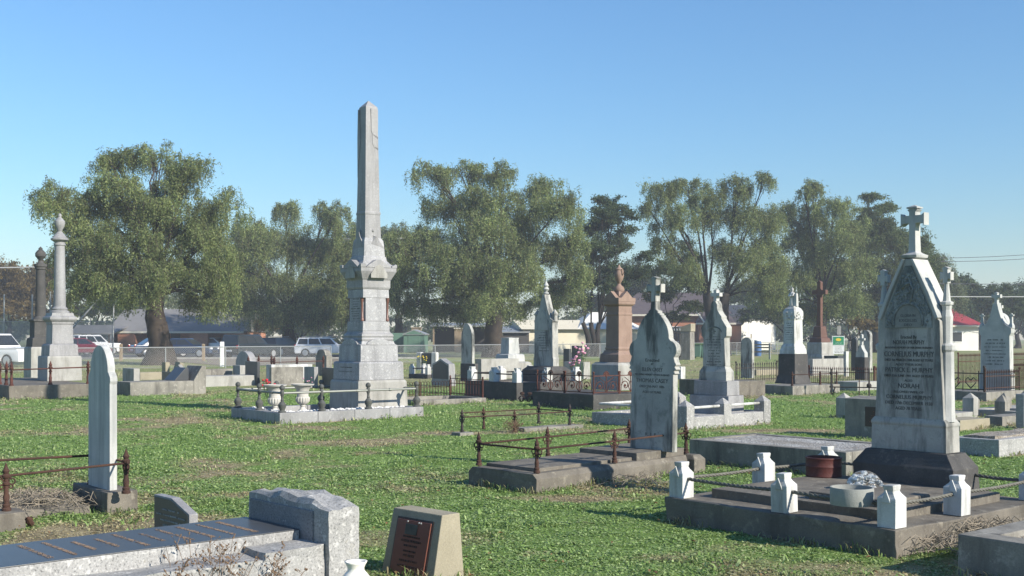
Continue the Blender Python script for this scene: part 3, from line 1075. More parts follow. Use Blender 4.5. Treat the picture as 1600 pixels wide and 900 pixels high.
# bronze plaque desk block
c = PD(681, 7.5)
e38, a38 = axes(45)
W = .51
ctr = c - e38 * W / 2 + a38 * .12
t = thing('plaque_block', 'tapered concrete block carrying a reddish bronze memorial plaque', 'memorial', ctr, 45)
FOOT.append((ctr.copy(), 45, .26, .16))
h = .425
m = MB()
bt, tp = [(-.268, -.16), (.268, -.16), (.268, .12), (-.268, .12)], [(-.25, -.06), (.25, -.06), (.25, .095), (-.25, .095)]
v0 = [m.b.verts.new((x, y, -.03)) for x, y in bt]
v1 = [m.b.verts.new((x, y, h)) for x, y in tp]
m.b.faces.new(v0[::-1])
m.b.faces.new(v1)
for k in range(4):
    m.b.faces.new((v0[k], v0[(k + 1) % 4], v1[(k + 1) % 4], v1[k]))
m.done('block', 'concrete_tan', t, bevel=.006)
ang = math.atan2(.10, h + .03)
pl = MB()
pl.box(-.17, .17, -.012, .006, -.21, .15)
pq = pl.done('plaque', 'bronze', t, bevel=.004, loc=(0, -.108, .215), rot=(-ang, 0, 0))
fr = MB()
fr.box(-.185, .185, -.004, .004, -.225, .165)
fr.done('plaque_back', 'bronze_dark', t, loc=(0, -.108, .215), rot=(-ang, 0, 0))
MB().box(-.075, .045, -.017, -.011, .055, .125).done('photo_tile', 'photo', pq, bevel=.002)
text_part([('IN LOVING MEMORY OF', .018, .035, .17), ('A DEAR HUSBAND', .024, .005, .2), ('AND FATHER', .02, -.025, .14), ('ALSO HIS WIFE', .018, -.06, .13), ('AT REST', .022, -.09, .12), ('REUNITED', .02, -.125, .18), ('REST IN PEACE', .018, -.16, .2)], 'bronze_dark', pq, -.013, 'plaque_lettering')
m = MB()
for x in (-.06, .055, .075):
    m.ball((x, -.014, .14), .007, 6, 5)
m.done('screws', 'galv', pq)

# ================================================================== left tablet with rails
P = Plot(168, 805, 113, 216, 50, foot=False)
e, aa = P.e, P.a
W, L = P.W, P.L
t = thing('headstone', 'tall narrow white tablet with a rounded head on a concrete foot', 'headstone', P.loc, 50)
FOOT.append((P.loc.copy(), 50, W / 2, L / 2))
MB().box(-W / 2, W / 2, -L / 2, L / 2, -.05, .2).subdiv(2).jitter(.008, 6).done('foot', 'concrete_brown', t, bevel=.01)
half = [(.27, .19), (.268, 1.16), (.28, 1.19), (.275, 1.225), (.235, 1.265)] + arc(0, 1.27, .222, 0, 90, 9, .245)
MB().prism(mirror(half[:-1] + [(0.0, 1.515)]), -.035, .035).done('tablet', 'marble_streaked', t, bevel=.008, loc=(.03, -.03, 0))
fl = thing('iron_grave_fence', 'rusty spear-post rail fence running left from the narrow white tablet', 'grave fence', P.at(0, 0, 0), 50)
A = P.loc
def loc_of(v):
    d = v - P.loc
    return (d.dot(e), d.dot(aa))
pr = loc_of(G(197, 771, .2))
pfn = loc_of(G(10, 798, .15))
pfr = (pr[0] - .86, pr[1])
sp = spear_post(fl, (pr[0], pr[1], .2), .40, k=1.15)
rep(sp, (pfn[0], pfn[1], .15), PI / 2)
rep(sp, (pfr[0], pfr[1], .18))
zr = .2 + .27
MB().tube([(pr[0], pr[1], zr), (pfn[0], pfn[1], zr - .03), (pfn[0] + .05, pfn[1] - 1.2, zr - .04)], .011, 7).done('rail', 'rust', fl, smooth=True)
MB().tube([(pfr[0], pfr[1], zr), (pfr[0], pfr[1] - 2.2, zr + .03)], .012, 7).done('rail', 'rust', fl, smooth=True)
MB().tube([(pfr[0], pfr[1] + .03, zr), (pr[0], pr[1] + .03, zr)], .010, 7).done('rail', 'rust', fl, smooth=True)
MB().box(-.13, .13, -.12, .12, -.04, .15).subdiv(1).jitter(.01, 6).done('post_block', 'concrete_brown', fl, bevel=.01, loc=(pfn[0], pfn[1], 0))
left_dry = P.at(-.1, -.75)
ft = MB()
ft.lathe([(0, .03), (.06, .022), (.08, .035), (.12, .02), (.15, .005)], n=8)
tag(ft.done('broken_finial', 'rust', None, smooth='auto', loc=G(48, 818, .03), rot=(R(60), R(20), 0)), 'broken rusty finial lying in dry grass by the left tablet', 'finial')
rb = MB()
rn = random.Random(9)
rc = P.at(-.15, -.62)
tag(MB().loft([(-.03, .36, .42), (.08, .33, .40), (.12, .24, .3)]).subdiv(4).jitter(.035, 5).done('rubble_bed', 'concrete_brown', None, bevel=.0, loc=rc + Vector((0, 0, -.02)), rot=(0, 0, -R(50))), 'sunken lump of broken concrete under dry grass in front of the narrow tablet', 'grave bed')
# ================================================================== mid-ground left
def slab_block(name, label, cat, p0, pm, p1, ybot, ytop, mat, phi=52, d=None, zb=0.0, group=None, bevel=.01, W=None, D=None, foot=True, shape=None, part='block', jit=.006):
    """a simple stone block standing on height zb, from its image columns"""
    d = d or F * (EYE - zb) / (ybot - HZ)
    ctr, W, D = block_at(p0, pm, p1, d, phi, W, D)
    t = thing(name, label, cat, ctr, phi, group)
    h = Z(ytop, d)
    lo = zb - .03 if zb < .02 else zb
    m = MB()
    if shape is None:
        m.box(-W / 2, W / 2, -D / 2, D / 2, lo, h)
        m.subdiv(2).jitter(jit, 5)
    else:
        m.prism(shape(W / 2, lo, h), -D / 2, D / 2)
    m.done(part, mat, t, bevel=bevel)
    if foot and zb < .3:
        FOOT.append((ctr.copy(), phi, W / 2, D / 2))
    t['_'] = 0
    del t['_']
    return t, W, D, d, h


def round_top(w, lo, h):
    r = min(w, (h - lo) * .5)
    return mirror([(w, lo), (w, h - r)] + arc(0, h - r, w, 8, 82, 8, r)) [:]


def lancet(w, lo, h):
    k = 1.5 * w
    return mirror([(w, lo), (w, h - k), (w * .96, h - k * .75), (w * .82, h - k * .5), (w * .55, h - k * .22), (w * .25, h - k * .05), (0.0, h)])


def gable(w, lo, h):
    return mirror([(w, lo), (w, h - w * .45), (0.0, h)])


def shoulder(w, lo, h):
    return mirror([(w, lo), (w, h - w * .55), (w * .8, h - w * .5), (w * .72, h - w * .3)] + arc(0, h - w * .3, w * .70, 5, 85, 5, w * .3))


# plot with two column monuments, far left
P = Plot(14, 624, -70, 150, 52)
t = thing('grave_surround', 'raised concrete kerb under the two urn-topped columns', 'grave surround', P.loc, 52)
W, L = P.W, P.L
MB().box(-W / 2, W / 2, -L / 2, L / 2, -.05, .34).subdiv(3).jitter(.01, 4).done('kerb', 'concrete_brown', t, bevel=.015)
FOOT[-1] = (P.loc.copy(), 52, W / 2, L / 2)
f = thing('iron_grave_fence', 'red-rust post and rail fence on the kerb of the two columns', 'grave fence', P.at(0, 0, .34), 52)
a, b = W / 2 - .08, L / 2 - .08
sp = spear_post(f, (a, -b, 0), .62, 'rust_red', k=1.7)
for px in (80, 139):
    rep(sp, (a, P.local_px(px, 'right')[1], 0))
rep(sp, (a - .5, -b, 0))
rep(sp, (a - 1.1, -b, 0))
MB().tube([(a, -b, .40), (a, b, .44)], .018, 6).done('rail', 'rust_red', f, smooth=True)
MB().tube([(a, -b, .40), (-a, -b, .40)], .018, 6).done('rail', 'rust_red', f, smooth=True)

d = 32.0
ctr, _, _ = block_at(61, 74, 127, d, 52, .95, .95)
t = thing('column_monument', 'pale grey granite column with a covered urn on a stepped pedestal', 'column monument', ctr, 52)
MB().loft([(.341, .475, .475), (1.0, .468, .468), (1.04, .45, .45)]).subdiv(1).done('base', 'concrete_light', t, bevel=.012)
MB().loft([(1.042, .40, .40), (1.34, .385, .385), (1.38, .33, .33)]).done('second_step', 'granite_fine', t, bevel=.008)
MB().loft([(1.382, .295, .295), (1.92, .28, .28), (1.95, .30, .30), (1.99, .30, .30), (2.04, .35, .35), (2.07, .37, .37), (2.13, .37, .37), (2.17, .31, .31), (2.25, .29, .29)]).done('die', 'granite_fine', t, bevel=.006)
MB().lathe([(2.252, .26), (2.30, .26), (2.33, .20), (2.37, .22), (2.42, .17), (2.46, .165), (4.16, .135), (4.17, .16), (4.20, .16), (4.22, .14), (4.26, .14)], n=24).done('column', 'granite_fine', t, smooth='auto')
MB().lathe([(4.262, .15), (4.32, .24), (4.36, .24), (4.38, .20), (4.54, .08), (4.56, .06), (4.58, .075)], n=20).done('capital', 'granite_fine', t, smooth='auto')
MB().lathe([(4.582, .07), (4.62, .075), (4.70, .125), (4.80, .145), (4.86, .14), (4.90, .10), (4.95, .06), (4.97, .04), (5.01, .055), (5.06, .04), (5.08, .005)], n=20).done('urn', 'granite_fine', t, smooth='auto')

d = 37.0
ctr, _, _ = block_at(40, 48, 69, d, 52, .85, .85)
t = thing('column_monument', 'darker weathered column with a round urn behind the pale column', 'column monument', ctr, 52)
MB().loft([(-.05, .42, .42), (1.20, .41, .41), (1.25, .38, .38)]).done('base', 'concrete_light', t, bevel=.012)
MB().loft([(1.252, .36, .36), (1.52, .34, .34), (1.55, .28, .28), (1.56, .27, .27), (2.05, .26, .26), (2.08, .30, .30), (2.14, .30, .30)]).done('die', 'bluestone', t, bevel=.008)
MB().lathe([(2.142, .24), (2.18, .22), (2.24, .17), (3.75, .14), (3.78, .17), (3.84, .17), (3.86, .20), (3.94, .20), (3.96, .12), (4.06, .07)], n=20).done('column', 'bluestone', t, smooth='auto')
MB().lathe([(4.062, .06), (4.1, .08), (4.2, .165), (4.30, .165), (4.38, .11), (4.42, .06), (4.45, .07), (4.52, .005)], n=18).done('urn', 'bluestone', t, smooth='auto')
FOOT.append((ctr.copy(), 52, .45, .45))

# long low concrete grave with a taller head block
P = Plot(199, 617.6, 187, 317, 50)
t = thing('grave_surround', 'long low concrete grave with a taller block at its right end', 'grave surround', P.loc, 50)
W, L = max(P.W, .95), P.L
h = .355
MB().box(-W / 2, W / 2, -L / 2, L / 2 - .36, -.05, h).subdiv(3).jitter(.008, 4).done('kerb', 'concrete', t, bevel=.012)
MB().prism_x([(L / 2 - .358, -.05), (L / 2, -.05), (L / 2, .76), (L / 2 - .12, .76), (L / 2 - .358, .37)], -W / 2, W / 2).done('head_block', 'concrete', t, bevel=.012)
FOOT[-1] = (P.loc.copy(), 50, W / 2, L / 2)
slope = thing('desk_tablet', 'dark sloping desk tablet leaning on the long concrete grave', 'headstone', P.at(-W / 2 + .38, L / 2 - .62, .36), 50)
MB().prism_x([(-.22, 0), (.20, 0), (.20, .34), (.12, .36)], -.36, .36).done('desk', 'granite_dark', slope, bevel=.01)

slab_block('headstone', 'low dark slab headstone in a pale block left of the fallen stones', 'headstone', 192, 209, 218, 601, 576, 'concrete_light', d=38)
slab_block('headstone', 'upright tan block with a dark face among the fallen stones', 'headstone', 253, 258.5, 265, 595, 566, 'concrete_tan', d=41)
slab_block('headstone', 'low dark block below the upright tan block among the fallen stones', 'headstone', 253, 268, 271, 592, 581.5, 'granite_dark', d=38.5)
tt = slab_block('headstone', 'leaning broken stone tilted against its neighbour among the fallen stones', 'headstone', 266, 273, 279, 596, 565, 'concrete_tan', d=40.5)[0]
tt.rotation_euler = (R(-14), R(6), -R(52))
slab_block('headstone', 'small pointed house-shaped stone beside the dark desk tablet', 'headstone', 274, 282, 288, 594, 570, 'concrete_light', d=37, shape=gable)
slab_block('grave_surround', 'narrow yellowish kerb left of the fallen stones', 'grave surround', 214, 219, 253, 594, 582, 'concrete_tan', d=42)
slab_block('grave_surround', 'pale flat concrete box tomb right of the dark desk tablet', 'grave surround', 300, 306, 363, 598, 577, 'concrete', d=38.5, D=None)
slab_block('grave_surround', 'very low pale kerb in front of the rounded pale headstone', 'grave surround', 302, 316, 406, 601, 588, 'concrete_light', d=36.5)
slab_block('headstone', 'pale rounded headstone with a lit right edge by the road fence', 'headstone', 368, 391, 401, 590, 549, 'granite_fine', d=43, shape=round_top)
slab_block('headstone', 'dark upright block standing in front of the pale rounded headstone', 'headstone', 383, 402, 406, 594, 565, 'granite_dark', d=37.5)
slab_block('headstone', 'short pale block left of the dark upright block', 'headstone', 364, 375, 386, 594, 571, 'concrete_light', d=38.5)
slab_block('grave_surround', 'tall plain concrete box tomb behind the white urns', 'grave surround', 421, 424, 474, 600, 574, 'concrete', d=37)
slab_block('grave_surround', 'flat white marble ledger behind the concrete box tomb', 'grave surround', 416, 424, 488, 596, 570, 'whitewash', d=40)
slab_block('headstone', 'small square dark headstone with a pale back behind the white urns', 'headstone', 475, 491, 497, 600, 573.5, 'granite_fine', d=35.5)
slab_block('headstone', 'low dark headstone hard against the left of the obelisk base', 'headstone', 503, 521, 524, 600, 575, 'granite_dark', d=35)
slab_block('headstone', 'dark round-shouldered headstone in front of the white wagon', 'headstone', 493, 510, 519, 588, 546, 'concrete', d=46, shape=shoulder)
bunch(PD(482, 35.0, .05), 'pink_flower', 6, .08, 14, 'pink and white flowers before the small square dark headstone', h=.1)
f = thing('iron_grave_fence', 'thin red-rust posts and rail behind the concrete box tomb', 'grave fence', PD(425, 42.5), 52)
e52, a52 = axes(52)
o = PD(388, 43)
sp = None
prev = None
for px, dd in ((388, 43), (404, 43.6), (424, 44.2), (428, 42), (464, 43), (505, 44.3)):
    q = PD(px, dd) - f.location
    lx, ly = q.dot(e52), q.dot(a52)
    if sp is None:
        sp = spear_post(f, (lx, ly, .25), .62, 'rust_red', k=1.8)
    else:
        rep(sp, (lx, ly, .25))
    if prev:
        MB().tube([(prev[0], prev[1], .64), (lx, ly, .64)], .016, 5).done('rail', 'rust_red', f)
    prev = (lx, ly)

# ================================================================== centre: rail plot on the lawn
P = Plot(722, 680, 676, 890, 52, foot=False)
f = thing('iron_grave_fence', 'rusty spear-post rails standing alone on the lawn with stone foot blocks', 'grave fence', P.loc, 52)
W, L = P.W, P.L
a, b = W / 2, L / 2
sp = spear_post(f, (a, -b, .03), .40, 'iron_dark', k=1.1)
ym = P.local_px(804, 'right')[1]
yb = P.local_px(756, 'left')[1]
rep(sp, (a, b, .03))
rep(sp, (-a, b, .03))
sp2 = spear_post(f, (a, ym, .0), .38, 'rust', k=1.0)
rep(sp2, (-a, yb, .0))
zr = .29
MB().tube([(a, -b, zr), (a, ym, zr - .01), (a, b, zr)], .011, 6).done('rail', 'rust', f)
MB().tube([(-a, yb - .5, zr), (-a, yb, zr), (-a, b, zr)], .010, 6).done('rail', 'rust', f)
MB().tube([(a, b, zr), (-a, b, zr)], .010, 6).done('rail', 'rust', f)
MB().box(a - .1, a + .14, -b - .14, -b + .13, -.05, .05).done('foot_block', 'concrete', f, bevel=.01)
MB().box(a - .16, a + .14, ym + .1, b + .2, -.05, .06).subdiv(2).jitter(.008, 5).done('foot_slab', 'concrete', f, bevel=.01)
rail_plot = P

# hoop wire fence plot
P = Plot(655, 633, 590, 760, 52, W=1.5)
t = thing('grave_surround', 'low worn concrete kerb right of the obelisk under the hoop fence', 'grave surround', P.loc, 52)
W, L = P.W, P.L
kerb_ring(MB(), W, L, .11, .12).subdiv(1).jitter(.008, 5).done('kerb', 'concrete', t, bevel=.01)
MB().box(-W / 2 + .121, W / 2 - .121, -L / 2 + .121, L / 2 - .121, -.05, .03).done('infill', 'gravel_brown', t)
f = thing('wire_hoop_fence', 'low hooped wire fence between the obelisk and the rusty picket panel', 'grave fence', P.at(0, 0, .11), 52)
m = MB()
x = -W / 2 + .06
y = -L / 2 + .06
while y < L / 2 - .1:
    hgt = .36 if y < L / 2 - .35 else .36
    pts = [(x, y, 0), (x, y, hgt - .07)] + [(x, y + .055 - .055 * math.cos(R(an)), hgt - .07 + .07 * math.sin(R(an))) for an in range(30, 181, 30)] + [(x, y + .11, 0)]
    m.tube(pts, .006, 4)
    y += .085
for z in (.06, .22):
    m.tube([(x, -L / 2 + .04, z), (x, L / 2 - .06, z)], .006, 4)
m.done('hoops', 'rust', f)
for y in (-L / 2 + .08, 0, L / 2 - .08):
    MB().lathe([(0, .018), (.34, .015), (.42, .003)], x, y, 6).done('post', 'rust', f)
f = thing('picket_fence', 'rusty iron picket panel closing the end of the hoop fence plot', 'grave fence', P.at(0, L / 2 - .06, .11), 52)
m = MB()
for i in range(12):
    m.tube([(-W / 2 + .12 + i * .115, 0, .02), (-W / 2 + .12 + i * .115, 0, .40)], .008, 4)
m.done('pickets', 'rust_red', f)
for z in (.05, .30, .42):
    MB().box(-W / 2 + .08, W / 2 - .08, -.008, .008, z, z + .018).done('rail', 'rust_red', f)
for x in (-W / 2 + .06, W / 2 - .07):
    MB().box(x - .015, x + .015, -.015, .015, 0, .50).done('post', 'rust_red', f)

# granite headstone behind the hoop fence
slab_block('headstone', 'dark-faced granite headstone with a peaked top behind the hoop fence', 'headstone', 674.5, 701.5, 711, 596, 560.5, 'granite_fine', d=36.2, zb=.02, shape=lambda w, lo, h: mirror([(w * 1.08, lo), (w * 1.08, lo + .16), (w, lo + .2), (w * .97, h - .17), (w * .6, h - .12), (0.0, h)]), part='tablet')
t_, W_, D_ = None, 0, 0
hsg = [o for o in COL.objects if o.get('label', '').startswith('dark-faced granite')][0]
W_, D_ = dims(674.5, 701.5, 711, 36.2, 52)
MB().prism(mirror([(W_ / 2 * .9, .24), (W_ / 2 * .88, .66), (W_ / 2 * .55, .72), (0.0, .82)]), -D_ / 2 - .004, -D_ / 2 + .01).done('polished_face', 'granite_dark', hsg)


def post_plot(label, P, h, mat, pmat, spots, ph, pw, rail=None, group=None, fill='gravel_brown', notch=True):
    t = thing('grave_surround', label, 'grave surround', P.loc, P.phi, group)
    W, L = P.W, P.L
    kerb_ring(MB(), W, L, h, .22).subdiv(1).jitter(.006, 5).done('kerb', mat, t, bevel=.012)
    MB().box(-W / 2 + .221, W / 2 - .221, -L / 2 + .221, L / 2 - .221, 0, h - .05).done('infill', fill, t)
    p0 = None
    for x, y in spots:
        if p0 is None:
            p0 = notch_post(t, (x, y, h), pw, ph, pmat) if notch else pyramid_post(t, (x, y, h), pw, ph, .1, pmat)
        else:
            rep(p0, (x, y, h))
    for pth in rail or []:
        MB().tube([(x, y, h + ph * .55) for x, y in pth], .018, 6).done('rail', 'iron_dark', t)
    return t


# dark plot with white notched posts and the spired headstone
P = Plot(807, 626, 727, 911, 52)
W, L = P.W, P.L
a, b = W / 2 - .13, L / 2 - .13
post_plot('dark kerbed plot with white notched posts below the spired headstone', P, .44, 'bluestone', 'whitewash', [(a, -b), (0, -b), (-a, -b), (-a, 0), (-a, b), (a, 0), (a, b)], .36, .19, [[(-a, b), (-a, -b), (a, -b), (a, b)]])
spire = P
hs = thing('headstone', 'pale headstone with a tall concave spire, finial and two small pinnacles', 'headstone', P.at(-.05, L / 2 - .30, 0), 52)
MB().loft([(.39, .62, .34), (.70, .61, .33), (.80, .50, .22)]).done('plinth', 'bluestone', hs, bevel=.01)
half = [(.41, .801), (.41, 1.0), (.385, 1.05), (.37, 1.95), (.385, 1.98), (.385, 2.02), (.30, 2.06), (.21, 2.22), (.14, 2.40), (.09, 2.56), (.08, 2.60), (.06, 2.62), (.05, 2.70)]
MB().prism(mirror(half), -.10, .10).done('tablet', 'marble_dirty', hs, bevel=.01)
MB().prism(mirror([(.30, 1.75), (.31, 1.80), (.17, 2.08), (0.0, 2.28)]), -.115, -.099).done('carved_arch', 'marble_dirty', hs, bevel=.004)
MB().lathe([(2.70, .04), (2.72, .075), (2.75, .075), (2.77, .035), (2.80, .05), (2.84, .085), (2.88, .06), (2.90, .05), (2.94, .075), (2.98, .05), (3.06, .005)], n=10).done('finial', 'marble', hs, smooth='auto')
for sx in (-1, 1):
    MB().loft([(1.98, .05, .06), (2.14, .045, .05), (2.16, .06, .07), (2.19, .06, .07), (2.30, .008, .008)], sx * .36, 0).done('pinnacle', 'marble_dirty', hs, bevel=.005)
worn_lines(hs, -.1015, -.26, .26, 1.2, 1.68, 8, 'lead_faint', 31)

# plot with ornate cast panels and the sandstone pedestal
P = Plot(927, 641, 832, 1010, 52)
W, L = P.W, P.L
t = thing('grave_surround', 'dark stone kerb under the ornate rusty scroll panels', 'grave surround', P.loc, 52)
MB().box(-W / 2, W / 2, -L / 2, L / 2, -.05, .33).subdiv(3).jitter(.012, 4).done('kerb', 'bluestone', t, bevel=.012)


def scroll_panel(label, loc, rz, w, h, n, seed):
    f = thing('scroll_panel', label, 'grave fence', loc, 0, 'ornate rusty scroll panels')
    f.rotation_euler = (0, 0, rz)
    rn = random.Random(seed)
    for x in (0, w):
        MB().tube([(x, 0, 0), (x, 0, h + .04)], .016, 6).ball((x, 0, h + .055), .026, 7, 5).done('post', 'rust_red', f)
    MB().box(0, w, -.009, .009, .03, .05).done('rail', 'rust_red', f)
    MB().box(0, w, -.009, .009, h - .03, h - .01).done('rail', 'rust_red', f)
    m = MB()
    for k in range(n):
        cx = w * (k + .5) / n
        for sx in (-1, 1):
            pts = []
            for i in range(19):
                an = i / 18 * 2.4 * PI
                r = (.115 - .095 * i / 18) * h / .42
                pts.append((cx + sx * (w / n * .25 + r * math.cos(an)), 0, h * .42 + r * math.sin(an)))
            m.tube(pts, .011, 4)
            pts = [(cx + sx * .02, 0, .05), (cx + sx * w / n * .10, 0, h * .35), (cx + sx * .03, 0, h * .62), (cx + sx * w / n * .28, 0, h * .86)]
            m.tube(pts, .011, 4)
            m.ball((cx + sx * w / n * .25, 0, h * .42), .03, 6, 5, (1, .5, 1))
            m.tube([(cx + sx * w / n * .45, 0, .05), (cx + sx * w / n * .38, 0, h * .8)], .008, 4)
        m.tube([(cx, 0, .04), (cx, 0, h)], .012, 4)
        for i in range(7):
            an = R(i * 30)
            m.ball((cx + .075 * math.cos(an), 0, h * .98 + .075 * math.sin(an)), .022, 6, 4, (1, .4, 1))
        m.ball((cx, 0, h * 1.0), .05, 8, 6, (1, .4, 1))
    m.done('scrollwork', 'rust_red', f)
    return f


a, b = W / 2 - .08, L / 2 - .08
rf = -R(52)
scroll_panel('leftmost ornate rusty scroll panel on the dark stone kerb', P.at(-a, -b, .33), rf, a - .02, .42, 1, 1)
scroll_panel('middle ornate rusty scroll panel ending at the kerb corner', P.at(.02, -b, .33), rf, a - .02, .42, 1, 2)
scroll_panel('right ornate rusty scroll panel below the pink sandstone pedestal', P.at(a, -b, .33), rf + PI / 2, 2 * b * .52, .42, 1, 3)
scroll_panel('far ornate rusty scroll panel partly behind the lobed headstone', P.at(a, .06, .33), rf + PI / 2, 2 * b * .46, .42, 1, 4)
g = thing('scroll_panel', 'fallen scrap of scroll ironwork leaning at the left end of the dark kerb', 'grave fence', G(814, 633) + Vector((0, 0, 0)), 0)
g.rotation_euler = (R(-18), 0, -R(20))
m = MB()
for cx in (0, .18):
    for sx in (-1, 1):
        m.tube([(cx + sx * (.08 * math.cos(i * .5) * (1 - i / 20)), 0, .14 + .1 * math.sin(i * .5) * (1 - i / 20)) for i in range(15)], .011, 4)
    m.ball((cx, 0, .28), .05, 7, 5, (1.3, .4, .8))
m.done('scrollwork', 'rust', g)

ctr = P.at(-.05, L / 2 - .55)
ctr2, _, _ = block_at(921, 966, 990, 26.7, 52, .95, .95)
t = thing('urn_pedestal', 'pink sandstone pedestal with four gablets and an urn on top', 'pedestal', ctr2, 52)
MB().loft([(.331, .475, .475), (.92, .465, .465), (.98, .40, .40)]).done('base', 'concrete_light', t, bevel=.012)
MB().loft([(.982, .33, .33), (1.16, .32, .32), (1.22, .26, .26), (1.26, .25, .25)]).done('step', 'sandstone', t, bevel=.008)
MB().loft([(1.262, .225, .225), (1.29, .235, .235), (1.32, .235, .235), (1.34, .222, .222), (2.08, .215, .215), (2.10, .225, .225), (2.13, .225, .225), (2.15, .212, .212), (2.30, .212, .212), (2.33, .25, .25), (2.36, .27, .27), (2.41, .27, .27)]).done('die', 'sandstone', t, bevel=.006)
m = MB()
for k in range(4):
    n0 = len(m.b.verts)
    m.prism([(-.275, 2.411), (.275, 2.411), (.275, 2.50), (.235, 2.50), (.225, 2.46), (0, 2.66), (-.225, 2.46), (-.235, 2.50), (-.275, 2.50)], -.276, -.16)
    m.b.verts.ensure_lookup_table()
    bmesh.ops.rotate(m.b, verts=m.b.verts[n0:], cent=(0, 0, 0), matrix=Matrix.Rotation(k * PI / 2, 3, 'Z'))
m.loft([(2.41, .16, .16), (2.60, .14, .14), (2.66, .10, .10)])
m.done('gablets', 'sandstone', t, bevel=.004)
m = MB()
m.lathe([(2.662, .12), (2.70, .13), (2.76, .11), (2.80, .06), (2.84, .035), (2.87, .05), (2.93, .085), (3.02, .115), (3.10, .105), (3.16, .08), (3.18, .09), (3.21, .07), (3.23, .04), (3.30, .004)], n=18)
for sx in (-1, 1):
    m.tube([(sx * .10, 0, 3.02), (sx * .15, 0, 3.09), (sx * .12, 0, 3.18), (sx * .08, 0, 3.17)], .014, 5)
m.done('urn', 'sandstone', t, smooth='auto')

# small things behind: lancet stone, broken column, flower planter, small post plot
t = slab_block('headstone', 'plain lancet-topped headstone standing before the big middle tree', 'headstone', 720.5, 737.5, 741.5, 593, 505, 'marble_dirty', d=42, zb=.0, shape=lancet)[0]
slab_block('plinth', 'dark low plinth in front of the lancet-topped headstone', 'grave surround', 719, 742, 747, 594, 568.5, 'bluestone', d=40.6)
t = slab_block('grave_surround', 'long pale kerb grave leading to the broken pedestal', 'grave surround', 742, 752, 812, 599, 561, 'concrete_light', d=43)[0]
pd_ = PD(797, 45.2)
t = thing('broken_pedestal', 'broken-topped pale pedestal on steps right of the lancet headstone', 'pedestal', pd_, 52)
MB().loft([(-.05, .62, .62), (.55, .60, .60), (.60, .5, .5)]).done('step', 'concrete_light', t, bevel=.015)
MB().loft([(.602, .42, .42), (.86, .40, .40), (.90, .33, .33)]).done('base', 'marble', t, bevel=.01)
m = MB().loft([(.902, .27, .27), (1.45, .24, .24), (1.53, .25, .25)])
m.subdiv(2).jitter(.02, 6)
m.done('die', 'marble', t, bevel=.008)
FOOT.append((pd_.copy(), 52, .6, .6))
P = Plot(668, 592, 645, 712, 52, W=1.3)
W, L = P.W, P.L
a, b = W / 2 - .1, L / 2 - .1
post_plot('small kerbed plot with short white posts left of the peaked granite stone', P, .16, 'bluestone', 'whitewash', [(a, -b), (-a, -b), (a, b), (-a, b), (-a, 0)], .38, .17, [[(-a, b), (-a, -b), (a, -b), (a, b)]])
t = thing('headstone', 'low black headstone between white side pillars beyond the small post plot', 'headstone', PD(668, 54), 30)
MB().box(-.28, .28, -.1, .1, -.03, .80).done('tablet', 'granite_dark', t, bevel=.02)
for sx in (-1, 1):
    MB().loft([(-.03, .13, .13), (.80, .12, .12), (.84, .10, .10)], sx * .42, 0).done('pillar', 'whitewash', t, bevel=.015)
bunch(PD(663.5, 53.6, 0), 'yellow_flower', 9, .10, 17, 'yellow flowers before the low black headstone', h=.45)

# little stones and flowers behind the spired headstone
slab_block('headstone', 'small dark headstone just left of the pink sandstone pedestal', 'headstone', 893, 904, 910, 590, 540, 'granite_dark', d=45)
slab_block('headstone', 'small square black headstone just right of the spired headstone', 'headstone', 880, 889, 893, 590, 545, 'granite_dark', d=46.5)
slab_block('grave_surround', 'pale low kerb behind the pink flower bunch', 'grave surround', 880, 912, 922, 603, 566, 'concrete_light', d=43)
bunch(PD(899, 39, .0), 'pink_flower', 14, .16, 21, 'lower pink flower bunch left of the sandstone pedestal', h=.55)
bunch(PD(906, 41, .0), 'pink_flower', 14, .17, 22, 'upper pink flower bunch left of the sandstone pedestal', h=.85)

# ================================================================== centre right: stepped stone with cross
P = Plot(1073, 672, 925, 1203, 45)
W, L = P.W, P.L
stp = P
t = thing('grave_surround', 'rough pale kerb with pointed posts and white tube rail round the stepped cross stone', 'grave surround', P.loc, 45)
kerb_ring(MB(), W, L, .21, .2).subdiv(2).jitter(.010, 6).done('kerb', 'granite_rough', t, bevel=.012)
MB().box(-W / 2 + .201, W / 2 - .201, -L / 2 + .201, L / 2 - .201, -.02, .16).done('infill', 'gravel', t)
a, b = W / 2 - .1, L / 2 - .1
p0 = pyramid_post(t, (a, -b, .0), .22, .40, .1, 'granite_rough')
ym = P.local_px(1137, 'right')[1]
for x, y in ((a - .35, -b), (a, ym), (a, b), (-a, b), (-a, 0)):
    rep(p0, (x, y, 0) if (x, y) != (a - .35, -b) else (-.05, -b, 0))
zr = .36
MB().tube([(a, -b, zr), (a, b, zr)], .024, 8).done('rail', 'whitewash', t, smooth='auto')
MB().tube([(-a, -b, zr), (-a, b, zr)], .024, 8).done('rail', 'whitewash', t, smooth='auto')
MB().tube([(-a, -b, zr), (a, -b, zr)], .024, 8).done('rail', 'whitewash', t, smooth='auto')
ctr, _, _ = block_at(1076, 1138.5, 1162.5, 21.0, 45, .88, .50)
hs = thing('headstone', 'grey stepped headstone with pointed shoulders and a small white cross', 'headstone', ctr, 45)
MB().loft([(.12, .44, .25), (.50, .435, .245)]).done('base_step', 'granite_fine', hs, bevel=.01)
MB().loft([(.502, .375, .20), (.77, .37, .195)]).done('second_step', 'granite_fine', hs, bevel=.01)
MB().loft([(.772, .305, .13), (.94, .30, .125), (1.02, .255, .09), (1.04, .25, .088)]).done('foot', 'marble_dirty', hs, bevel=.006)
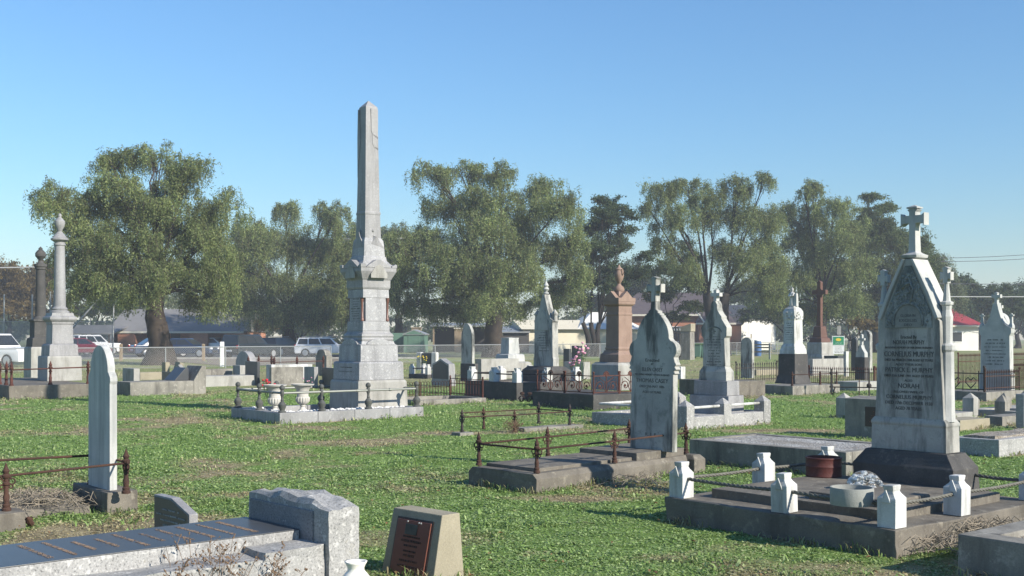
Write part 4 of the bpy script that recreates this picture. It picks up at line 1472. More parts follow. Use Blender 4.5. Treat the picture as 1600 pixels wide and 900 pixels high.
half = [(.25, 1.042), (.235, 1.56), (.25, 1.575), (.28, 1.60), (.285, 1.76), (.17, 1.92), (.17, 1.96), (.12, 2.02), (.085, 2.07), (.07, 2.13), (.072, 2.18), (.04, 2.235), (.034, 2.25)]
MB().prism(mirror(half), -.085, .085).done('tablet', 'marble_dirty', hs, bevel=.006)
m = MB()
latin_cross(m, 2.25, 2.46, 2.37, .032, .10, -.05, .05, .004)
m.done('cross', 'marble', hs, bevel=.005)
m = MB()
m.tube([(.17 * math.cos(R(an)), -.086, 1.66 + .11 * math.sin(R(an))) for an in range(10, 171, 16)], .012, 5)
m.prism([(-.012, 1.63), (.012, 1.63), (.012, 1.73), (-.012, 1.73)], -.092, -.08)
m.prism([(-.04, 1.675), (.04, 1.675), (.04, 1.697), (-.04, 1.697)], -.0925, -.081)
m.done('carving', 'marble_dirty', hs)
worn_lines(hs, -.0865, -.2, .2, 1.06, 1.58, 11, 'lead_faint', 41)

slab_block('grave_surround', 'long low brown concrete grave behind the stepped cross stone', 'grave surround', 1058, 1152, 1196, 622, 596, 'concrete_brown', d=29.7)
slab_block('headstone', 'short white rounded slab left of the stepped cross stone', 'headstone', 1049, 1064, 1071, 592, 573, 'whitewash', d=43)
slab_block('headstone', 'grey round-topped slab with a diagonal stain right of the stepped cross stone', 'headstone', 1157.5, 1175, 1178.5, 590, 527, 'marble_dirty', d=44, shape=round_top)

# ================================================================== white statue pedestal
P = Plot(1226, 617, 1196, 1300, 52)
W, L = P.W, P.L
t = thing('grave_surround', 'concrete kerb with thin iron rail below the white statue pedestal', 'grave surround', P.loc, 52)
W = max(W, 1.2)
MB().box(-W / 2, W / 2, -L / 2, L / 2, -.05, .25).subdiv(2).jitter(.01, 4).done('kerb', 'concrete', t, bevel=.012)
FOOT[-1] = (P.loc.copy(), 52, W / 2, L / 2)
f = thing('iron_grave_fence', 'thin rusty posts and rails on the kerb of the white statue pedestal', 'grave fence', P.at(0, 0, .25), 52)
a, b = W / 2 - .07, L / 2 - .07
sp = spear_post(f, (a, -b, 0), .40, 'rust', scroll=False, k=1.1)
rep(sp, (a, b * .25, 0))
rep(sp, (a, b, 0))
MB().tube([(a, -b, .30), (a, b, .30)], .014, 5).done('rail', 'rust', f)
ctr, _, _ = block_at(1215, 1242, 1262, 32.4, 52, .60, .60)
t = thing('statue_pedestal', 'bright white marble pedestal on a dark stone base', 'pedestal', ctr, 52)
MB().loft([(.251, .37, .37), (.40, .32, .32), (.50, .30, .30), (1.09, .29, .29)]).done('base', 'bluestone', t, bevel=.01)
MB().loft([(1.092, .27, .27), (1.20, .265, .265), (1.25, .245, .245), (1.30, .24, .24), (1.36, .205, .205), (1.38, .195, .195), (2.05, .185, .185), (2.07, .20, .20), (2.24, .205, .205), (2.30, .20, .20), (2.38, .16, .16), (2.42, .11, .11), (2.45, .10, .10)]).subdiv(0).done('die', 'whitewash', t, bevel=.01)
m = MB()
rn = random.Random(6)
for k in range(46):
    side = k % 4
    u = rn.uniform(-.19, .19)
    p = Vector((u, -.205, rn.uniform(2.09, 2.28)))
    p.rotate(Euler((0, 0, side * PI / 2)))
    m.ball(p, rn.uniform(.02, .035), 6, 4)
m.done('carved_band', 'whitewash', t, smooth=True)
worn_lines(t, -.1925, -.14, .14, 1.5, 1.95, 8, 'lead_faint', 51)
st = thing('statue', 'small white robed figure beside a stump on the white pedestal', 'statue', ctr + Vector((0, 0, 2.45)), 52)
m = MB()
m.lathe([(0, .09), (.05, .085), (.18, .07), (.28, .06), (.34, .075), (.38, .07), (.41, .03), (.43, .03), (.45, .042), (.49, .044), (.53, .02)], -.03, 0, 12)
m.tube([(-.085, -.02, .38), (-.10, -.06, .30), (-.05, -.09, .27), (.0, -.08, .30)], .024, 6)
m.tube([(.03, -.02, .38), (.05, -.06, .30), (.0, -.09, .28)], .024, 6)
m.done('figure', 'whitewash', st, smooth=True)
m = MB().loft([(0, .05, .05), (.34, .04, .04), (.36, .035, .035)], .09, .02)
m.done('stump', 'whitewash', st, bevel=.008)

# picket fence right of the statue
def picket(label, A, B, h, n, mat='rust_red', z0=0.0):
    f = thing('picket_fence', label, 'grave fence', A, 0)
    d = B - A
    f.rotation_euler = (0, 0, math.atan2(d.y, d.x))
    ln = d.length
    m = MB()
    for i in range(n):
        x = ln * (i + .5) / n
        m.tube([(x, 0, z0 + .03), (x, 0, z0 + h)], .009, 4)
        m.lathe([(z0 + h - .03, .014), (z0 + h, .02), (z0 + h + .07, .002)], x, 0, 5)
    m.done('pickets', mat, f)
    for z in (z0 + .08, z0 + h * .78):
        MB().box(0, ln, -.01, .01, z, z + .022).done('rail', mat, f)
    for x in (0, ln):
        MB().tube([(x, 0, -.02), (x, 0, z0 + h + .06)], .02, 6).ball((x, 0, z0 + h + .08), .035, 7, 5).done('post', mat, f)
    return f


picket('long low rusty picket fence right of the white statue pedestal', G(1264, 602), PD(1366, 36.2), .55, 34)
picket('rusty picket fence side running back behind the big gothic headstone', PD(1366.5, 36.2), PD(1395, 41), .55, 26)

# large brown cross
d = 50.0
ctr, _, _ = block_at(1263, 1284, 1301, d, 52, .80, .80)
t = thing('cross_monument', 'tall brown granite cross on a stepped grey base', 'cross', ctr, 52)
MB().loft([(-.02, .47, .47), (.70, .46, .46), (.80, .42, .42)]).done('footing', 'concrete_light', t, bevel=.015)
MB().loft([(.802, .40, .40), (1.26, .39, .39), (1.32, .37, .37)]).done('base', 'concrete_light', t, bevel=.012)
MB().loft([(1.322, .34, .34), (1.50, .30, .30), (1.54, .23, .23), (2.0, .18, .18), (2.03, .15, .15)]).done('steps', 'browngranite', t, bevel=.01)
m = MB()
latin_cross(m, 2.032, 4.0, 3.52, .095, .36, -.085, .085, .0)
m.done('cross', 'browngranite', t, bevel=.012)
m = MB()
m.tube([(.27 * math.cos(R(an)) * .62, -.06, 3.50 + .19 * math.sin(R(an))) for an in range(0, 361, 24)], .03, 6)
m.done('ring', 'browngranite', t)
slab_block('grave_surround', 'pale kerbed ledger in front of the tall brown cross', 'grave surround', 1262, 1270, 1318, 580, 561, 'concrete_light', d=47)
slab_block('grave_surround', 'dark slab on the pale ledger right of the tall brown cross', 'grave surround', 1288, 1309, 1322, 580, 556, 'granite_dark', d=49)
slab_block('headstone', 'small white stub stone at the end of the pale ledger', 'headstone', 1318, 1322, 1326, 584, 549, 'whitewash', d=46)
# small cross headstone
ctr, W, D = block_at(1336, 1351, 1357.5, 42, 52)
t = thing('headstone', 'small gabled white stone with a thin cross on a dark block', 'headstone', ctr, 52)
MB().box(-W / 2, W / 2, -D / 2, D / 2, -.03, .82).done('base', 'bluestone', t, bevel=.015)
m = MB().prism(mirror([(W * .45, .822), (W * .43, .98), (W * .2, 1.12), (.05, 1.2), (.04, 1.26)]), -.1, .1)
m.done('gable', 'marble', t, bevel=.008)
m = MB()
latin_cross(m, 1.26, 1.66, 1.48, .04, .13, -.05, .05)
m.done('cross', 'marble', t, bevel=.006)
FOOT.append((ctr.copy(), 52, W / 2, D / 2))
slab_block('headstone', 'tall pale round-topped stone behind the small gabled cross stone', 'headstone', 1345, 1359, 1363, 582, 516, 'marble_dirty', d=51, shape=round_top)
slab_block('headstone', 'dark round-topped stone left of the tall pale round-topped stone', 'headstone', 1330, 1338, 1340.5, 582, 528, 'granite_dark', d=53, shape=round_top)
# rail fence of a small plot, left of the big stone
A = PD(1299, 31.0)
f = thing('iron_grave_fence', 'dark bracket rail with thin posts between statue pedestal and big gothic headstone', 'grave fence', A, 0)
B = PD(1358, 30.6)
f.rotation_euler = (0, 0, math.atan2((B - A).y, (B - A).x))
ln = (B - A).length
MB().tube([(0, 0, 0), (0, 0, .72)], .022, 6).ball((0, 0, .60), .05, 7, 5).done('post', 'iron_dark', f)
MB().tube([(ln, 0, 0), (ln, 0, .74)], .022, 6).ball((ln, 0, .28), .07, 7, 5).done('post', 'iron_dark', f)
MB().tube([(ln * .74, 0, 0), (ln * .74, 0, .46)], .014, 6).done('post', 'rust', f)
MB().tube([(-.06, 0, .23), (ln + .35, 0, .23)], .016, 6).done('rail', 'iron_dark', f)
MB().tube([(.10, 0, .23), (.03, 0, .0)], .02, 6).done('bracket', 'iron_dark', f)
slab_block('grave_surround', 'white-topped low slab behind the dark bracket rail', 'grave surround', 1305, 1340, 1376, 611, 597, 'concrete_light', d=33.5)

# ================================================================== block with bronze plaque and its pointed posts
d0 = F * EYE / (682 - HZ)
e_, a_ = axes(47)
L0 = PD(1320, d0 + .2)
W, D, h = 1.15, 1.9, Z(622, d0 + .2)
ctr = L0 + e_ * W / 2 + a_ * .22
t = thing('headstone', 'squat grey block with a sloped top and dark bronze plaque left of the big headstone', 'headstone', ctr, 47)
MB().prism_x([(-.22, -.03), (.22, -.03), (.22, h + .03), (-.22, h)], -W / 2, W / 2).done('block', 'concrete', t, bevel=.008)
MB().box(.10 - .31, .10 + .27, -.232, -.218, .17, h - .12).done('plaque', 'bronze_dark', t, bevel=.004)
worn_lines(t, -.234, -.14, .28, .24, h - .2, 6, 'bronze', 61)
FOOT.append((ctr.copy(), 47, W / 2, .25))
ps = thing('grave_surround', 'pale kerb with pointed posts behind the squat plaque block', 'grave surround', G(1310, 653) + e_ * .8 + a_ * 1.0, 47)
MB().box(-.85, 1.05, -1.0, 1.0, -.05, .13).done('kerb', 'concrete_light', ps, bevel=.012)
FOOT.append((ps.location.copy(), 47, 1.0, 1.0))
p0 = pyramid_post(ps, (-.74, -.9, .05), .22, .34, .1, 'concrete_light')
for x, y in ((.1, -.9), (.95, -.9), (-.74, .9), (.1, .9), (.95, .9)):
    rep(p0, (x, y, .05))

# ================================================================== far right
P = Plot(1561, 713, 1485, 1660, 50)
t = thing('grave_surround', 'pale kerbed bed of mottled gravel right of the big gothic headstone', 'grave surround', P.loc, 50)
W, L = P.W, P.L
MB().box(-W / 2, W / 2, -L / 2, L / 2, -.05, .215).subdiv(3).jitter(.012, 5).done('kerb', 'granite_rough', t, bevel=.012)
MB().box(-W / 2 + .12, W / 2 - .12, -L / 2 + .12, L / 2 - .12, .19, .245).subdiv(4).jitter(.02, 6).done('infill', 'gravel_brown', t)
slab_block('grave_surround', 'brown weathered kerb left of the mottled gravel bed', 'grave surround', 1462, 1500, 1545, 674, 657, 'concrete_tan', d=19.6)
slab_block('grave_surround', 'dark low slab under the leaning grey block at the right edge', 'grave surround', 1540, 1566, 1640, 668, 651, 'concrete', d=20.5)
slab_block('headstone', 'plain grey block at the right edge above the mottled gravel bed', 'headstone', 1588, 1600, 1612, 672, 616, 'granite_fine', d=19.9)
for lab, px, py in (('pale pointed posts joined by a kerb just right of the big gothic headstone', 1513, 650), ('pale pointed posts on a kerb nearest the hearts gate on the right', 1563, 648)):
    o = G(px + 6, py)
    t = thing('grave_surround', lab, 'grave surround', o, 50)
    MB().box(-.1, .12, -.1, 2.4, -.04, .14).done('kerb', 'concrete_light', t, bevel=.01)
    MB().box(.122, .95, -.1, .12, -.04, .14).done('kerb', 'concrete_light', t, bevel=.01)
    p0 = pyramid_post(t, (0, 0, .1), .21, .22, .13, 'concrete')
    rep(p0, (.62, -.0, .1))
    rep(p0, (0, 2.2, .1))
    FOOT.append((o + axes(50)[0] * .4 + axes(50)[1] * .9, 50, .55, 1.2))

# gothic stone behind hearts gate
P = Plot(1541, 627, 1470, 1600, 52)
t = thing('grave_surround', 'dark and pale stone kerb under the hearts gate and rust pickets', 'grave surround', P.loc, 52)
W, L = P.W, P.L
MB().box(-W / 2, W / 2, -L / 2, L / 2, -.05, .22).subdiv(2).jitter(.01, 4).done('kerb', 'concrete', t, bevel=.012)
g = thing('iron_gate', 'dark iron gate panel with two heart scrolls right of the big headstone', 'grave fence', P.at(-W / 2 + .1, -L / 2 + .08, .22), 52)
GW = W - .2
m = MB()
for k in range(int(GW / .42)):
    cx = .25 + k * .42
    for sx in (-1, 1):
        m.tube([(cx, 0, .08), (cx + sx * .13, 0, .22), (cx + sx * .14, 0, .30), (cx + sx * .07, 0, .35), (cx, 0, .28)], .014, 5)
    m.tube([(cx + .21, 0, .02), (cx + .21, 0, .52)], .012, 4)
m.done('hearts', 'iron_dark', g)
for z in (.04, .44):
    MB().box(0, GW, -.012, .012, z, z + .025).done('rail', 'iron_dark', g)
for x in (0, GW):
    MB().tube([(x, 0, 0), (x, 0, .60)], .022, 6).ball((x, 0, .62), .035, 7, 5).done('post', 'iron_dark', g)
picket('rust pickets on the pale kerb end right of the hearts gate', P.at(W / 2 - .08, -L / 2 + .08, .22), P.at(W / 2 - .08, L / 2 - .08, .22), .48, 20, 'rust')
hs = thing('headstone', 'gothic white headstone with a concave gable behind the hearts gate', 'headstone', P.at(.02, L / 2 - .25, 0), 52)
dd = hs.location.y
def zz(y):
    return Z(y, dd)
kf = dims(1514, 1560, 1564, dd, 52)[0] / 2
half = [(kf, .221), (kf, .62), (kf * .93, .68), (kf * .90, zz(525)), (kf * 1.0, zz(520)), (kf * 1.0, zz(512)), (kf * .80, zz(510)), (kf * .55, zz(505)), (kf * .36, zz(496)), (kf * .22, zz(484)), (kf * .14, zz(474))]
MB().prism(mirror(half), -.09, .09).done('tablet', 'marble', hs, bevel=.01)
m = MB()
latin_cross(m, zz(475), zz(457), zz(463), .035, .12, -.05, .05, .012)
m.done('cross', 'marble', hs, bevel=.005)
for sx in (-1, 1):
    o = MB().loft([(zz(513), .055, .07), (zz(508), .05, .06), (zz(505), .03, .035), (zz(496), .025, .03)], sx * kf * .92, 0).done('pinnacle', 'marble', hs, bevel=.005)
    m = MB()
    latin_cross(m, zz(497), zz(490), zz(493), .02, .06, -.025, .025)
    for v in m.b.verts:
        v.co.x += sx * kf * .92
    m.done('pinnacle_cross', 'marble', o)
worn_lines(hs, -.0915, -kf * .75, kf * .75, zz(570), zz(532), 8, 'lead_faint', 71)
d = 36
ctr, W, D = block_at(1546, 1572, 1577.5, d, 52)
t = thing('headstone', 'large round-arched pale headstone with a small cross behind the concave gable stone', 'headstone', ctr, 52)
MB().prism(round_top(W / 2, 0, Z(488, d)), -D / 2, D / 2).done('tablet', 'marble', t, bevel=.01)
m = MB()
latin_cross(m, Z(489, d), Z(473, d), Z(479, d), .04, .12, -.05, .05, .01)
m.done('cross', 'marble', t, bevel=.006)
slab_block('headstone', 'narrow round-topped pale stone at the far right behind the arched stone', 'headstone', 1571, 1580, 1583, 594, 504, 'marble', d=42, shape=round_top)
picket('tall rusty picket fence behind the arched stones at the right edge', PD(1497, 38), PD(1610, 42), .95, 60, 'rust_red')
picket('rusty picket fence in front of the arched stones at the right edge', PD(1556, 33), PD(1640, 35), .75, 50, 'rust')
picket('low dark rusty picket fence beyond the stained round-topped slab', PD(1150, 39.5), PD(1214, 41), .62, 18, 'iron_dark')
slab_block('grave_surround', 'pale kerb beyond the stained round-topped slab', 'grave surround', 1160, 1182, 1222, 592, 578, 'concrete_tan', d=47)
# ================================================================== beyond: chain fence, road, cars, buildings
FA, FB = Vector((-21.7, 50, 0)), Vector((26.0, 102, 0))
FD = (FB - FA).normalized()


def chain_fence(label, A, B, step=3.2, h=1.03):
    f = thing('chain_fence', label, 'fence', A, 0)
    d = B - A
    f.rotation_euler = (0, 0, math.atan2(d.y, d.x))
    n = max(1, round(d.length / step))
    st = d.length / n
    p = MB().tube([(0, 0, -.05), (0, 0, h)], .028, 6).done('post', 'galv', f)
    for i in range(1, n + 1):
        rep(p, (i * st, 0, 0))
    MB().tube([(0, 0, h + .02), (d.length, 0, h + .02)], .026, 6).done('top_rail', 'galv', f)
    MB().tube([(0, 0, .1), (d.length, 0, .1)], .008, 4).done('wire', 'galv', f)
    MB().quad((0, .03, .03), (d.length, .03, .03), (d.length, .03, h), (0, .03, h)).done('mesh', 'chainlink', f)
    return f


def mesh_mat(name, colr, cover, cell):
    m, n, b = mat_new(name)
    out = n.nodes['Material Output']
    tr = n.nodes.new('ShaderNodeBsdfTransparent')
    mx = n.nodes.new('ShaderNodeMixShader')
    c = coords(n)
    sp = n.nodes.new('ShaderNodeSeparateXYZ')
    n.links.new(c, sp.inputs[0])

    def wire(op):
        a = n.nodes.new('ShaderNodeMath'); a.operation = op
        n.links.new(sp.outputs['X'], a.inputs[0]); n.links.new(sp.outputs['Z'], a.inputs[1])
        q = n.nodes.new('ShaderNodeMath'); q.operation = 'PINGPONG'
        n.links.new(a.outputs[0], q.inputs[0]); q.inputs[1].default_value = cell
        l = n.nodes.new('ShaderNodeMath'); l.operation = 'LESS_THAN'
        n.links.new(q.outputs[0], l.inputs[0]); l.inputs[1].default_value = cell * cover / 2
        return l.outputs[0]
    mxx = n.nodes.new('ShaderNodeMath'); mxx.operation = 'MAXIMUM'
    n.links.new(wire('ADD'), mxx.inputs[0]); n.links.new(wire('SUBTRACT'), mxx.inputs[1])
    n.links.new(mxx.outputs[0], mx.inputs[0])
    n.links.new(tr.outputs[0], mx.inputs[1])
    n.links.new(b.outputs[0], mx.inputs[2])
    n.links.new(mx.outputs[0], out.inputs['Surface'])
    b.inputs['Base Color'].default_value = (*colr, 1)
    b.inputs['Roughness'].default_value = .6
    return m


MT['chainlink'] = mesh_mat('chain_link', (.33, .34, .34), .14, .05)
MT['courtmesh'] = mesh_mat('court_mesh', (.30, .31, .32), .5, .04)
MT['asphalt'] = plain('asphalt', (.058, .058, .06), .9, var=.35, vscale=2)
MT['fascia'] = plain('fascia_paint', (.62, .58, .48), .6)
MT['roof_grey'] = plain('grey_roof_iron', (.19, .185, .18), .85, var=.2, vscale=.6)
MT['roof_dark'] = plain('dark_roof_tiles', (.10, .08, .085), .8, var=.3, vscale=3)
MT['roof_red'] = plain('red_roof_iron', (.30, .035, .04), .5, var=.2)
MT['cream'] = plain('cream_wall', (.62, .57, .44), .8, var=.12, vscale=1)
MT['whitewall'] = plain('white_wall', (.66, .65, .60), .8, var=.1, vscale=1)
MT['green_shed'] = plain('green_shed_metal', (.11, .20, .15), .5, var=.12, vscale=1)
MT['dark_shade'] = plain('dark_shed_wall', (.07, .065, .06), .8)
MT['glass'] = plain('window_glass', (.03, .035, .04), .1, spec=.6)
MT['timber'] = plain('timber', (.30, .23, .15), .85, var=.3)
MT['white_post'] = plain('white_paint', (.78, .78, .76), .6, var=.1)


def brick_mat():
    m, n, b = mat_new('orange_brick')
    c = coords(n)
    mp = n.nodes.new('ShaderNodeVectorMath'); mp.operation = 'MULTIPLY'; mp.inputs[1].default_value = (1, 1, 1)
    sp = n.nodes.new('ShaderNodeSeparateXYZ'); cb = n.nodes.new('ShaderNodeCombineXYZ')
    ad = n.nodes.new('ShaderNodeMath'); ad.operation = 'ADD'
    n.links.new(c, sp.inputs[0])
    n.links.new(sp.outputs[0], ad.inputs[0]); n.links.new(sp.outputs[1], ad.inputs[1])
    n.links.new(ad.outputs[0], cb.inputs[0]); n.links.new(sp.outputs[2], cb.inputs[1])
    t = n.nodes.new('ShaderNodeTexBrick')
    t.inputs['Scale'].default_value = 1
    t.inputs['Brick Width'].default_value = .24
    t.inputs['Row Height'].default_value = .086
    t.inputs['Mortar Size'].default_value = .008
    t.inputs['Color1'].default_value = (.42, .155, .075, 1)
    t.inputs['Color2'].default_value = (.33, .115, .06, 1)
    t.inputs['Mortar'].default_value = (.38, .30, .24, 1)
    n.links.new(cb.outputs[0], t.inputs['Vector'])
    n.links.new(t.outputs[0], b.inputs['Base Color'])
    b.inputs['Roughness'].default_value = .9
    return m


MT['brick'] = brick_mat()
gap = FA + FD * 24.5
chain_fence('galvanised pipe and wire fence along the road on the left', FA - FD * 6, FA + FD * 17.5)
chain_fence('galvanised pipe and wire fence behind the middle graves', FA + FD * 19, FA + FD * 47.5)
chain_fence('galvanised pipe and wire fence on the right beyond the statue pedestal', FA + FD * 52.5, FA + FD * 92)
o = MB().loft([(-.05, .09, .09), (1.28, .09, .09), (1.30, .08, .08)]).done('gate_post', 'white_post', None, bevel=.01, loc=PD(347, 60))
tag(o, 'square white painted post at the left fence opening', 'post')
for i, px in enumerate((189, 318)):
    o = MB().loft([(-.05, .08, .08), (1.05, .08, .08), (1.1, .05, .05)]).done('bollard', 'timber', None, loc=PD(px, 74))
    tag(o, ['timber bollard before the orange brick wall on the left', 'timber bollard beside the dark blue sedan'][i], 'bollard', 'timber bollards by the road')

# court fence with tall mesh, far left
f = thing('court_fence', 'tall hazy sports court mesh fence on steel poles at the far left', 'fence', PD(-120, 72), 0)
B = PD(176, 72)
d = B - f.location
ln = d.length
p = MB().tube([(0, 0, -.05), (0, 0, 4.2)], .045, 6).done('pole', 'galv', f)
for px, hh in ((6, 1.0), (50, 1.0), (78, 1.05), (112, 1), (176, .86)):
    x = (px + 120) / 296 * ln
    q = rep(p, (x, 0, 0))
    q.scale = (1, 1, hh)
MB().quad((0, .06, .1), (ln, .06, .1), (ln, .06, 2.5), (0, .06, 2.5)).done('mesh', 'courtmesh', f)
MB().tube([(0, 0, 2.5), (ln, 0, 2.5)], .02, 5).done('rail', 'galv', f)
MB().tube([(11.0, 0, .2), (ln * .79 + 0.0, 0, .2), ], .01, 4).done('wire', 'galv', f)
MB().tube([PD(112, 71.5, 2.0) - f.location, PD(154, 71.5, 3.9) - f.location], .05, 6).done('brace', 'galv', f)


# ---------------------------------------------------------------- cars
def paint(name, c, rough=.25):
    m, n, b = mat_new(name)
    b.inputs['Base Color'].default_value = (*c, 1)
    b.inputs['Roughness'].default_value = rough
    b.inputs['Coat Weight'].default_value = .6
    b.inputs['Coat Roughness'].default_value = .06
    MT[name] = m
    return name


MT['tyre'] = plain('tyre_rubber', (.02, .02, .02), .9)
MT['alloy'] = plain('alloy_wheel', (.55, .55, .56), .35, .6)
MT['headlamp'] = plain('headlamp_lens', (.75, .76, .78), .15)
MT['taillamp'] = plain('red_lens', (.35, .02, .02), .2)


def car(label, loc, rz, kind, col, L=4.6, H=1.5, Wd=1.78, group=None, cat='car', name='parked_car'):
    """nose towards local +x"""
    c = thing(name, label, cat, loc, 0, group)
    c.rotation_euler = (0, 0, rz)
    h = L / 2
    belt = .90 if kind != 'ute' else 1.02
    if kind == 'sedan':
        low = [(-h, .35), (-h, .85), (-h + .15, .93), (-h + .75, belt + .04), (.75, belt), (h - .35, .74), (h - .05, .60), (h, .35)]
        cab = [(-h + .55, belt), (-h + 1.35, H), (.15, H), (1.0, belt)]
    elif kind == 'wagon':
        low = [(-h, .38), (-h - .02, .75), (-h + .05, belt), (1.0, belt - .02), (h - .35, .78), (h - .05, .62), (h, .38)]
        cab = [(-h + .06, belt), (-h + .28, H - .03), (.15, H), (.45, H - .08), (1.15, belt)]
    elif kind == 'suv':
        low = [(-h, .42), (-h - .02, .85), (-h + .05, belt + .12), (.8, belt + .12), (h - .1, .98), (h, .85), (h, .42)]
        belt += .12
        cab = [(-h + .06, belt), (-h + .2, H - .03), (.2, H), (.9, belt)]
    else:
        low = [(-h, .5), (-h, 1.02), (-.35, 1.02), (.95, 1.02), (h - .25, .98), (h - .02, .82), (h, .5)]
        cab = [(-.45, belt), (-.35, H), (.45, H), (1.0, belt)]
    w_ = Wd / 2
    prof = [(-h + .02, .22), (-h + .02, .24)] + []
    wx = (-h + .85, h - .85)
    # lower body with wheel arches cut in the outline
    out = [(-h + .05, .25)] + low + [(h - .05, .25)]
    rr = .37
    bottom = []
    for x in (wx[1], wx[0]):
        bottom += [(x + rr * math.cos(R(an)), .27 + rr * math.sin(R(an))) for an in range(0, 181, 22)]
    m = MB().prism((out[::-1] if False else out) + bottom, -w_, w_)
    m.done('body', col, c, bevel=.05, seg=3, smooth='auto')
    m = MB()
    ins = .17
    lo = [(x, belt - .002) for x, z in (cab[0], cab[-1])]
    a = [m.b.verts.new((x, -w_ + .06 + (ins if z > belt + .05 else 0), z)) for x, z in cab]
    b = [m.b.verts.new((x, w_ - .06 - (ins if z > belt + .05 else 0), z)) for x, z in cab]
    m.b.faces.new(a)
    m.b.faces.new(b[::-1])
    n = len(cab)
    for k in range(n):
        m.b.faces.new((a[(k + 1) % n], a[k], b[k], b[(k + 1) % n]))
    m.done('cabin', col, c, bevel=.04, seg=2, smooth='auto')
    # glass, set just proud of the cabin
    hgt = H - belt
    x0b, x1b = cab[0][0], cab[-1][0]
    x0t, x1t = cab[1][0], cab[-2][0]

    def side(u0, u1, v0, v1, s):
        pts = []
        for u, v in ((u0, v0), (u1, v0), (u1, v1), (u0, v1)):
            xl = x0b + (x0t - x0b) * v
            xr = x1b + (x1t - x1b) * v
            y = (w_ - .06 - ins * v + .006) * s
            pts.append((xl + (xr - xl) * u, y, belt + hgt * v))
        return pts
    sp = {'sedan': ((.10, .47), (.50, .93)), 'wagon': ((.04, .28), (.31, .59), (.62, .94)), 'suv': ((.04, .30), (.33, .62), (.65, .94)), 'ute': ((.08, .92),)}[kind]
    for s in (-1, 1):
        for u0, u1 in sp:
            m = MB().quad(*side(u0, u1, .12, .84, s))
            o = m.done('side_window', 'glass', c)
    for (xb, zb), (xt, zt), sgn in ((cab[-1], cab[-2], 1), (cab[0], cab[1], -1)):
        m = MB()
        p = []
        for v in (.12, .88):
            x = xb + (xt - xb) * v + .012 * sgn
            z = zb + (zt - zb) * v + .006
            y = w_ - .06 - ins * v - .07
            p.append(((x, -y, z), (x, y, z)))
        m.quad(p[0][0], p[0][1], p[1][1], p[1][0]).done('windscreen' if sgn > 0 else 'rear_window', 'glass', c)
    for x in wx:
        for s in (-1, 1):
            m = MB().lathe([(-.1, .24), (-.1, .31), (-.07, .33), (.07, .33), (.1, .31), (.1, .24)], n=22)
            o = m.done('wheel', 'tyre', c, smooth='auto', loc=(x, s * (w_ - .11), .33), rot=(R(90), 0, 0))
            q = MB().lathe([(-.104, .02), (-.104, .20), (-.098, .235), (.098, .235), (.104, .20), (.104, .02)], n=18)
            q.done('rim', 'alloy', o, smooth='auto')
    for s in (-1, 1):
        MB().box(h - .10, h + .012, s * (w_ - .30) - .16, s * (w_ - .30) + .16, .62, .76).done('headlight', 'headlamp', c, bevel=.02)
        MB().box(-h - .025, -h + .1, s * (w_ - .13) - .09, s * (w_ - .13) + .09, .70, .95).done('taillight', 'taillamp', c, bevel=.02)
    MB().box(-h - .03, -h + .02, -.26, .26, .50, .62).done('number_plate', 'headlamp', c)
    MB().box(h - .02, h + .015, -.45, .45, .38, .55).done('grille', 'tyre', c, bevel=.01)
    if kind == 'wagon':
        for s in (-1, 1):
            MB().tube([(-h + .5, s * (w_ - .28), H + .05), (.1, s * (w_ - .28), H + .06)], .02, 5).done('roof_rail', 'alloy', c)
    return c


paint('white_car', (.75, .76, .77))
paint('blue_car', (.02, .035, .075))
paint('dark_car', (.018, .025, .03))
paint('red_car', (.20, .02, .03))
car('white station wagon with roof rails parked left of the obelisk', PD(512, 88), R(-8), 'wagon', 'white_car', 4.7, 1.50)
car('dark blue sedan parked right of the big left tree trunk', PD(292, 86), R(-12), 'sedan', 'blue_car', 4.6, 1.42)
car('dark blue car half hidden by the big left tree trunk', PD(252, 88), R(35), 'sedan', 'blue_car', 4.5, 1.45)
car('black four wheel drive with its rear to the cemetery', PD(392, 84), R(62), 'suv', 'dark_car', 4.7, 1.72)
car('dark car parked in the shade between the four wheel drive and the white wagon', PD(440, 93), R(70), 'wagon', 'dark_car', 4.5, 1.5)
car('white pickup cut by the left edge of the photo', PD(-8, 61), R(-20), 'ute', 'white_car', 4.9, 1.72, cat='pickup', name='pickup')
car('red car seen through the court mesh', PD(130, 92), R(20), 'sedan', 'red_car', 4.5, 1.45)
car('white car seen through the court mesh behind the red car', PD(146, 98), R(60), 'suv', 'white_car', 4.5, 1.7)
car('pale car behind the court mesh beside the columns', PD(117, 97), R(70), 'wagon', 'white_car', 4.4, 1.5)
car('white car parked beyond the nose of the dark blue sedan', PD(336, 108), R(-15), 'sedan', 'white_car', 4.5, 1.45)


# ---------------------------------------------------------------- buildings
def gable_roof(m, x0, x1, y0, y1, ze, zr, th=.14, hip=0.0):
    ym = (y0 + y1) / 2
    a = [(x0, y0, ze), (x1, y0, ze), (x1, y1, ze), (x0, y1, ze)]
    r = [(x0 + hip, ym, zr), (x1 - hip, ym, zr)]
    v = [m.b.verts.new(p) for p in a + r]
    for f in ((0, 1, 5, 4), (2, 3, 4, 5), (1, 2, 5), (3, 0, 4), (3, 2, 1, 0)):
        m.b.faces.new([v[i] for i in f])
    return m


def windows(parent, rects, y, frame='white_post'):
    for x0, x1, z0, z1 in rects:
        w_ = MB().box(x0 - .07, x1 + .07, y - .05, y + .02, z0 - .07, z1 + .07).done('window', frame, parent)
        MB().box(x0, x1, y - .057, y - .03, z0, z1).done('pane', 'glass', w_)


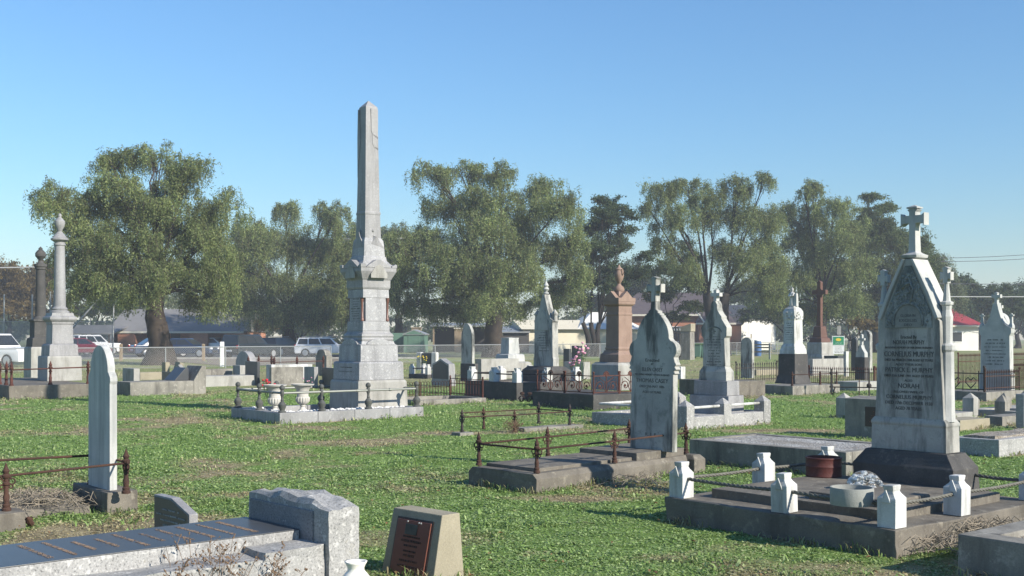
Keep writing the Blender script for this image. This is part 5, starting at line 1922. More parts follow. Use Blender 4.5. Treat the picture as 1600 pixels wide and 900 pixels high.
# left: orange brick amenities block with grey roof and verandah
b = thing('brick_building', 'orange brick building with a grey iron roof behind the left tree', 'building', PD(280, 108), 0)
b.rotation_euler = (0, 0, R(-3))
gable_roof(MB(), -6.6, 6.4, -1.0, 8, 2.02, 4.2, hip=.0).done('roof', 'roof_grey', b)
MB().box(-6.4, 6.2, .9, 7.4, 0, 2.0).done('wall', 'brick', b)
for x0, x1 in ((-5.5, -3.9), (1.3, 3.0), (-6.4, -6.1), (4.6, 6.0)):
    MB().box(x0, x1, -.95, .89, 0, 1.84).done('pier', 'brick', b)
MB().box(-6.6, 6.4, -1.06, -1.002, 1.86, 2.03).done('fascia', 'fascia', b)
MB().box(-6.5, 6.3, -.9, .8, -.02, .06).done('floor_slab', 'concrete_light', b)
windows(b, [(-2.8, -1.8, .9, 1.6), (1.2, 2.2, .9, 1.6)], .88)
MB().box(-1.1, -.2, .86, .89, .05, 1.9).done('door', 'dark_shade', b)
MB().box(-3.0, -1.6, 1.0, 1.3, 3.0, 3.02).done('skylight', 'glass', b, loc=(-.6, -.1, -.16), rot=(R(0), 0, 0))
c = thing('carport', 'low grey lean-to roof at the left end of the orange brick building', 'shelter', PD(150, 106), 0)
MB().prism_x([(-2, 1.75), (3, 2.55), (3, 2.65), (-2, 1.85)], -3.4, 2.2).done('roof', 'roof_grey', c)
for x in (-3.2, 2.0):
    for y in (-1.8, 2.8):
        MB().box(x - .06, x + .06, y - .06, y + .06, 0, 1.85 if y < 0 else 2.55).done('post', 'galv', c)

b = thing('garden_shed', 'small green metal shed behind the middle fence', 'shed', PD(650, 112), 0)
b.rotation_euler = (0, 0, R(-4))
MB().box(-1.05, .95, -1, 1.6, 0, 1.75).done('wall', 'green_shed', b)
MB().prism([(-1.15, 1.70), (1.05, 1.70), (1.05, 1.80), (-.05, 2.22), (-1.15, 1.80)], -1.1, 1.7).done('roof', 'galv', b)
MB().prism([(-1.04, 1.752), (.94, 1.752), (-.05, 2.14)], -1.104, -1.09).done('gable_panel', 'green_shed', b)
MB().box(-.62, .5, -1.03, -.998, .05, 1.65).done('door', 'green_shed', b, bevel=.015)
s = thing('fence_panel', 'grey-green corrugated fence panel left of the small green shed', 'fence', PD(622, 113), 0)
MB().box(-1.3, 1.0, 0, .06, 0, 1.9).done('panel', 'green_shed', s)
b = thing('carport', 'open shed with dark timber walls and pale flat roof beyond the fence', 'shed', PD(715, 116), 0)
MB().prism_x([(-2, 2.55), (4, 2.85), (4, 2.97), (-2, 2.67)], -2.6, 4.6).done('roof', 'galv', b)
MB().box(-2.4, 4.4, 1, 3.8, 0, 2.5).done('wall', 'dark_shade', b)
for x in (-2.3, .6, 4.3):
    MB().box(x - .08, x + .08, -1.8, -1.6, 0, 2.54).done('post', 'timber', b)
b2 = thing('chimney', 'tan brick chimney seen above the small green shed', 'chimney', PD(651, 124), 0)
MB().box(-.5, .5, -.4, .4, 0, 2.45).done('stack', 'timber', b2)
MB().box(-.56, .56, -.46, .46, 2.452, 2.55).done('cap', 'timber', b2)
b3 = thing('brick_pier', 'tan brick pier before the open shed right of the green shed', 'pier', PD(717, 112), 0)
MB().box(-.42, .42, -.3, .3, 0, 2.3).done('pier', 'timber', b3)
MB().box(-.48, .48, -.36, .36, 2.302, 2.4).done('cap', 'fascia', b3)

b = thing('cream_house', 'cream weatherboard cottage with a small square window behind the spired headstone', 'house', PD(866, 112), 0)
b.rotation_euler = (0, 0, R(14))
MB().box(-3.1, 9.0, 0, 6, 0, 2.25).done('wall', 'cream', b)
gable_roof(MB(), -3.4, 4.2, -.5, 6.5, 2.252, 3.2).done('roof', 'cream', b)
gable_roof(MB(), 2.2, 9.4, -.35, 6.5, 2.27, 4.0, hip=2.6).done('rear_roof', 'whitewall', b)
windows(b, [(-.9, -.05, 1.0, 1.75)], -.002, 'timber')
m = MB().box(-.52, -.44, -.07, -.06, 1.0, 1.75)
m.box(-.9, -.05, -.0705, -.0605, 1.34, 1.42)
m.done('glazing_bar', 'cream', b)
sh = thing('lean_to', 'dark lean-to against the left wall of the cream cottage', 'shed', PD(812, 111), 0)
MB().box(-1.6, .9, 0, 3, 0, 1.9).done('wall', 'dark_shade', sh)
MB().prism_x([(-.3, 1.9), (3.2, 2.5), (3.2, 2.6), (-.3, 2.0)], -1.9, 1.0).done('roof', 'galv', sh)

b = thing('brick_house', 'orange brick house with dark tiled roof behind the lobed headstone', 'house', PD(1090, 128), 0)
b.rotation_euler = (0, 0, R(-6))
MB().box(-8.6, 3.5, 0, 8, 0, 4.0).done('wall', 'brick', b)
gable_roof(MB(), -9.2, 3.9, -.6, 8.6, 4.0, 6.6, hip=2.6).done('roof', 'roof_dark', b)
MB().box(-9.2, 3.9, -.66, -.602, 3.82, 4.02).done('fascia', 'fascia', b)
MB().box(.0, 3.4, -3.2, -.002, 0, 3.0).done('porch_wall', 'brick', b)
gable_roof(MB(), -.4, 3.9, -3.6, -.1, 3.0, 4.6, hip=1.1).done('porch_roof', 'roof_dark', b)
MB().box(-.4, 3.9, -3.66, -3.602, 2.84, 3.02).done('fascia', 'fascia', b)
MB().tube([(.55, -3.62, 3.02), (-.30, -2.4, 4.35), ], .09, 5).done('barge_board', 'fascia', b)
windows(b, [(-6.6, -4.8, 1.0, 2.6), (-3.4, -1.6, 1.0, 2.6)], -.002)
windows(b, [(.7, 1.4, .9, 2.3)], -3.202)
b = thing('white_house', 'white gabled wall and roof right of the stepped cross stone', 'house', PD(1158, 135), 0)
b.rotation_euler = (0, 0, R(30))
MB().prism([(-2.6, 0), (2.6, 0), (2.6, 3.0), (0, 5.0), (-2.6, 3.0)], -3, 3).done('wall', 'whitewall', b)
MB().prism([(2.9, 2.78), (2.9, 2.95), (0, 5.25), (-2.9, 2.95), (-2.9, 2.78), (0, 5.03)], -3.4, 3.4).done('roof', 'roof_grey', b)
b = thing('red_roof_house', 'pale house with a red roof seen right of the big gothic headstone', 'house', PD(1500, 125), 0)
b.rotation_euler = (0, 0, R(10))
MB().box(-4, 2.2, 0, 7, 0, 2.75).done('wall', 'whitewall', b)
gable_roof(MB(), -4.6, 2.7, -.5, 7.5, 2.752, 5.0, hip=2.4).done('roof', 'roof_red', b)
MB().box(-4.6, 2.7, -.56, -.502, 2.58, 2.76).done('fascia', 'fascia', b)
windows(b, [(-1.4, .2, 1.0, 2.0)], -.002)

# gate pillars and iron gate, bins, sign
e_, a_ = axes(30)
g = thing('gate_pillar', 'tan capped stone gate pillar right of the lobed headstone', 'pillar', PD(1073, 78), 30)
MB().loft([(-.05, .42, .42), (1.9, .40, .40)]).done('shaft', 'concrete', g, bevel=.02)
MB().prism([(-.46, 1.902), (.46, 1.902), (.46, 2.45), (-.46, 2.15)], -.42, .42).done('cap', 'concrete_tan', g, bevel=.02)
g = thing('iron_gate', 'dark iron gate with pale spear tips beside the tan capped pillar', 'gate', PD(1044, 77.5), 12)
m, tp = MB(), MB()
for i in range(9):
    x = -.75 + i * .19
    m.tube([(x, 0, .1), (x, 0, 1.95)], .025, 5)
    tp.lathe([(1.95, .03), (2.0, .05), (2.15, .005)], x, 0, 5)
m.done('bars', 'iron_dark', g)
tp.done('spear_tips', 'galv', g)
for z in (.2, 1.75):
    MB().box(-.8, .85, -.03, .03, z, z + .07).done('rail', 'iron_dark', g)
m = MB()
for sx in (-1, 1):
    m.tube([(sx * .3 * math.cos(R(an)) * (1 - an / 700), 0, 1.0 + .45 * math.sin(R(an))) for an in range(-90, 271, 30)], .03, 5)
m.done('scroll', 'galv', g)
for i, (px, lab, ht) in enumerate(((1090, 'dark green wheelie bin nearest the gate pillar', 1.1), (1102, 'dark green wheelie bin half behind the stepped cross stone', 1.08))):
    g = thing('wheelie_bin', lab, 'bin', PD(px, 84), 20, 'green bins by the gate')
    MB().loft([(.08, .23, .25), (.95, .30, .34)]).done('body', 'green_shed', g, bevel=.03)
    MB().prism_x([(-.38, .952), (.36, .952), (.36, 1.0), (-.1, 1.08), (-.38, 1.0)], -.31, .31).done('lid', 'leaf_green', g, bevel=.02)
    for sx in (-1, 1):
        MB().lathe([(-.03, .1), (.03, .1)], n=12).done('wheel', 'tyre', g, loc=(sx * .22, .28, .1), rot=(0, R(90), 0))
MT['blue_plastic'] = plain('blue_plastic', (.06, .13, .28), .5)
g = thing('blue_drum', 'blue plastic drum with a white lid left of the statue pedestal', 'drum', PD(1184, 92), 0)
MB().lathe([(0, .27), (.3, .30), (.9, .30), (1.2, .28)], n=16).done('body', 'blue_plastic', g, smooth='auto')
MB().lathe([(1.202, .30), (1.28, .28)], n=16).done('lid', 'white_post', g, smooth='auto')
g = thing('white_sign', 'small white notice on a post right of the stepped cross stone', 'sign', PD(1174, 88), 0)
MB().tube([(0, .05, 0), (0, .05, 2.3)], .04, 6).done('post', 'timber', g)
MB().box(-.22, .22, -.02, .02, 1.75, 2.55).done('board', 'white_post', g, bevel=.01)
g = thing('bench', 'pale rail bench beyond the stained round-topped slab', 'bench', PD(1185, 80), 40)
for z in (.45, .75, .95):
    MB().box(-1.0, 1.0, -.03, .03, z, z + .1).done('slat', 'timber', g)
for x in (-.9, .9):
    MB().box(x - .06, x + .06, -.1, -.032, -.02, 1.1).done('leg', 'concrete_light', g)

MT['sign_green'] = plain('green_sign', (.03, .25, .12), .5)
g = thing('info_sign', 'green cemetery sign over a white notice right of the tall brown cross', 'sign', PD(1311, 70), 10)
MB().tube([(-.42, 0, -.05), (-.42, 0, 1.62)], .04, 6).done('post', 'galv', g)
MB().tube([(.0, .03, -.05), (.0, .03, 2.25)], .035, 6).done('post', 'timber', g)
MB().box(-.12, .12, -.02, .02, 1.68, 2.2).done('top_notice', 'concrete_light', g)
gs = MB().box(-.40, .32, -.05, -.02, 1.02, 1.60).done('board', 'white_post', g)
MB().box(-.36, .28, -.056, -.045, 1.06, 1.56).done('green_panel', 'sign_green', gs)
m = MB()
m.lathe([(-.006, .1), (.006, .1)], n=14)
em = m.done('emblem', 'yellow_flower', gs, loc=(-.04, -.058, 1.38), rot=(R(90), 0, 0))
em.scale = (1.6, .9, 1)
worn_lines(g, -.0585, -.3, .22, 1.12, 1.2, 2, 'white_post', 83, 'sign_lettering')
nb = MB().box(-.38, .30, -.045, -.02, .50, 1.0).done('notice', 'white_post', g)
worn_lines(g, -.0475, -.3, .22, .58, .92, 5, 'tin', 81, 'notice_lettering')

# ---------------------------------------------------------------- wires and poles
MT['wire'] = plain('power_wire', (.10, .10, .11), .6)
MT['wire_pale'] = plain('pale_power_wire', (.5, .5, .48), .4)


def wire(label, A, B, r=.035, sag=.4, mat='wire'):
    n = 16
    pts = [A.lerp(B, i / n) - Vector((0, 0, sag * 4 * (i / n) * (1 - i / n))) for i in range(n + 1)]
    mid = A.copy()
    o = MB().tube([p - mid for p in pts], r, 5).done('power_line', mat, None, loc=mid)
    tag(o, label, 'power line', 'power lines crossing the sky')


wd = 120.0
wire('upper thin power line right of the big headstone cross', PD(1380, wd, Z(402, wd)), PD(1700, wd, Z(389, wd)), .03)
wire('second thin power line right of the big headstone cross', PD(1380, wd, Z(407, wd)), PD(1700, wd, Z(396, wd)), .03)
wire('dark power line level with the right pinnacle', PD(1400, wd, Z(442, wd)), PD(1720, wd, Z(443, wd)), .035, .1)
wire('pale power line low across the trees at the far right', PD(1380, 100, Z(462, 100)), PD(1720, 100, Z(462, 100)), .04, .1, 'wire_pale')
wire('pale power line low at the far left above the court fence', PD(-120, 100, Z(416, 100)), PD(60, 100, Z(417, 100)), .05, .1, 'wire_pale')
wire('pale power line from the left trees to the obelisk', PD(325, 110, Z(373, 110)), PD(640, 110, Z(372, 110)), .05, .1, 'wire_pale')
# ================================================================== trees
def leaf_mat(name, a, b_, c_, trans=.5):
    m, n, b = mat_new(name)
    g = n.nodes.new('ShaderNodeNewGeometry')
    col = ramp(n, g.outputs['Random Per Island'], [(0.0, a), (.55, b_), (1.0, c_)])
    pos = coords(n, world=True)
    f = ramp(n, noise(n, pos, .45, 3), [(.35, .62), (.65, 1.15)])
    col = mix(n, 1.0, col, f, 'MULTIPLY')
    n.links.new(col, b.inputs['Base Color'])
    b.inputs['Roughness'].default_value = .6
    b.inputs['Specular IOR Level'].default_value = .25
    out = n.nodes['Material Output']
    t = n.nodes.new('ShaderNodeBsdfTranslucent')
    n.links.new(col, t.inputs[0])
    mx = n.nodes.new('ShaderNodeMixShader')
    mx.inputs[0].default_value = trans
    n.links.new(b.outputs[0], mx.inputs[1])
    n.links.new(t.outputs[0], mx.inputs[2])
    n.links.new(mx.outputs[0], out.inputs['Surface'])
    MT[name] = m
    return name


leaf_mat('pepper_leaves', (.11, .155, .052), (.24, .295, .105), (.39, .43, .18))
leaf_mat('pepper_leaves_pale', (.11, .145, .075), (.20, .24, .12), (.29, .32, .18))
leaf_mat('dark_leaves', (.04, .07, .034), (.08, .12, .05), (.145, .185, .08))
leaf_mat('bright_leaves', (.055, .09, .03), (.105, .15, .045), (.19, .22, .085))
leaf_mat('autumn_leaves', (.11, .09, .035), (.20, .14, .045), (.28, .21, .075))
MT['bark'] = stone('pepper_bark', (.085, .065, .05), (.05, .038, .03), (.03, .025, .02), .5, .7, streak_amt=.5, grain=.4, gscale=12, bmp=1.0)
MT['bark_dark'] = stone('dark_bark', (.05, .04, .033), (.03, .025, .022), (.02, .017, .015), .5, .7, streak_amt=.4, grain=.4, gscale=12, bmp=1.0)


def foliage(rs, cents, rads, dens, droop, leaf, wid, hang, zmin=None):
    """strands of leaf-sized faces hanging from twig tips spread through each lobe"""
    V, T = [], []
    tips = []
    for (c, r) in zip(cents, rads):
        ns = max(6, int(dens * r[0] * r[2]))
        u = rs.normal(size=(ns, 3))
        u /= np.linalg.norm(u, axis=1)[:, None]
        # strands start at a limited number of twig ends so that gaps open between them
        k = max(6, ns // 24)
        cl = rs.normal(size=(k, 3)); cl /= np.linalg.norm(cl, axis=1)[:, None]
        cl[:, 2] = np.where(cl[:, 2] < -.2, -cl[:, 2] * .9, cl[:, 2])
        clr = rs.uniform(.12, 1.0, k) ** .5 * rs.uniform(.8, 1.28, k)
        w = rs.randint(0, k, ns)
        pos = cl[w] * clr[w][:, None] + u * (np.abs(rs.normal(0, .15, ns)) + .03)[:, None]
        st = np.array(c) + pos * np.array(r)
        tips.append(np.array(c) + cl * clr[:, None] * np.array(r) * .97)
        ln = hang * rs.uniform(.35, 1.15, ns) * (1 - .45 * np.clip(pos[:, 2], 0, 1))
        step = leaf * .5
        nl = np.maximum(3, (ln / step).astype(int))
        tot = nl.sum()
        sid = np.repeat(np.arange(ns), nl)
        j = np.concatenate([np.arange(q) for q in nl])
        out = u[:, :2] * rs.uniform(.15, .7, ns)[:, None]
        lift = rs.uniform(.1, .9, ns)

        def path(s_, t):
            p = st[s_].copy()
            e = (1 - np.exp(-t * 1.2)) * (1.15 - droop) * 2
            p[:, 0] += out[s_, 0] * e
            p[:, 1] += out[s_, 1] * e
            p[:, 2] += lift[s_] * t * np.exp(-1.3 * t) - np.maximum(t - .12, 0) * droop
            return p
        p = path(sid, j * step) + rs.normal(size=(tot, 3)) * np.array([.055, .055, .04]) * (leaf / .2)
        if zmin is not None:
            kp = p[:, 2] > zmin + rs.rand(ns)[sid] * .9 - .3
            p = p[kp]
            tot = len(p)
        az = rs.uniform(0, 2 * np.pi, tot)
        el = np.where(rs.rand(tot) < droop, rs.normal(-.6, .65, tot), rs.normal(-.1, .6, tot))
        dx = np.stack([np.cos(az) * np.cos(el), np.sin(az) * np.cos(el), np.sin(el)], 1)
        sdv = rs.normal(size=(tot, 3))
        sdv -= (sdv * dx).sum(1)[:, None] * dx
        sdv /= np.linalg.norm(sdv, axis=1)[:, None]
        ll = leaf * rs.uniform(.5, 1.35, tot)[:, None]
        ww = wid * rs.uniform(.5, 1.35, tot)[:, None]
        V.append(np.stack([p, p + dx * ll * .45 + sdv * ww * .5, p + dx * ll, p + dx * ll * .45 - sdv * ww * .5], 1))
        # the hanging twig itself
        m = np.arange(0, ns, 3)
        for q in range(3):
            a0, a1 = path(m, ln[m] * .7 * q / 3), path(m, ln[m] * .7 * (q + 1) / 3)
            ww = np.array([.011, .006, 0]) * (leaf / .2)
            T.append(np.stack([a0 - ww, a0 + ww, a1 + ww * .7, a1 - ww * .7], 1))
    V = np.concatenate(V).reshape(-1, 3)
    T = np.concatenate(T).reshape(-1, 3)
    if zmin is not None:
        T = T.reshape(-1, 4, 3)
        T = T[T[:, :, 2].min(1) > zmin].reshape(-1, 3)
    Q = np.arange(len(V)).reshape(-1, 4)
    return V, Q, tips, T, np.arange(len(T)).reshape(-1, 4)


DENS = 5.6


def tree(name, label, d, trunk_px, lobes, mat, seed, trunk_r=.5, dens=40, droop=.82, leaf=.26, wid=.075, hang=1.6, bark='bark', fork=.32, group='trees beyond the fence', depth=.85, trunks=None, lean=0.0, twigs=True, zmin=None):
    rs = np.random.RandomState(seed)
    rn = random.Random(seed)
    base = PD(trunk_px, d)
    t = thing(name, label, 'tree', base, 0, group)
    cents, rads = [], []
    s = d / F
    for lb in lobes:
        px, py, rx, ry = lb[:4]
        dy = rn.uniform(-1, 1) * 2.2 if len(lb) == 4 else lb[4]
        cents.append((PD(px, d).x - base.x, dy, Z(py, d)))
        rads.append((rx * s, max(rx, ry) * s * depth, ry * s))
    fine = .62 if twigs else .8
    V, Q, tips, TV, TQ = foliage(rs, cents, rads, dens * DENS, droop, leaf * fine, wid * fine, hang, zmin)
    print('LEAVES', label, len(Q))
    V[:, 2] = np.maximum(V[:, 2], .25)
    mesh_np('crown', V, Q, mat, t)
    if twigs and len(TQ):
        mesh_np('twigs', TV, TQ, bark, t)
    # trunk and limbs
    ztop = max(c[2] for c in cents)
    zf = ztop * fork
    m = MB()
    heads = []
    tl = trunks or [0.0]
    for k, off in enumerate(tl):
        tx = off * s
        fx = tx + lean * s * (1 if k % 2 else -1) * .2
        pts, rad = [], []
        for i in range(19):
            q = i / 18
            pts.append((tx * (.3 + .7 * q) + .12 * math.sin(q * 5 + seed + k), .1 * math.cos(q * 4 + k), -.1 + (zf + .1) * q))
            flare = 1 + .75 * (1 - q) ** 5
            rad.append(trunk_r * (1 - .25 * q) * flare / math.sqrt(len(tl)) * (1.0 if len(tl) == 1 else 1.1))
        m.tube(pts, 0, 18, rad)
        heads.append((Vector(pts[-1]), rad[-1]))
    if bark == 'bark':
        m.jitter(trunk_r * .22, 1.3, seed)
        m.jitter(trunk_r * .13, 4.0, seed + 3)
    for i, c in enumerate(cents):
        c = Vector(c)
        h, hr = min(heads, key=lambda q: abs(q[0].x - c.x) + rn.random() * .5)
        mid = h.lerp(c, .5) + Vector((rn.uniform(-.4, .4), rn.uniform(-.4, .4), rn.uniform(.1, .7)))
        st = h - Vector((0, 0, .25))
        pts = [st, st.lerp(mid, .55) + Vector((rn.uniform(-.15, .15), 0, .1)), mid, mid.lerp(c, .6) + Vector((rn.uniform(-.3, .3), rn.uniform(-.3, .3), .15)), c]
        r0 = hr * rn.uniform(.22, .36)
        m.tube(pts, 0, 7, [r0, r0 * .8, r0 * .6, r0 * .42, r0 * .25])
        if twigs:
            tp = tips[i]
            for q in tp[rs.permutation(len(tp))[:14]]:
                q = Vector(q)
                md = c.lerp(q, .5) + Vector((rn.uniform(-.25, .25), rn.uniform(-.25, .25), rn.uniform(.0, .3)))
                s0 = mid.lerp(c, rn.uniform(.3, 1))
                rr = r0 * .22
                m.tube([s0, md, q], 0, 4, [rr, rr * .6, rr * .2])
    m.done('trunk', bark, t, smooth=True)
    return t


tree('weeping_tree', 'largest weeping tree with a thick flared trunk on the left', 64, 247, [(102, 335, 38, 44), (168, 250, 40, 36), (235, 252, 40, 34), (292, 280, 42, 40), (335, 345, 42, 52), (150, 330, 48, 52), (220, 340, 60, 56), (290, 370, 56, 56), (132, 405, 34, 44), (190, 420, 44, 40), (300, 430, 56, 46), (345, 420, 36, 50), (240, 420, 45, 40), (150, 462, 40, 30), (200, 470, 34, 24), (305, 470, 46, 30), (350, 470, 34, 32), (235, 392, 48, 40, -3), (285, 440, 46, 40, -3.4), (190, 445, 42, 36, -3), (245, 462, 36, 26, -3.5), (270, 335, 40, 34, -2.5), (200, 302, 40, 36, -1.5), (258, 300, 40, 38, 1), (130, 365, 34, 36, -2), (170, 380, 40, 40, -2.5), (330, 390, 36, 40, -2)], 'pepper_leaves', 1, trunk_r=.64, dens=52, zmin=2.1, hang=1.6, fork=.36)
tree('weeping_tree', 'lower spreading weeping tree between the big left tree and the obelisk', 98, 452, [(440, 330, 28, 22), (505, 330, 24, 22), (530, 350, 22, 30), (395, 380, 40, 42), (455, 390, 50, 48), (515, 405, 38, 46), (400, 445, 40, 40), (455, 455, 50, 40), (510, 460, 44, 42), (535, 440, 25, 50), (400, 485, 44, 30), (460, 495, 48, 26), (515, 495, 42, 28), (370, 420, 34, 44), (365, 470, 30, 34), (545, 390, 26, 40), (550, 470, 26, 40)], 'pepper_leaves', 2, trunk_r=.6, dens=36, zmin=1.9, hang=2.4, fork=.34, leaf=.32, wid=.095)
tree('weeping_tree', 'broad weeping tree in the middle with a thick brown trunk', 86, 774, [(682, 278, 36, 28), (728, 272, 34, 24), (782, 282, 32, 28), (842, 300, 40, 30), (700, 328, 44, 42), (765, 330, 50, 44), (868, 338, 44, 40), (820, 350, 44, 44), (660, 395, 46, 44), (640, 430, 32, 44), (720, 400, 48, 48), (800, 400, 48, 50), (868, 400, 44, 48), (690, 450, 44, 36), (750, 460, 42, 30), (820, 450, 42, 34), (645, 480, 44, 28), (700, 490, 42, 24), (745, 488, 36, 20), (820, 488, 42, 22), (872, 462, 40, 34), (625, 400, 30, 40), (615, 450, 28, 44), (905, 380, 26, 40), (900, 440, 28, 40), (740, 440, 50, 40, -4), (700, 420, 44, 40, -4), (795, 430, 44, 40, -4), (770, 478, 40, 26, -4), (760, 370, 50, 44, -3.5)], 'pepper_leaves', 3, trunk_r=.7, dens=34, zmin=2.0, hang=1.9, fork=.34, leaf=.32, wid=.095)
tree('tree', 'faint pale tree behind the gap between obelisk and middle weeping tree', 130, 622, [(606, 372, 20, 22), (632, 372, 22, 22), (612, 415, 26, 32), (600, 450, 30, 30)], 'pepper_leaves_pale', 4, trunk_r=.5, dens=26, hang=2.2, leaf=.4, wid=.13)
tree('tree', 'thin dark open-branched tree left of the pink sandstone pedestal', 90, 926, [(938, 318, 16, 18), (958, 350, 24, 24), (930, 365, 24, 26), (972, 392, 24, 24), (938, 410, 28, 26), (985, 432, 26, 14), (1000, 408, 18, 16), (960, 330, 20, 22), (985, 365, 20, 20), (950, 390, 26, 22), (915, 450, 26, 22), (925, 395, 24, 26), (975, 340, 18, 18), (940, 345, 24, 22), (1005, 430, 18, 14), (960, 430, 28, 24), (955, 455, 26, 20), (905, 480, 18, 14)], 'dark_leaves', 5, trunk_r=.36, dens=62, droop=.25, leaf=.30, wid=.15, hang=.8, bark='bark_dark', fork=.22, trunks=[-14, 0, 12])
tree('weeping_tree', 'tall twin-trunked weeping tree right of the middle with bare limbs showing', 95, 1120, [(1040, 305, 34, 32), (1080, 288, 30, 22), (1148, 302, 34, 32), (1190, 288, 20, 18), (1052, 352, 36, 34), (1115, 345, 36, 36), (1172, 350, 40, 44), (1200, 400, 30, 44), (1160, 420, 38, 42), (1075, 400, 32, 30), (1190, 460, 34, 36), (1040, 385, 22, 26), (1020, 330, 22, 24), (1100, 320, 30, 28), (1135, 395, 30, 30), (1215, 350, 26, 30), (1070, 430, 26, 26), (1210, 430, 30, 36)], 'pepper_leaves', 6, trunk_r=.75, dens=40, hang=1.7, fork=.36, trunks=[-12, 14], leaf=.32, wid=.09, bark='bark_dark')
tree('shrub_tree', 'low bright green bushy tree in front of the dark tiled roof', 104, 1048, [(1040, 430, 36, 28), (1066, 455, 36, 26), (1030, 470, 26, 22), (1078, 485, 22, 16), (1052, 498, 26, 14)], 'bright_leaves', 7, trunk_r=.25, dens=60, droop=.3, leaf=.3, wid=.16, hang=.8, fork=.3)
tree('weeping_tree', 'tall wispy weeping tree behind the brown cross', 102, 1285, [(1265, 300, 20, 20), (1238, 335, 28, 30), (1295, 335, 30, 32), (1250, 385, 38, 40), (1305, 390, 40, 44), (1235, 440, 34, 40), (1285, 450, 40, 44), (1330, 440, 32, 46), (1225, 480, 30, 30), (1270, 350, 30, 34), (1325, 365, 28, 34), (1275, 410, 40, 40), (1315, 480, 40, 30), (1265, 490, 40, 28), (1250, 310, 16, 18)], 'pepper_leaves', 8, trunk_r=.55, dens=38, hang=1.6, leaf=.34, wid=.10, fork=.3, bark='bark_dark')
tree('dense_tree', 'dense dark green tree with a spiky top left of the big headstone cross', 112, 1372, [(1352, 308, 18, 12), (1372, 326, 26, 16), (1348, 338, 22, 14), (1368, 350, 28, 20), (1362, 375, 38, 34), (1408, 385, 34, 36), (1345, 430, 40, 44), (1400, 435, 46, 46), (1440, 420, 30, 40), (1380, 480, 46, 40), (1340, 395, 30, 34), (1425, 460, 34, 40), (1430, 395, 26, 34), (1345, 480, 36, 36)], 'bright_leaves', 9, trunk_r=.5, dens=44, droop=.45, leaf=.36, wid=.16, hang=1.4, fork=.3, bark='bark_dark')
tree('tree', 'soft grey-green tree behind the right arm of the big headstone', 125, 1462, [(1440, 395, 22, 26), (1455, 425, 30, 34), (1480, 440, 24, 26), (1470, 470, 34, 34), (1440, 490, 40, 34)], 'pepper_leaves_pale', 10, trunk_r=.4, dens=30, hang=2.0, leaf=.4, wid=.13)
tree('tree', 'sparse thin tree at the right edge beyond the arched stones', 120, 1578, [(1560, 462, 16, 12), (1582, 452, 18, 12), (1597, 470, 18, 16), (1565, 485, 20, 14), (1590, 495, 22, 16)], 'dark_leaves', 11, trunk_r=.14, dens=34, droop=.3, leaf=.32, wid=.15, hang=.7, bark='bark_dark', fork=.25)
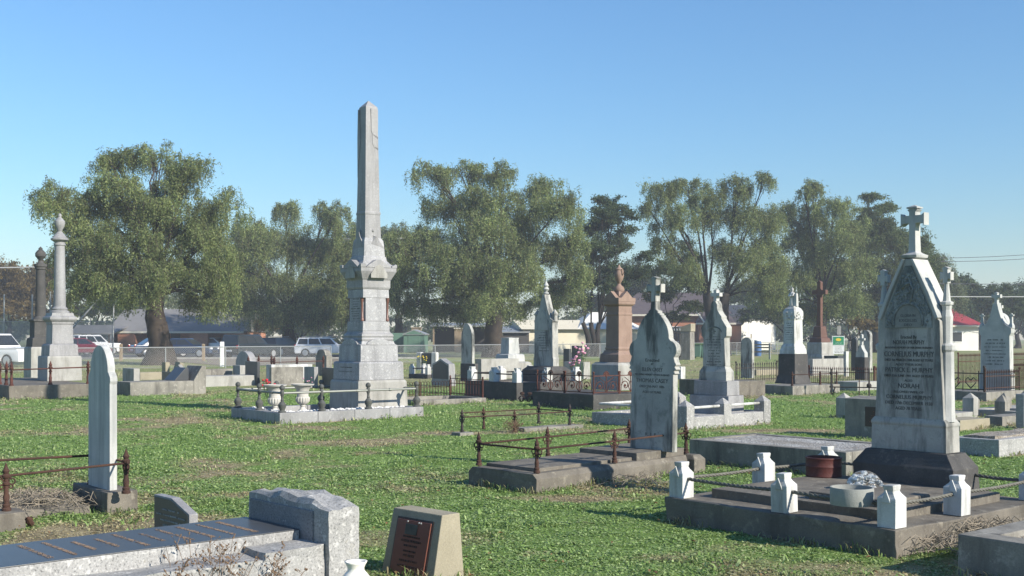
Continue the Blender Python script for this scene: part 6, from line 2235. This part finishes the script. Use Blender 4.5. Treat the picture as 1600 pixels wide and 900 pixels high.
for i, (lab, px, dd, lob, mt, sd_) in enumerate((
        ('russet autumn tree at the far left edge', 15, 124, [(5, 432, 36, 24), (30, 455, 36, 30), (-15, 470, 40, 40), (20, 490, 40, 28)], 'autumn_leaves', 21),
        ('gold autumn tree behind the two columns', 75, 128, [(55, 428, 26, 20), (90, 440, 32, 30), (60, 465, 36, 34), (95, 485, 34, 28)], 'autumn_leaves', 22),
        ('mixed green and gold tree between the columns and the big left tree', 145, 126, [(130, 455, 34, 34), (165, 465, 34, 32), (150, 490, 40, 20), (185, 480, 24, 22)], 'bright_leaves', 23),
        ('dark rounded tree behind the white wagon', 470, 122, [(430, 495, 30, 22), (470, 490, 36, 26), (515, 492, 36, 24), (545, 480, 26, 36)], 'dark_leaves', 24),
        ('dark bush filling the gap below the middle weeping tree', 700, 128, [(660, 490, 30, 16), (700, 488, 34, 18), (745, 490, 30, 16)], 'dark_leaves', 25),
        ('dark thicket tree right of the statue pedestal', 1240, 126, [(1195, 495, 32, 26), (1235, 490, 32, 30), (1275, 500, 30, 24)], 'dark_leaves', 26),
        ('dark thicket tree behind the green cemetery sign', 1330, 122, [(1295, 495, 34, 26), (1335, 490, 36, 32), (1370, 500, 34, 24)], 'dark_leaves', 27),
        ('brownish green bush beside the small gabled cross stone', 1345, 108, [(1335, 508, 22, 14), (1352, 512, 20, 12)], 'autumn_leaves', 28),
        ('deep green tree between the red roof and the concave gable stone', 1530, 134, [(1500, 450, 26, 24), (1535, 468, 34, 26), (1570, 485, 34, 30), (1610, 490, 40, 40)], 'dark_leaves', 29),
        ('dark green tree behind the dark tiled roof', 1010, 150, [(985, 470, 30, 36), (1010, 450, 24, 30), (1000, 500, 34, 24)], 'dark_leaves', 30),
        ('shaded tree behind the white gabled house', 1180, 150, [(1150, 470, 30, 30), (1190, 460, 36, 36), (1110, 480, 30, 24)], 'dark_leaves', 31),
        ('low brown hedge tree behind the four wheel drive', 380, 112, [(350, 515, 26, 12), (385, 512, 26, 14), (420, 510, 24, 16)], 'autumn_leaves', 32),
        ('far grey-green tree behind the orange brick building', 230, 140, [(200, 480, 34, 24), (245, 475, 36, 26), (300, 480, 36, 24), (350, 485, 34, 22)], 'pepper_leaves_pale', 33),
        ('far tree filling the gap between the two left weeping trees', 390, 150, [(360, 420, 34, 34), (400, 400, 34, 36), (330, 450, 36, 30)], 'pepper_leaves_pale', 35),
        ('far tree rising behind the left side of the obelisk', 548, 150, [(530, 400, 26, 34), (560, 380, 26, 36), (575, 430, 30, 40), (545, 450, 34, 34)], 'pepper_leaves_pale', 36),
        ('far tree behind the thin dark open-branched tree', 965, 150, [(940, 440, 34, 30), (985, 440, 34, 34), (960, 480, 40, 28)], 'dark_leaves', 37),
        ('far low tree at the right edge below the power lines', 1590, 150, [(1560, 480, 36, 26), (1600, 470, 40, 30), (1640, 480, 44, 34), (1520, 495, 40, 24)], 'dark_leaves', 38),
        ('far tree left of the red roofed house', 1440, 155, [(1410, 470, 40, 34), (1455, 480, 44, 30), (1490, 470, 30, 30)], 'pepper_leaves_pale', 39),
        ('far tree left of the two columns', -40, 150, [(-60, 450, 50, 40), (-10, 440, 40, 34), (30, 470, 40, 30)], 'autumn_leaves', 40),
        ('far tree behind the cream cottage', 880, 150, [(850, 480, 30, 20), (895, 470, 34, 26), (935, 485, 30, 20)], 'dark_leaves', 34))):
    tree('tree', lab, dd, px, lob, mt, sd_, trunk_r=.35, dens=42, droop=.45, leaf=.40, wid=.17, hang=1.2, bark='bark_dark', fork=.3, twigs=False)

# distant tree line so that the horizon is never bare
rs = np.random.RandomState(77)
cents, rads = [], []
for k in range(150):
    x = -220 + k * 3.0 + rs.uniform(-1, 1)
    cents.append((x, 185 + rs.uniform(-6, 14), rs.uniform(1.0, 3.2)))
    rads.append((rs.uniform(3, 5), 3, rs.uniform(2, 3.6)))
V, Q, _, _, _ = foliage(rs, cents, rads, 22, .3, .7, .4, 1.2)
V[:, 2] = np.maximum(V[:, 2], .1)
tag(mesh_np('far_woodland', V, Q, 'dark_leaves'), 'far dark line of woodland along the horizon', 'woodland', kind='stuff')
# ================================================================== ground, road, grass
def lawn_dry(x, y):
    """0 = lush clover, 1 = dry straw: wear and dry patches of the lawn"""
    n = fnoise(x, y * .7, .55, 1, 4)
    n2 = fnoise(x, y, 1.9, 7, 3)
    d = np.clip((n * .6 + n2 * .4 - .47) * 3.8, 0, .9)
    for cx, cy, rx, ry, k in DRY:
        q = ((x - cx) / rx) ** 2 + ((y - cy) / ry) ** 2
        d = np.maximum(d, k * np.clip(1.25 - q + (n2 - .5) * 1.0, 0, 1))
    d = np.maximum(d, .75 * np.clip((y - 27 - 6 * n2) / 8, 0, 1) * np.clip(n + .25, 0, 1))
    # trodden earth round each kerb
    for c, phi, hw, hl in FOOT:
        if c.y > 26:
            continue
        cp, sp_ = math.cos(R(phi)), math.sin(R(phi))
        dx, dy = x - c.x, y - c.y
        u = np.abs(dx * cp - dy * sp_) - hw
        v = np.abs(dx * sp_ + dy * cp) - hl
        dist = np.maximum(u, v)
        d = np.maximum(d, np.clip(.75 - dist / .22 + (n2 - .5) * 2.2, 0, .85))
    return d


g0 = G(600, 690)
DRY = [(-3.4, 9.35, .75, .8, 1.0), (-3.0, 10.0, .8, .5, .9), (-2.0, 8.3, .5, .5, .7), (.6, 11.35, .9, .3, .9), (-.9, 9.2, 1.1, .6, .6), (-1.2, 7.4, .7, .9, .55),
       (-2.3, 17.4, 1.2, .8, .8), (-1.0, 19.0, 1.0, .6, .8), (3.6, 8.1, .7, .5, 1.0), (.2, 19.3, 1.0, .6, .8), (4.5, 19.6, 1.6, .6, .8), (1.2, 12.0, .8, .7, .8), (-3.9, 8.6, .8, .3, .9), (.0, 24, 1.6, 1.4, .5), (4.2, 13.4, .7, .6, .9)]

xs = np.concatenate([-np.geomspace(13, 400, 30)[::-1], np.linspace(-12.9, 12.9, 216), np.geomspace(13, 400, 30)])
ys = np.concatenate([[-80, -40, -15, -5, 0], np.linspace(2, 30, 210), np.geomspace(30.4, 500, 50)])
X, Y = np.meshgrid(xs, ys)
Zg = (fnoise(X, Y, .35, 3, 3) - .5) * .05 + (fnoise(X, Y, 2.4, 9, 2) - .5) * .022
Zg = np.where((Y > 60) | (Y < 1) | (np.abs(X) > 60), -.005, Zg)
Zg = np.minimum(Zg, .02) - .01
nx, ny = len(xs), len(ys)
V = np.stack([X.ravel(), Y.ravel(), Zg.ravel()], 1)
ii = (np.arange(ny - 1)[:, None] * nx + np.arange(nx - 1)[None, :]).ravel()
Q = np.stack([ii, ii + 1, ii + nx + 1, ii + nx], 1)


def dry_attr(me, vals):
    a = me.attributes.new('dry', 'FLOAT', 'POINT')
    a.data.foreach_set('value', vals.astype(np.float32))


def attr(n, name):
    a = n.nodes.new('ShaderNodeAttribute')
    a.attribute_name = name
    return a.outputs['Fac']


m, n, b = mat_new('lawn_soil')
pos = coords(n, world=True)
lush = mix(n, ramp(n, noise(n, pos, 14, 5, .7), [(.35, 0.0), (.65, 1.0)]), (.12, .20, .045), (.20, .30, .08))
straw = mix(n, ramp(n, noise(n, pos, 22, 5, .75), [(.35, 0.0), (.65, 1.0)]), (.24, .195, .115), (.40, .34, .21))
straw = mix(n, ramp(n, noise(n, pos, 2.5, 4), [(.5, 0.0), (.68, .8)]), straw, (.13, .10, .065))
col = mix(n, ramp(n, attr(n, 'dry'), [(.25, 0.0), (.8, 1.0)]), lush, straw)
n.links.new(col, b.inputs['Base Color'])
b.inputs['Roughness'].default_value = .95
b.inputs['Specular IOR Level'].default_value = .1
bump(n, b, noise(n, pos, 30, 5, .8), 1.0, .03)
MT['lawn_soil'] = m
go = mesh_np('ground', V, Q, 'lawn_soil')
dry_attr(go.data, lawn_dry(X.ravel(), Y.ravel()))
go['kind'] = 'structure'
go.data.polygons.foreach_set('use_smooth', [True] * len(go.data.polygons))

# asphalt parking road beyond the left fence
rd = MB().quad((-70, 78, .012), (-9, 82, .012), (-9, 100, .012), (-70, 98, .012)).done('road', 'asphalt')
rd['kind'] = 'structure'
kb = MB().box(-70, -9, -.09, .09, -.05, .1).done('kerb', 'concrete_light', None, loc=(0, 79.4, 0), rot=(0, 0, R(3.75)))
kb.location = (2.4, 82.6, 0)
kb['kind'] = 'structure'
tr = MB().quad((-15, 61, .012), (-8, 68, .012), (-10, 81.8, .012), (-26, 80.8, .012)).done('road', plain('gravel_track', (.24, .20, .15), .95, var=.3, vscale=1.5))
tr['kind'] = 'structure'

# grass: blades and small clover leaves over the lawn that the camera side can see
m, n, b = mat_new('grass_blades')
gg = n.nodes.new('ShaderNodeNewGeometry')
rndm = gg.outputs['Random Per Island']
lush = ramp(n, rndm, [(0.0, (.115, .20, .045)), (.5, (.225, .335, .095)), (1.0, (.37, .455, .20))])
straw = ramp(n, rndm, [(0.0, (.22, .18, .09)), (.5, (.36, .31, .17)), (1.0, (.50, .44, .27))])
col = mix(n, ramp(n, attr(n, 'dry'), [(.35, 0.0), (.75, 1.0)]), lush, straw)
n.links.new(col, b.inputs['Base Color'])
b.inputs['Roughness'].default_value = .55
b.inputs['Specular IOR Level'].default_value = .3
out = n.nodes['Material Output']
tl = n.nodes.new('ShaderNodeBsdfTranslucent')
n.links.new(col, tl.inputs[0])
mx = n.nodes.new('ShaderNodeMixShader')
mx.inputs[0].default_value = .3
n.links.new(b.outputs[0], mx.inputs[1])
n.links.new(tl.outputs[0], mx.inputs[2])
n.links.new(mx.outputs[0], out.inputs['Surface'])
MT['grass_blades'] = m


def clear_of(x, y, pad=0.0):
    ok = np.ones(len(x), bool)
    for c, phi, hw, hl in FOOT:
        cp, sp_ = math.cos(R(phi)), math.sin(R(phi))
        dx, dy = x - c.x, y - c.y
        u = np.abs(dx * cp - dy * sp_)
        v = np.abs(dx * sp_ + dy * cp)
        ok &= ~((u < hw + pad) & (v < hl + pad))
    return ok


def ground_z(x, y):
    z = (fnoise(x, y, .35, 3, 3) - .5) * .05 + (fnoise(x, y, 2.4, 9, 2) - .5) * .022
    return np.minimum(z, .02) - .01


def scatter(N, d0, d1, seed, size, clover):
    rs = np.random.RandomState(seed)
    d = d0 * (d1 / d0) ** rs.rand(N)
    x = (rs.uniform(-260, 1860, N) - 800) / F * d
    y = d
    k = clear_of(x, y, .0)
    x, y, d = x[k], y[k], d[k]
    dry = lawn_dry(x, y) + rs.normal(size=len(x)) * .16
    keep = rs.rand(len(x)) < np.clip(1.15 - .55 * np.clip(dry, 0, 1), 0, 1)
    bare = fnoise(x, y, 1.1, 21, 3)
    keep &= ~((dry > .8) & (rs.rand(len(x)) < .45))
    x, y, d, dry, bare = x[keep], y[keep], d[keep], dry[keep], bare[keep]
    M = len(x)
    sc = size * (d / 8.0) ** .55
    tall = np.clip(fnoise(x, y, .9, 13, 3) * 2.2 - .5, .35, 1.5) * np.clip(fnoise(x, y, 4.5, 17, 2) * 2.2 - .3, .45, 1.6)
    z0 = ground_z(x, y) - .004
    az = rs.uniform(0, 2 * np.pi, M)
    if not clover:
        h = .031 * sc * rs.uniform(.4, 1.3, M) * tall
        w_ = .0042 * sc * rs.uniform(.7, 1.4, M)
        bend = rs.uniform(.2, 1.3, M) * h
        cx, cy = np.cos(az), np.sin(az)
        px, py = -cy, cx
        p = np.stack([x, y, z0], 1)
        sv_ = np.stack([px * w_, py * w_, np.zeros(M)], 1)
        md = p + np.stack([cx * bend * .35, cy * bend * .35, h * .62], 1)
        tp = p + np.stack([cx * bend, cy * bend, h], 1)
        Vv = np.stack([p - sv_, p + sv_, md + sv_ * .7, md - sv_ * .7, tp], 1).reshape(-1, 3)
        i0 = np.arange(M) * 5
        F3 = np.concatenate([np.stack([i0, i0 + 1, i0 + 2], 1), np.stack([i0, i0 + 2, i0 + 3], 1), np.stack([i0 + 3, i0 + 2, i0 + 4], 1)])
        return Vv, F3, np.repeat(dry, 5)
    r = .0105 * sc * rs.uniform(.5, 1.4, M)
    h = .030 * sc * rs.uniform(.3, 1.2, M) * tall
    el = rs.normal(0, .38, M)
    cx, cy = np.cos(az), np.sin(az)
    p = np.stack([x, y, z0 + h], 1)
    a = np.stack([cx * np.cos(el), cy * np.cos(el), np.sin(el)], 1) * r[:, None]
    b2 = np.stack([-cy, cx, np.zeros(M)], 1) * r[:, None]
    Vv = np.stack([p - a, p - b2 * .9 + a * .2, p + a, p + b2 * .9 + a * .2], 1).reshape(-1, 3)
    i0 = np.arange(M) * 4
    F3 = np.concatenate([np.stack([i0, i0 + 1, i0 + 2], 1), np.stack([i0, i0 + 2, i0 + 3], 1)])
    return Vv, F3, np.repeat(dry, 4)


VV, FF, DD, off = [], [], [], 0
for args in ((210000, 5.6, 14, 1, 1.0, False), (330000, 5.6, 14, 2, 1.0, True), (110000, 12, 34, 3, 1.0, False), (170000, 12, 34, 4, 1.05, True), (40000, 30, 75, 5, 1.1, False)):
    v, f, dd = scatter(*args)
    VV.append(v)
    FF.append(f + off)
    DD.append(dd)
    off += len(v)


def blades(x, y, dry, hgt, wid, seed, spread=1.0):
    rs = np.random.RandomState(seed)
    M = len(x)
    z0 = ground_z(x, y) - .006
    az = rs.uniform(0, 2 * np.pi, M)
    h = hgt * rs.uniform(.35, 1.2, M)
    w_ = wid * rs.uniform(.6, 1.4, M)
    bend = rs.uniform(.2, 1.4, M) * h * spread
    cx, cy = np.cos(az), np.sin(az)
    p = np.stack([x, y, z0], 1)
    s_ = np.stack([-cy * w_, cx * w_, np.zeros(M)], 1)
    md = p + np.stack([cx * bend * .4, cy * bend * .4, h * .7], 1)
    tp = p + np.stack([cx * bend, cy * bend, h * .95], 1)
    Vv = np.stack([p - s_ * .6, p + s_ * .6, md + s_, md - s_, tp], 1).reshape(-1, 3)
    i0 = np.arange(M) * 5
    return Vv, np.concatenate([np.stack([i0, i0 + 1, i0 + 2], 1), np.stack([i0, i0 + 2, i0 + 3], 1), np.stack([i0 + 3, i0 + 2, i0 + 4], 1)]), np.repeat(dry, 5)


# untrimmed growth against the kerbs
rs = np.random.RandomState(41)
for c, phi, hw, hl in FOOT:
    if c.y > 34:
        continue
    n_ = int((hw + hl) * 4 * (170 if c.y < 16 else 70))
    per = rs.uniform(0, 4 * (hw + hl), n_)
    off_ = np.abs(rs.normal(0, .045, n_)) - .004
    u = np.where(per < 2 * hw, per - hw, np.where(per < 4 * hw, per - 3 * hw, 0))
    sidex = per < 4 * hw
    q = per - 4 * hw
    vv = np.where(q < 2 * hl, q - hl, q - 3 * hl)
    lx = np.where(sidex, u, np.where(q < 2 * hl, hw + off_, -hw - off_))
    ly = np.where(sidex, np.where(per < 2 * hw, hl + off_, -hl - off_), vv)
    cp, sp_ = math.cos(R(phi)), math.sin(R(phi))
    x = c.x + lx * cp + ly * sp_
    y = c.y - lx * sp_ + ly * cp
    tuft = fnoise(x, y, 2.6, 31, 2)
    k = (rs.rand(n_) < np.clip(tuft * 2.4 - .55, .08, 1)) & clear_of(x, y)
    x, y, tuft = x[k], y[k], tuft[k]
    v, f_, dd = blades(x, y, lawn_dry(x, y) * .9 + rs.normal(size=len(x)) * .25, .04 + .07 * np.clip(tuft * 2 - .6, 0, 1), .0042 * (1 if c.y < 16 else 1.6), 5)
    VV.append(v); FF.append(f_ + off); DD.append(dd); off += len(v)
# broad-leaved weed clumps
n_ = 190
d_ = 6.6 * (19 / 6.6) ** rs.rand(n_)
x_ = (rs.uniform(-100, 1700, n_) - 800) / F * d_
cnt = rs.randint(14, 44, n_)
rad_ = rs.uniform(.04, .16, n_)
ci = np.repeat(np.arange(n_), cnt)
x = x_[ci] + rs.normal(size=len(ci)) * rad_[ci]
y = d_[ci] + rs.normal(size=len(ci)) * rad_[ci]
k = clear_of(x, y)
x, y, ci = x[k], y[k], ci[k]
v, f_, dd = blades(x, y, np.clip(rs.normal(0, .1, len(x)), -1, .3), rs.uniform(.025, .06, n_)[ci], rs.uniform(.004, .012, n_)[ci], 9, 1.3)
VV.append(v); FF.append(f_ + off); DD.append(dd); off += len(v)
go = mesh_np('grass', np.concatenate(VV), np.concatenate(FF), 'grass_blades')
dry_attr(go.data, np.concatenate(DD))
tag(go, 'patchy clover and short grass covering the cemetery lawn', 'grass', kind='stuff')

# dead straw tangled in front of the left tablet, and along the right plot
MT['straw'] = plain('dead_straw', (.34, .29, .22), .9, var=.6, vscale=60)
MT['weed'] = plain('dry_weed', (.20, .13, .08), .9, var=.4, vscale=40)


def straw(label, spots, seed, name='dry_grass'):
    rn = random.Random(seed)
    m = MB()
    for (cx, cy, cz, rx, ry, n_) in spots:
        for i in range(n_):
            p = Vector((cx + rn.gauss(0, rx), cy + rn.gauss(0, ry), cz + rn.uniform(0, .05)))
            an = rn.uniform(0, 2 * PI)
            l = rn.uniform(.08, .28)
            q = p + Vector((math.cos(an) * l * .5, math.sin(an) * l * .5, rn.uniform(0, .07)))
            r_ = p + Vector((math.cos(an + rn.uniform(-.6, .6)) * l, math.sin(an + rn.uniform(-.6, .6)) * l, rn.uniform(-.03, .04)))
            m.tube([p, q, r_], .0028, 3)
    tag(m.done(name, 'straw', None), label, 'dry grass', kind='stuff')


rc_ = left_dry
straw('tangle of dead straw lying in front of the narrow white tablet', [(rc.x, rc.y, .10, .2, .2, 420), (rc.x + .25, rc.y + .25, .06, .2, .2, 200), (rc.x - .3, rc.y - .3, .05, .2, .2, 160)], 3)
straw('dry stalks against the right side of the white-post plot', [(mur.at(mur.W / 2 + .12, -.75).x, mur.at(mur.W / 2 + .12, -.75).y, .05, .12, .14, 130), (mur.at(mur.W / 2 + .1, -.1).x, mur.at(mur.W / 2 + .1, -.1).y, .10, .1, .16, 130)], 5)
straw('dry straw along the foot of the lobed headstone plot', [(cas.at(cas.W / 2 + .12, 0).x, cas.at(cas.W / 2 + .12, 0).y, .0, .2, .35, 160)], 6)


def weed(label, loc, seed, n_, hgt, rad):
    rn = random.Random(seed)
    w_ = thing('weed', label, 'weed', loc, 0, 'dry weeds')
    m, s_ = MB(), MB()
    for i in range(n_):
        an = rn.uniform(0, 2 * PI)
        sp_ = rad * rn.random()
        h_ = hgt * rn.uniform(.5, 1)
        b0 = Vector((rn.gauss(0, rad * .25), rn.gauss(0, rad * .25), -.01))
        tp = b0 + Vector((math.cos(an) * sp_, math.sin(an) * sp_, h_))
        md = b0.lerp(tp, .5) + Vector((rn.gauss(0, .02), rn.gauss(0, .02), .02))
        m.tube([b0, md, tp], 0, 4, [.003, .0022, .0012])
        for k in range(7):
            t_ = rn.uniform(.35, 1)
            q = b0.lerp(tp, t_)
            an2 = rn.uniform(0, 2 * PI)
            l = rn.uniform(.02, .07)
            e2 = q + Vector((math.cos(an2) * l, math.sin(an2) * l, l * .8))
            m.tube([q, e2], .0012, 3)
            for j in range(3):
                s_.ball(q.lerp(e2, rn.uniform(.4, 1.1)), rn.uniform(.003, .007), 4, 3)
    m.done('stems', 'weed', w_)
    tag(s_.done('seed_heads', 'weed', w_), kind='stuff')


weed('dry brown weed in front of the polished slab', G(330, 958), 1, 34, .44, .26)
weed('taller thin dry weed right of the brown one by the slab base', G(425, 950), 2, 9, .42, .14)
weed('dry weed at the left of the slab base', G(268, 968), 4, 14, .40, .2)
weed('dry weed beside the right corner of the white-post plot', G(1462, 838), 3, 16, .25, .14)
weed('tuft of dry weed inside the lone rail plot on the lawn', G(803, 676), 5, 26, .22, .14)
# fallen leaves on the lawn
rn = random.Random(12)
m = MB()
for i in range(260):
    d = 6.5 * (16 / 6.5) ** rn.random()
    x = (rn.uniform(-100, 1700) - 800) / F * d
    if not clear_of(np.array([x]), np.array([d]))[0]:
        continue
    an = rn.uniform(0, 6.3)
    r_ = rn.uniform(.012, .028)
    c_, s2 = math.cos(an) * r_, math.sin(an) * r_
    z = .035
    m.quad((x - c_, d - s2, z), (x + s2 * .6, d - c_ * .6, z + .012), (x + c_, d + s2, z + .004), (x - s2 * .6, d + c_ * .6, z + .015))
tag(m.done('leaf_litter', plain('fallen_leaves', (.22, .12, .05), .8, var=.5, vscale=9), None), 'scattered fallen brown leaves on the lawn', 'leaves', kind='stuff')

# ================================================================== thin haze over the whole place
hz = MB().box(-430, 430, -100, 530, -1.1, 20).done('haze', 'concrete', None)
hm = bpy.data.materials.new('haze')
hm.use_nodes = True
hm.node_tree.nodes.clear()
ho = hm.node_tree.nodes.new('ShaderNodeOutputMaterial')
hv = hm.node_tree.nodes.new('ShaderNodeVolumePrincipled')
hv.inputs['Color'].default_value = (.86, .92, 1, 1)
hv.inputs['Density'].default_value = .0009
hm.node_tree.links.new(hv.outputs[0], ho.inputs['Volume'])
hz.data.materials.clear()
hz.data.materials.append(hm)
tag(hz, 'thin pale haze in the air over the cemetery', 'haze', kind='stuff')
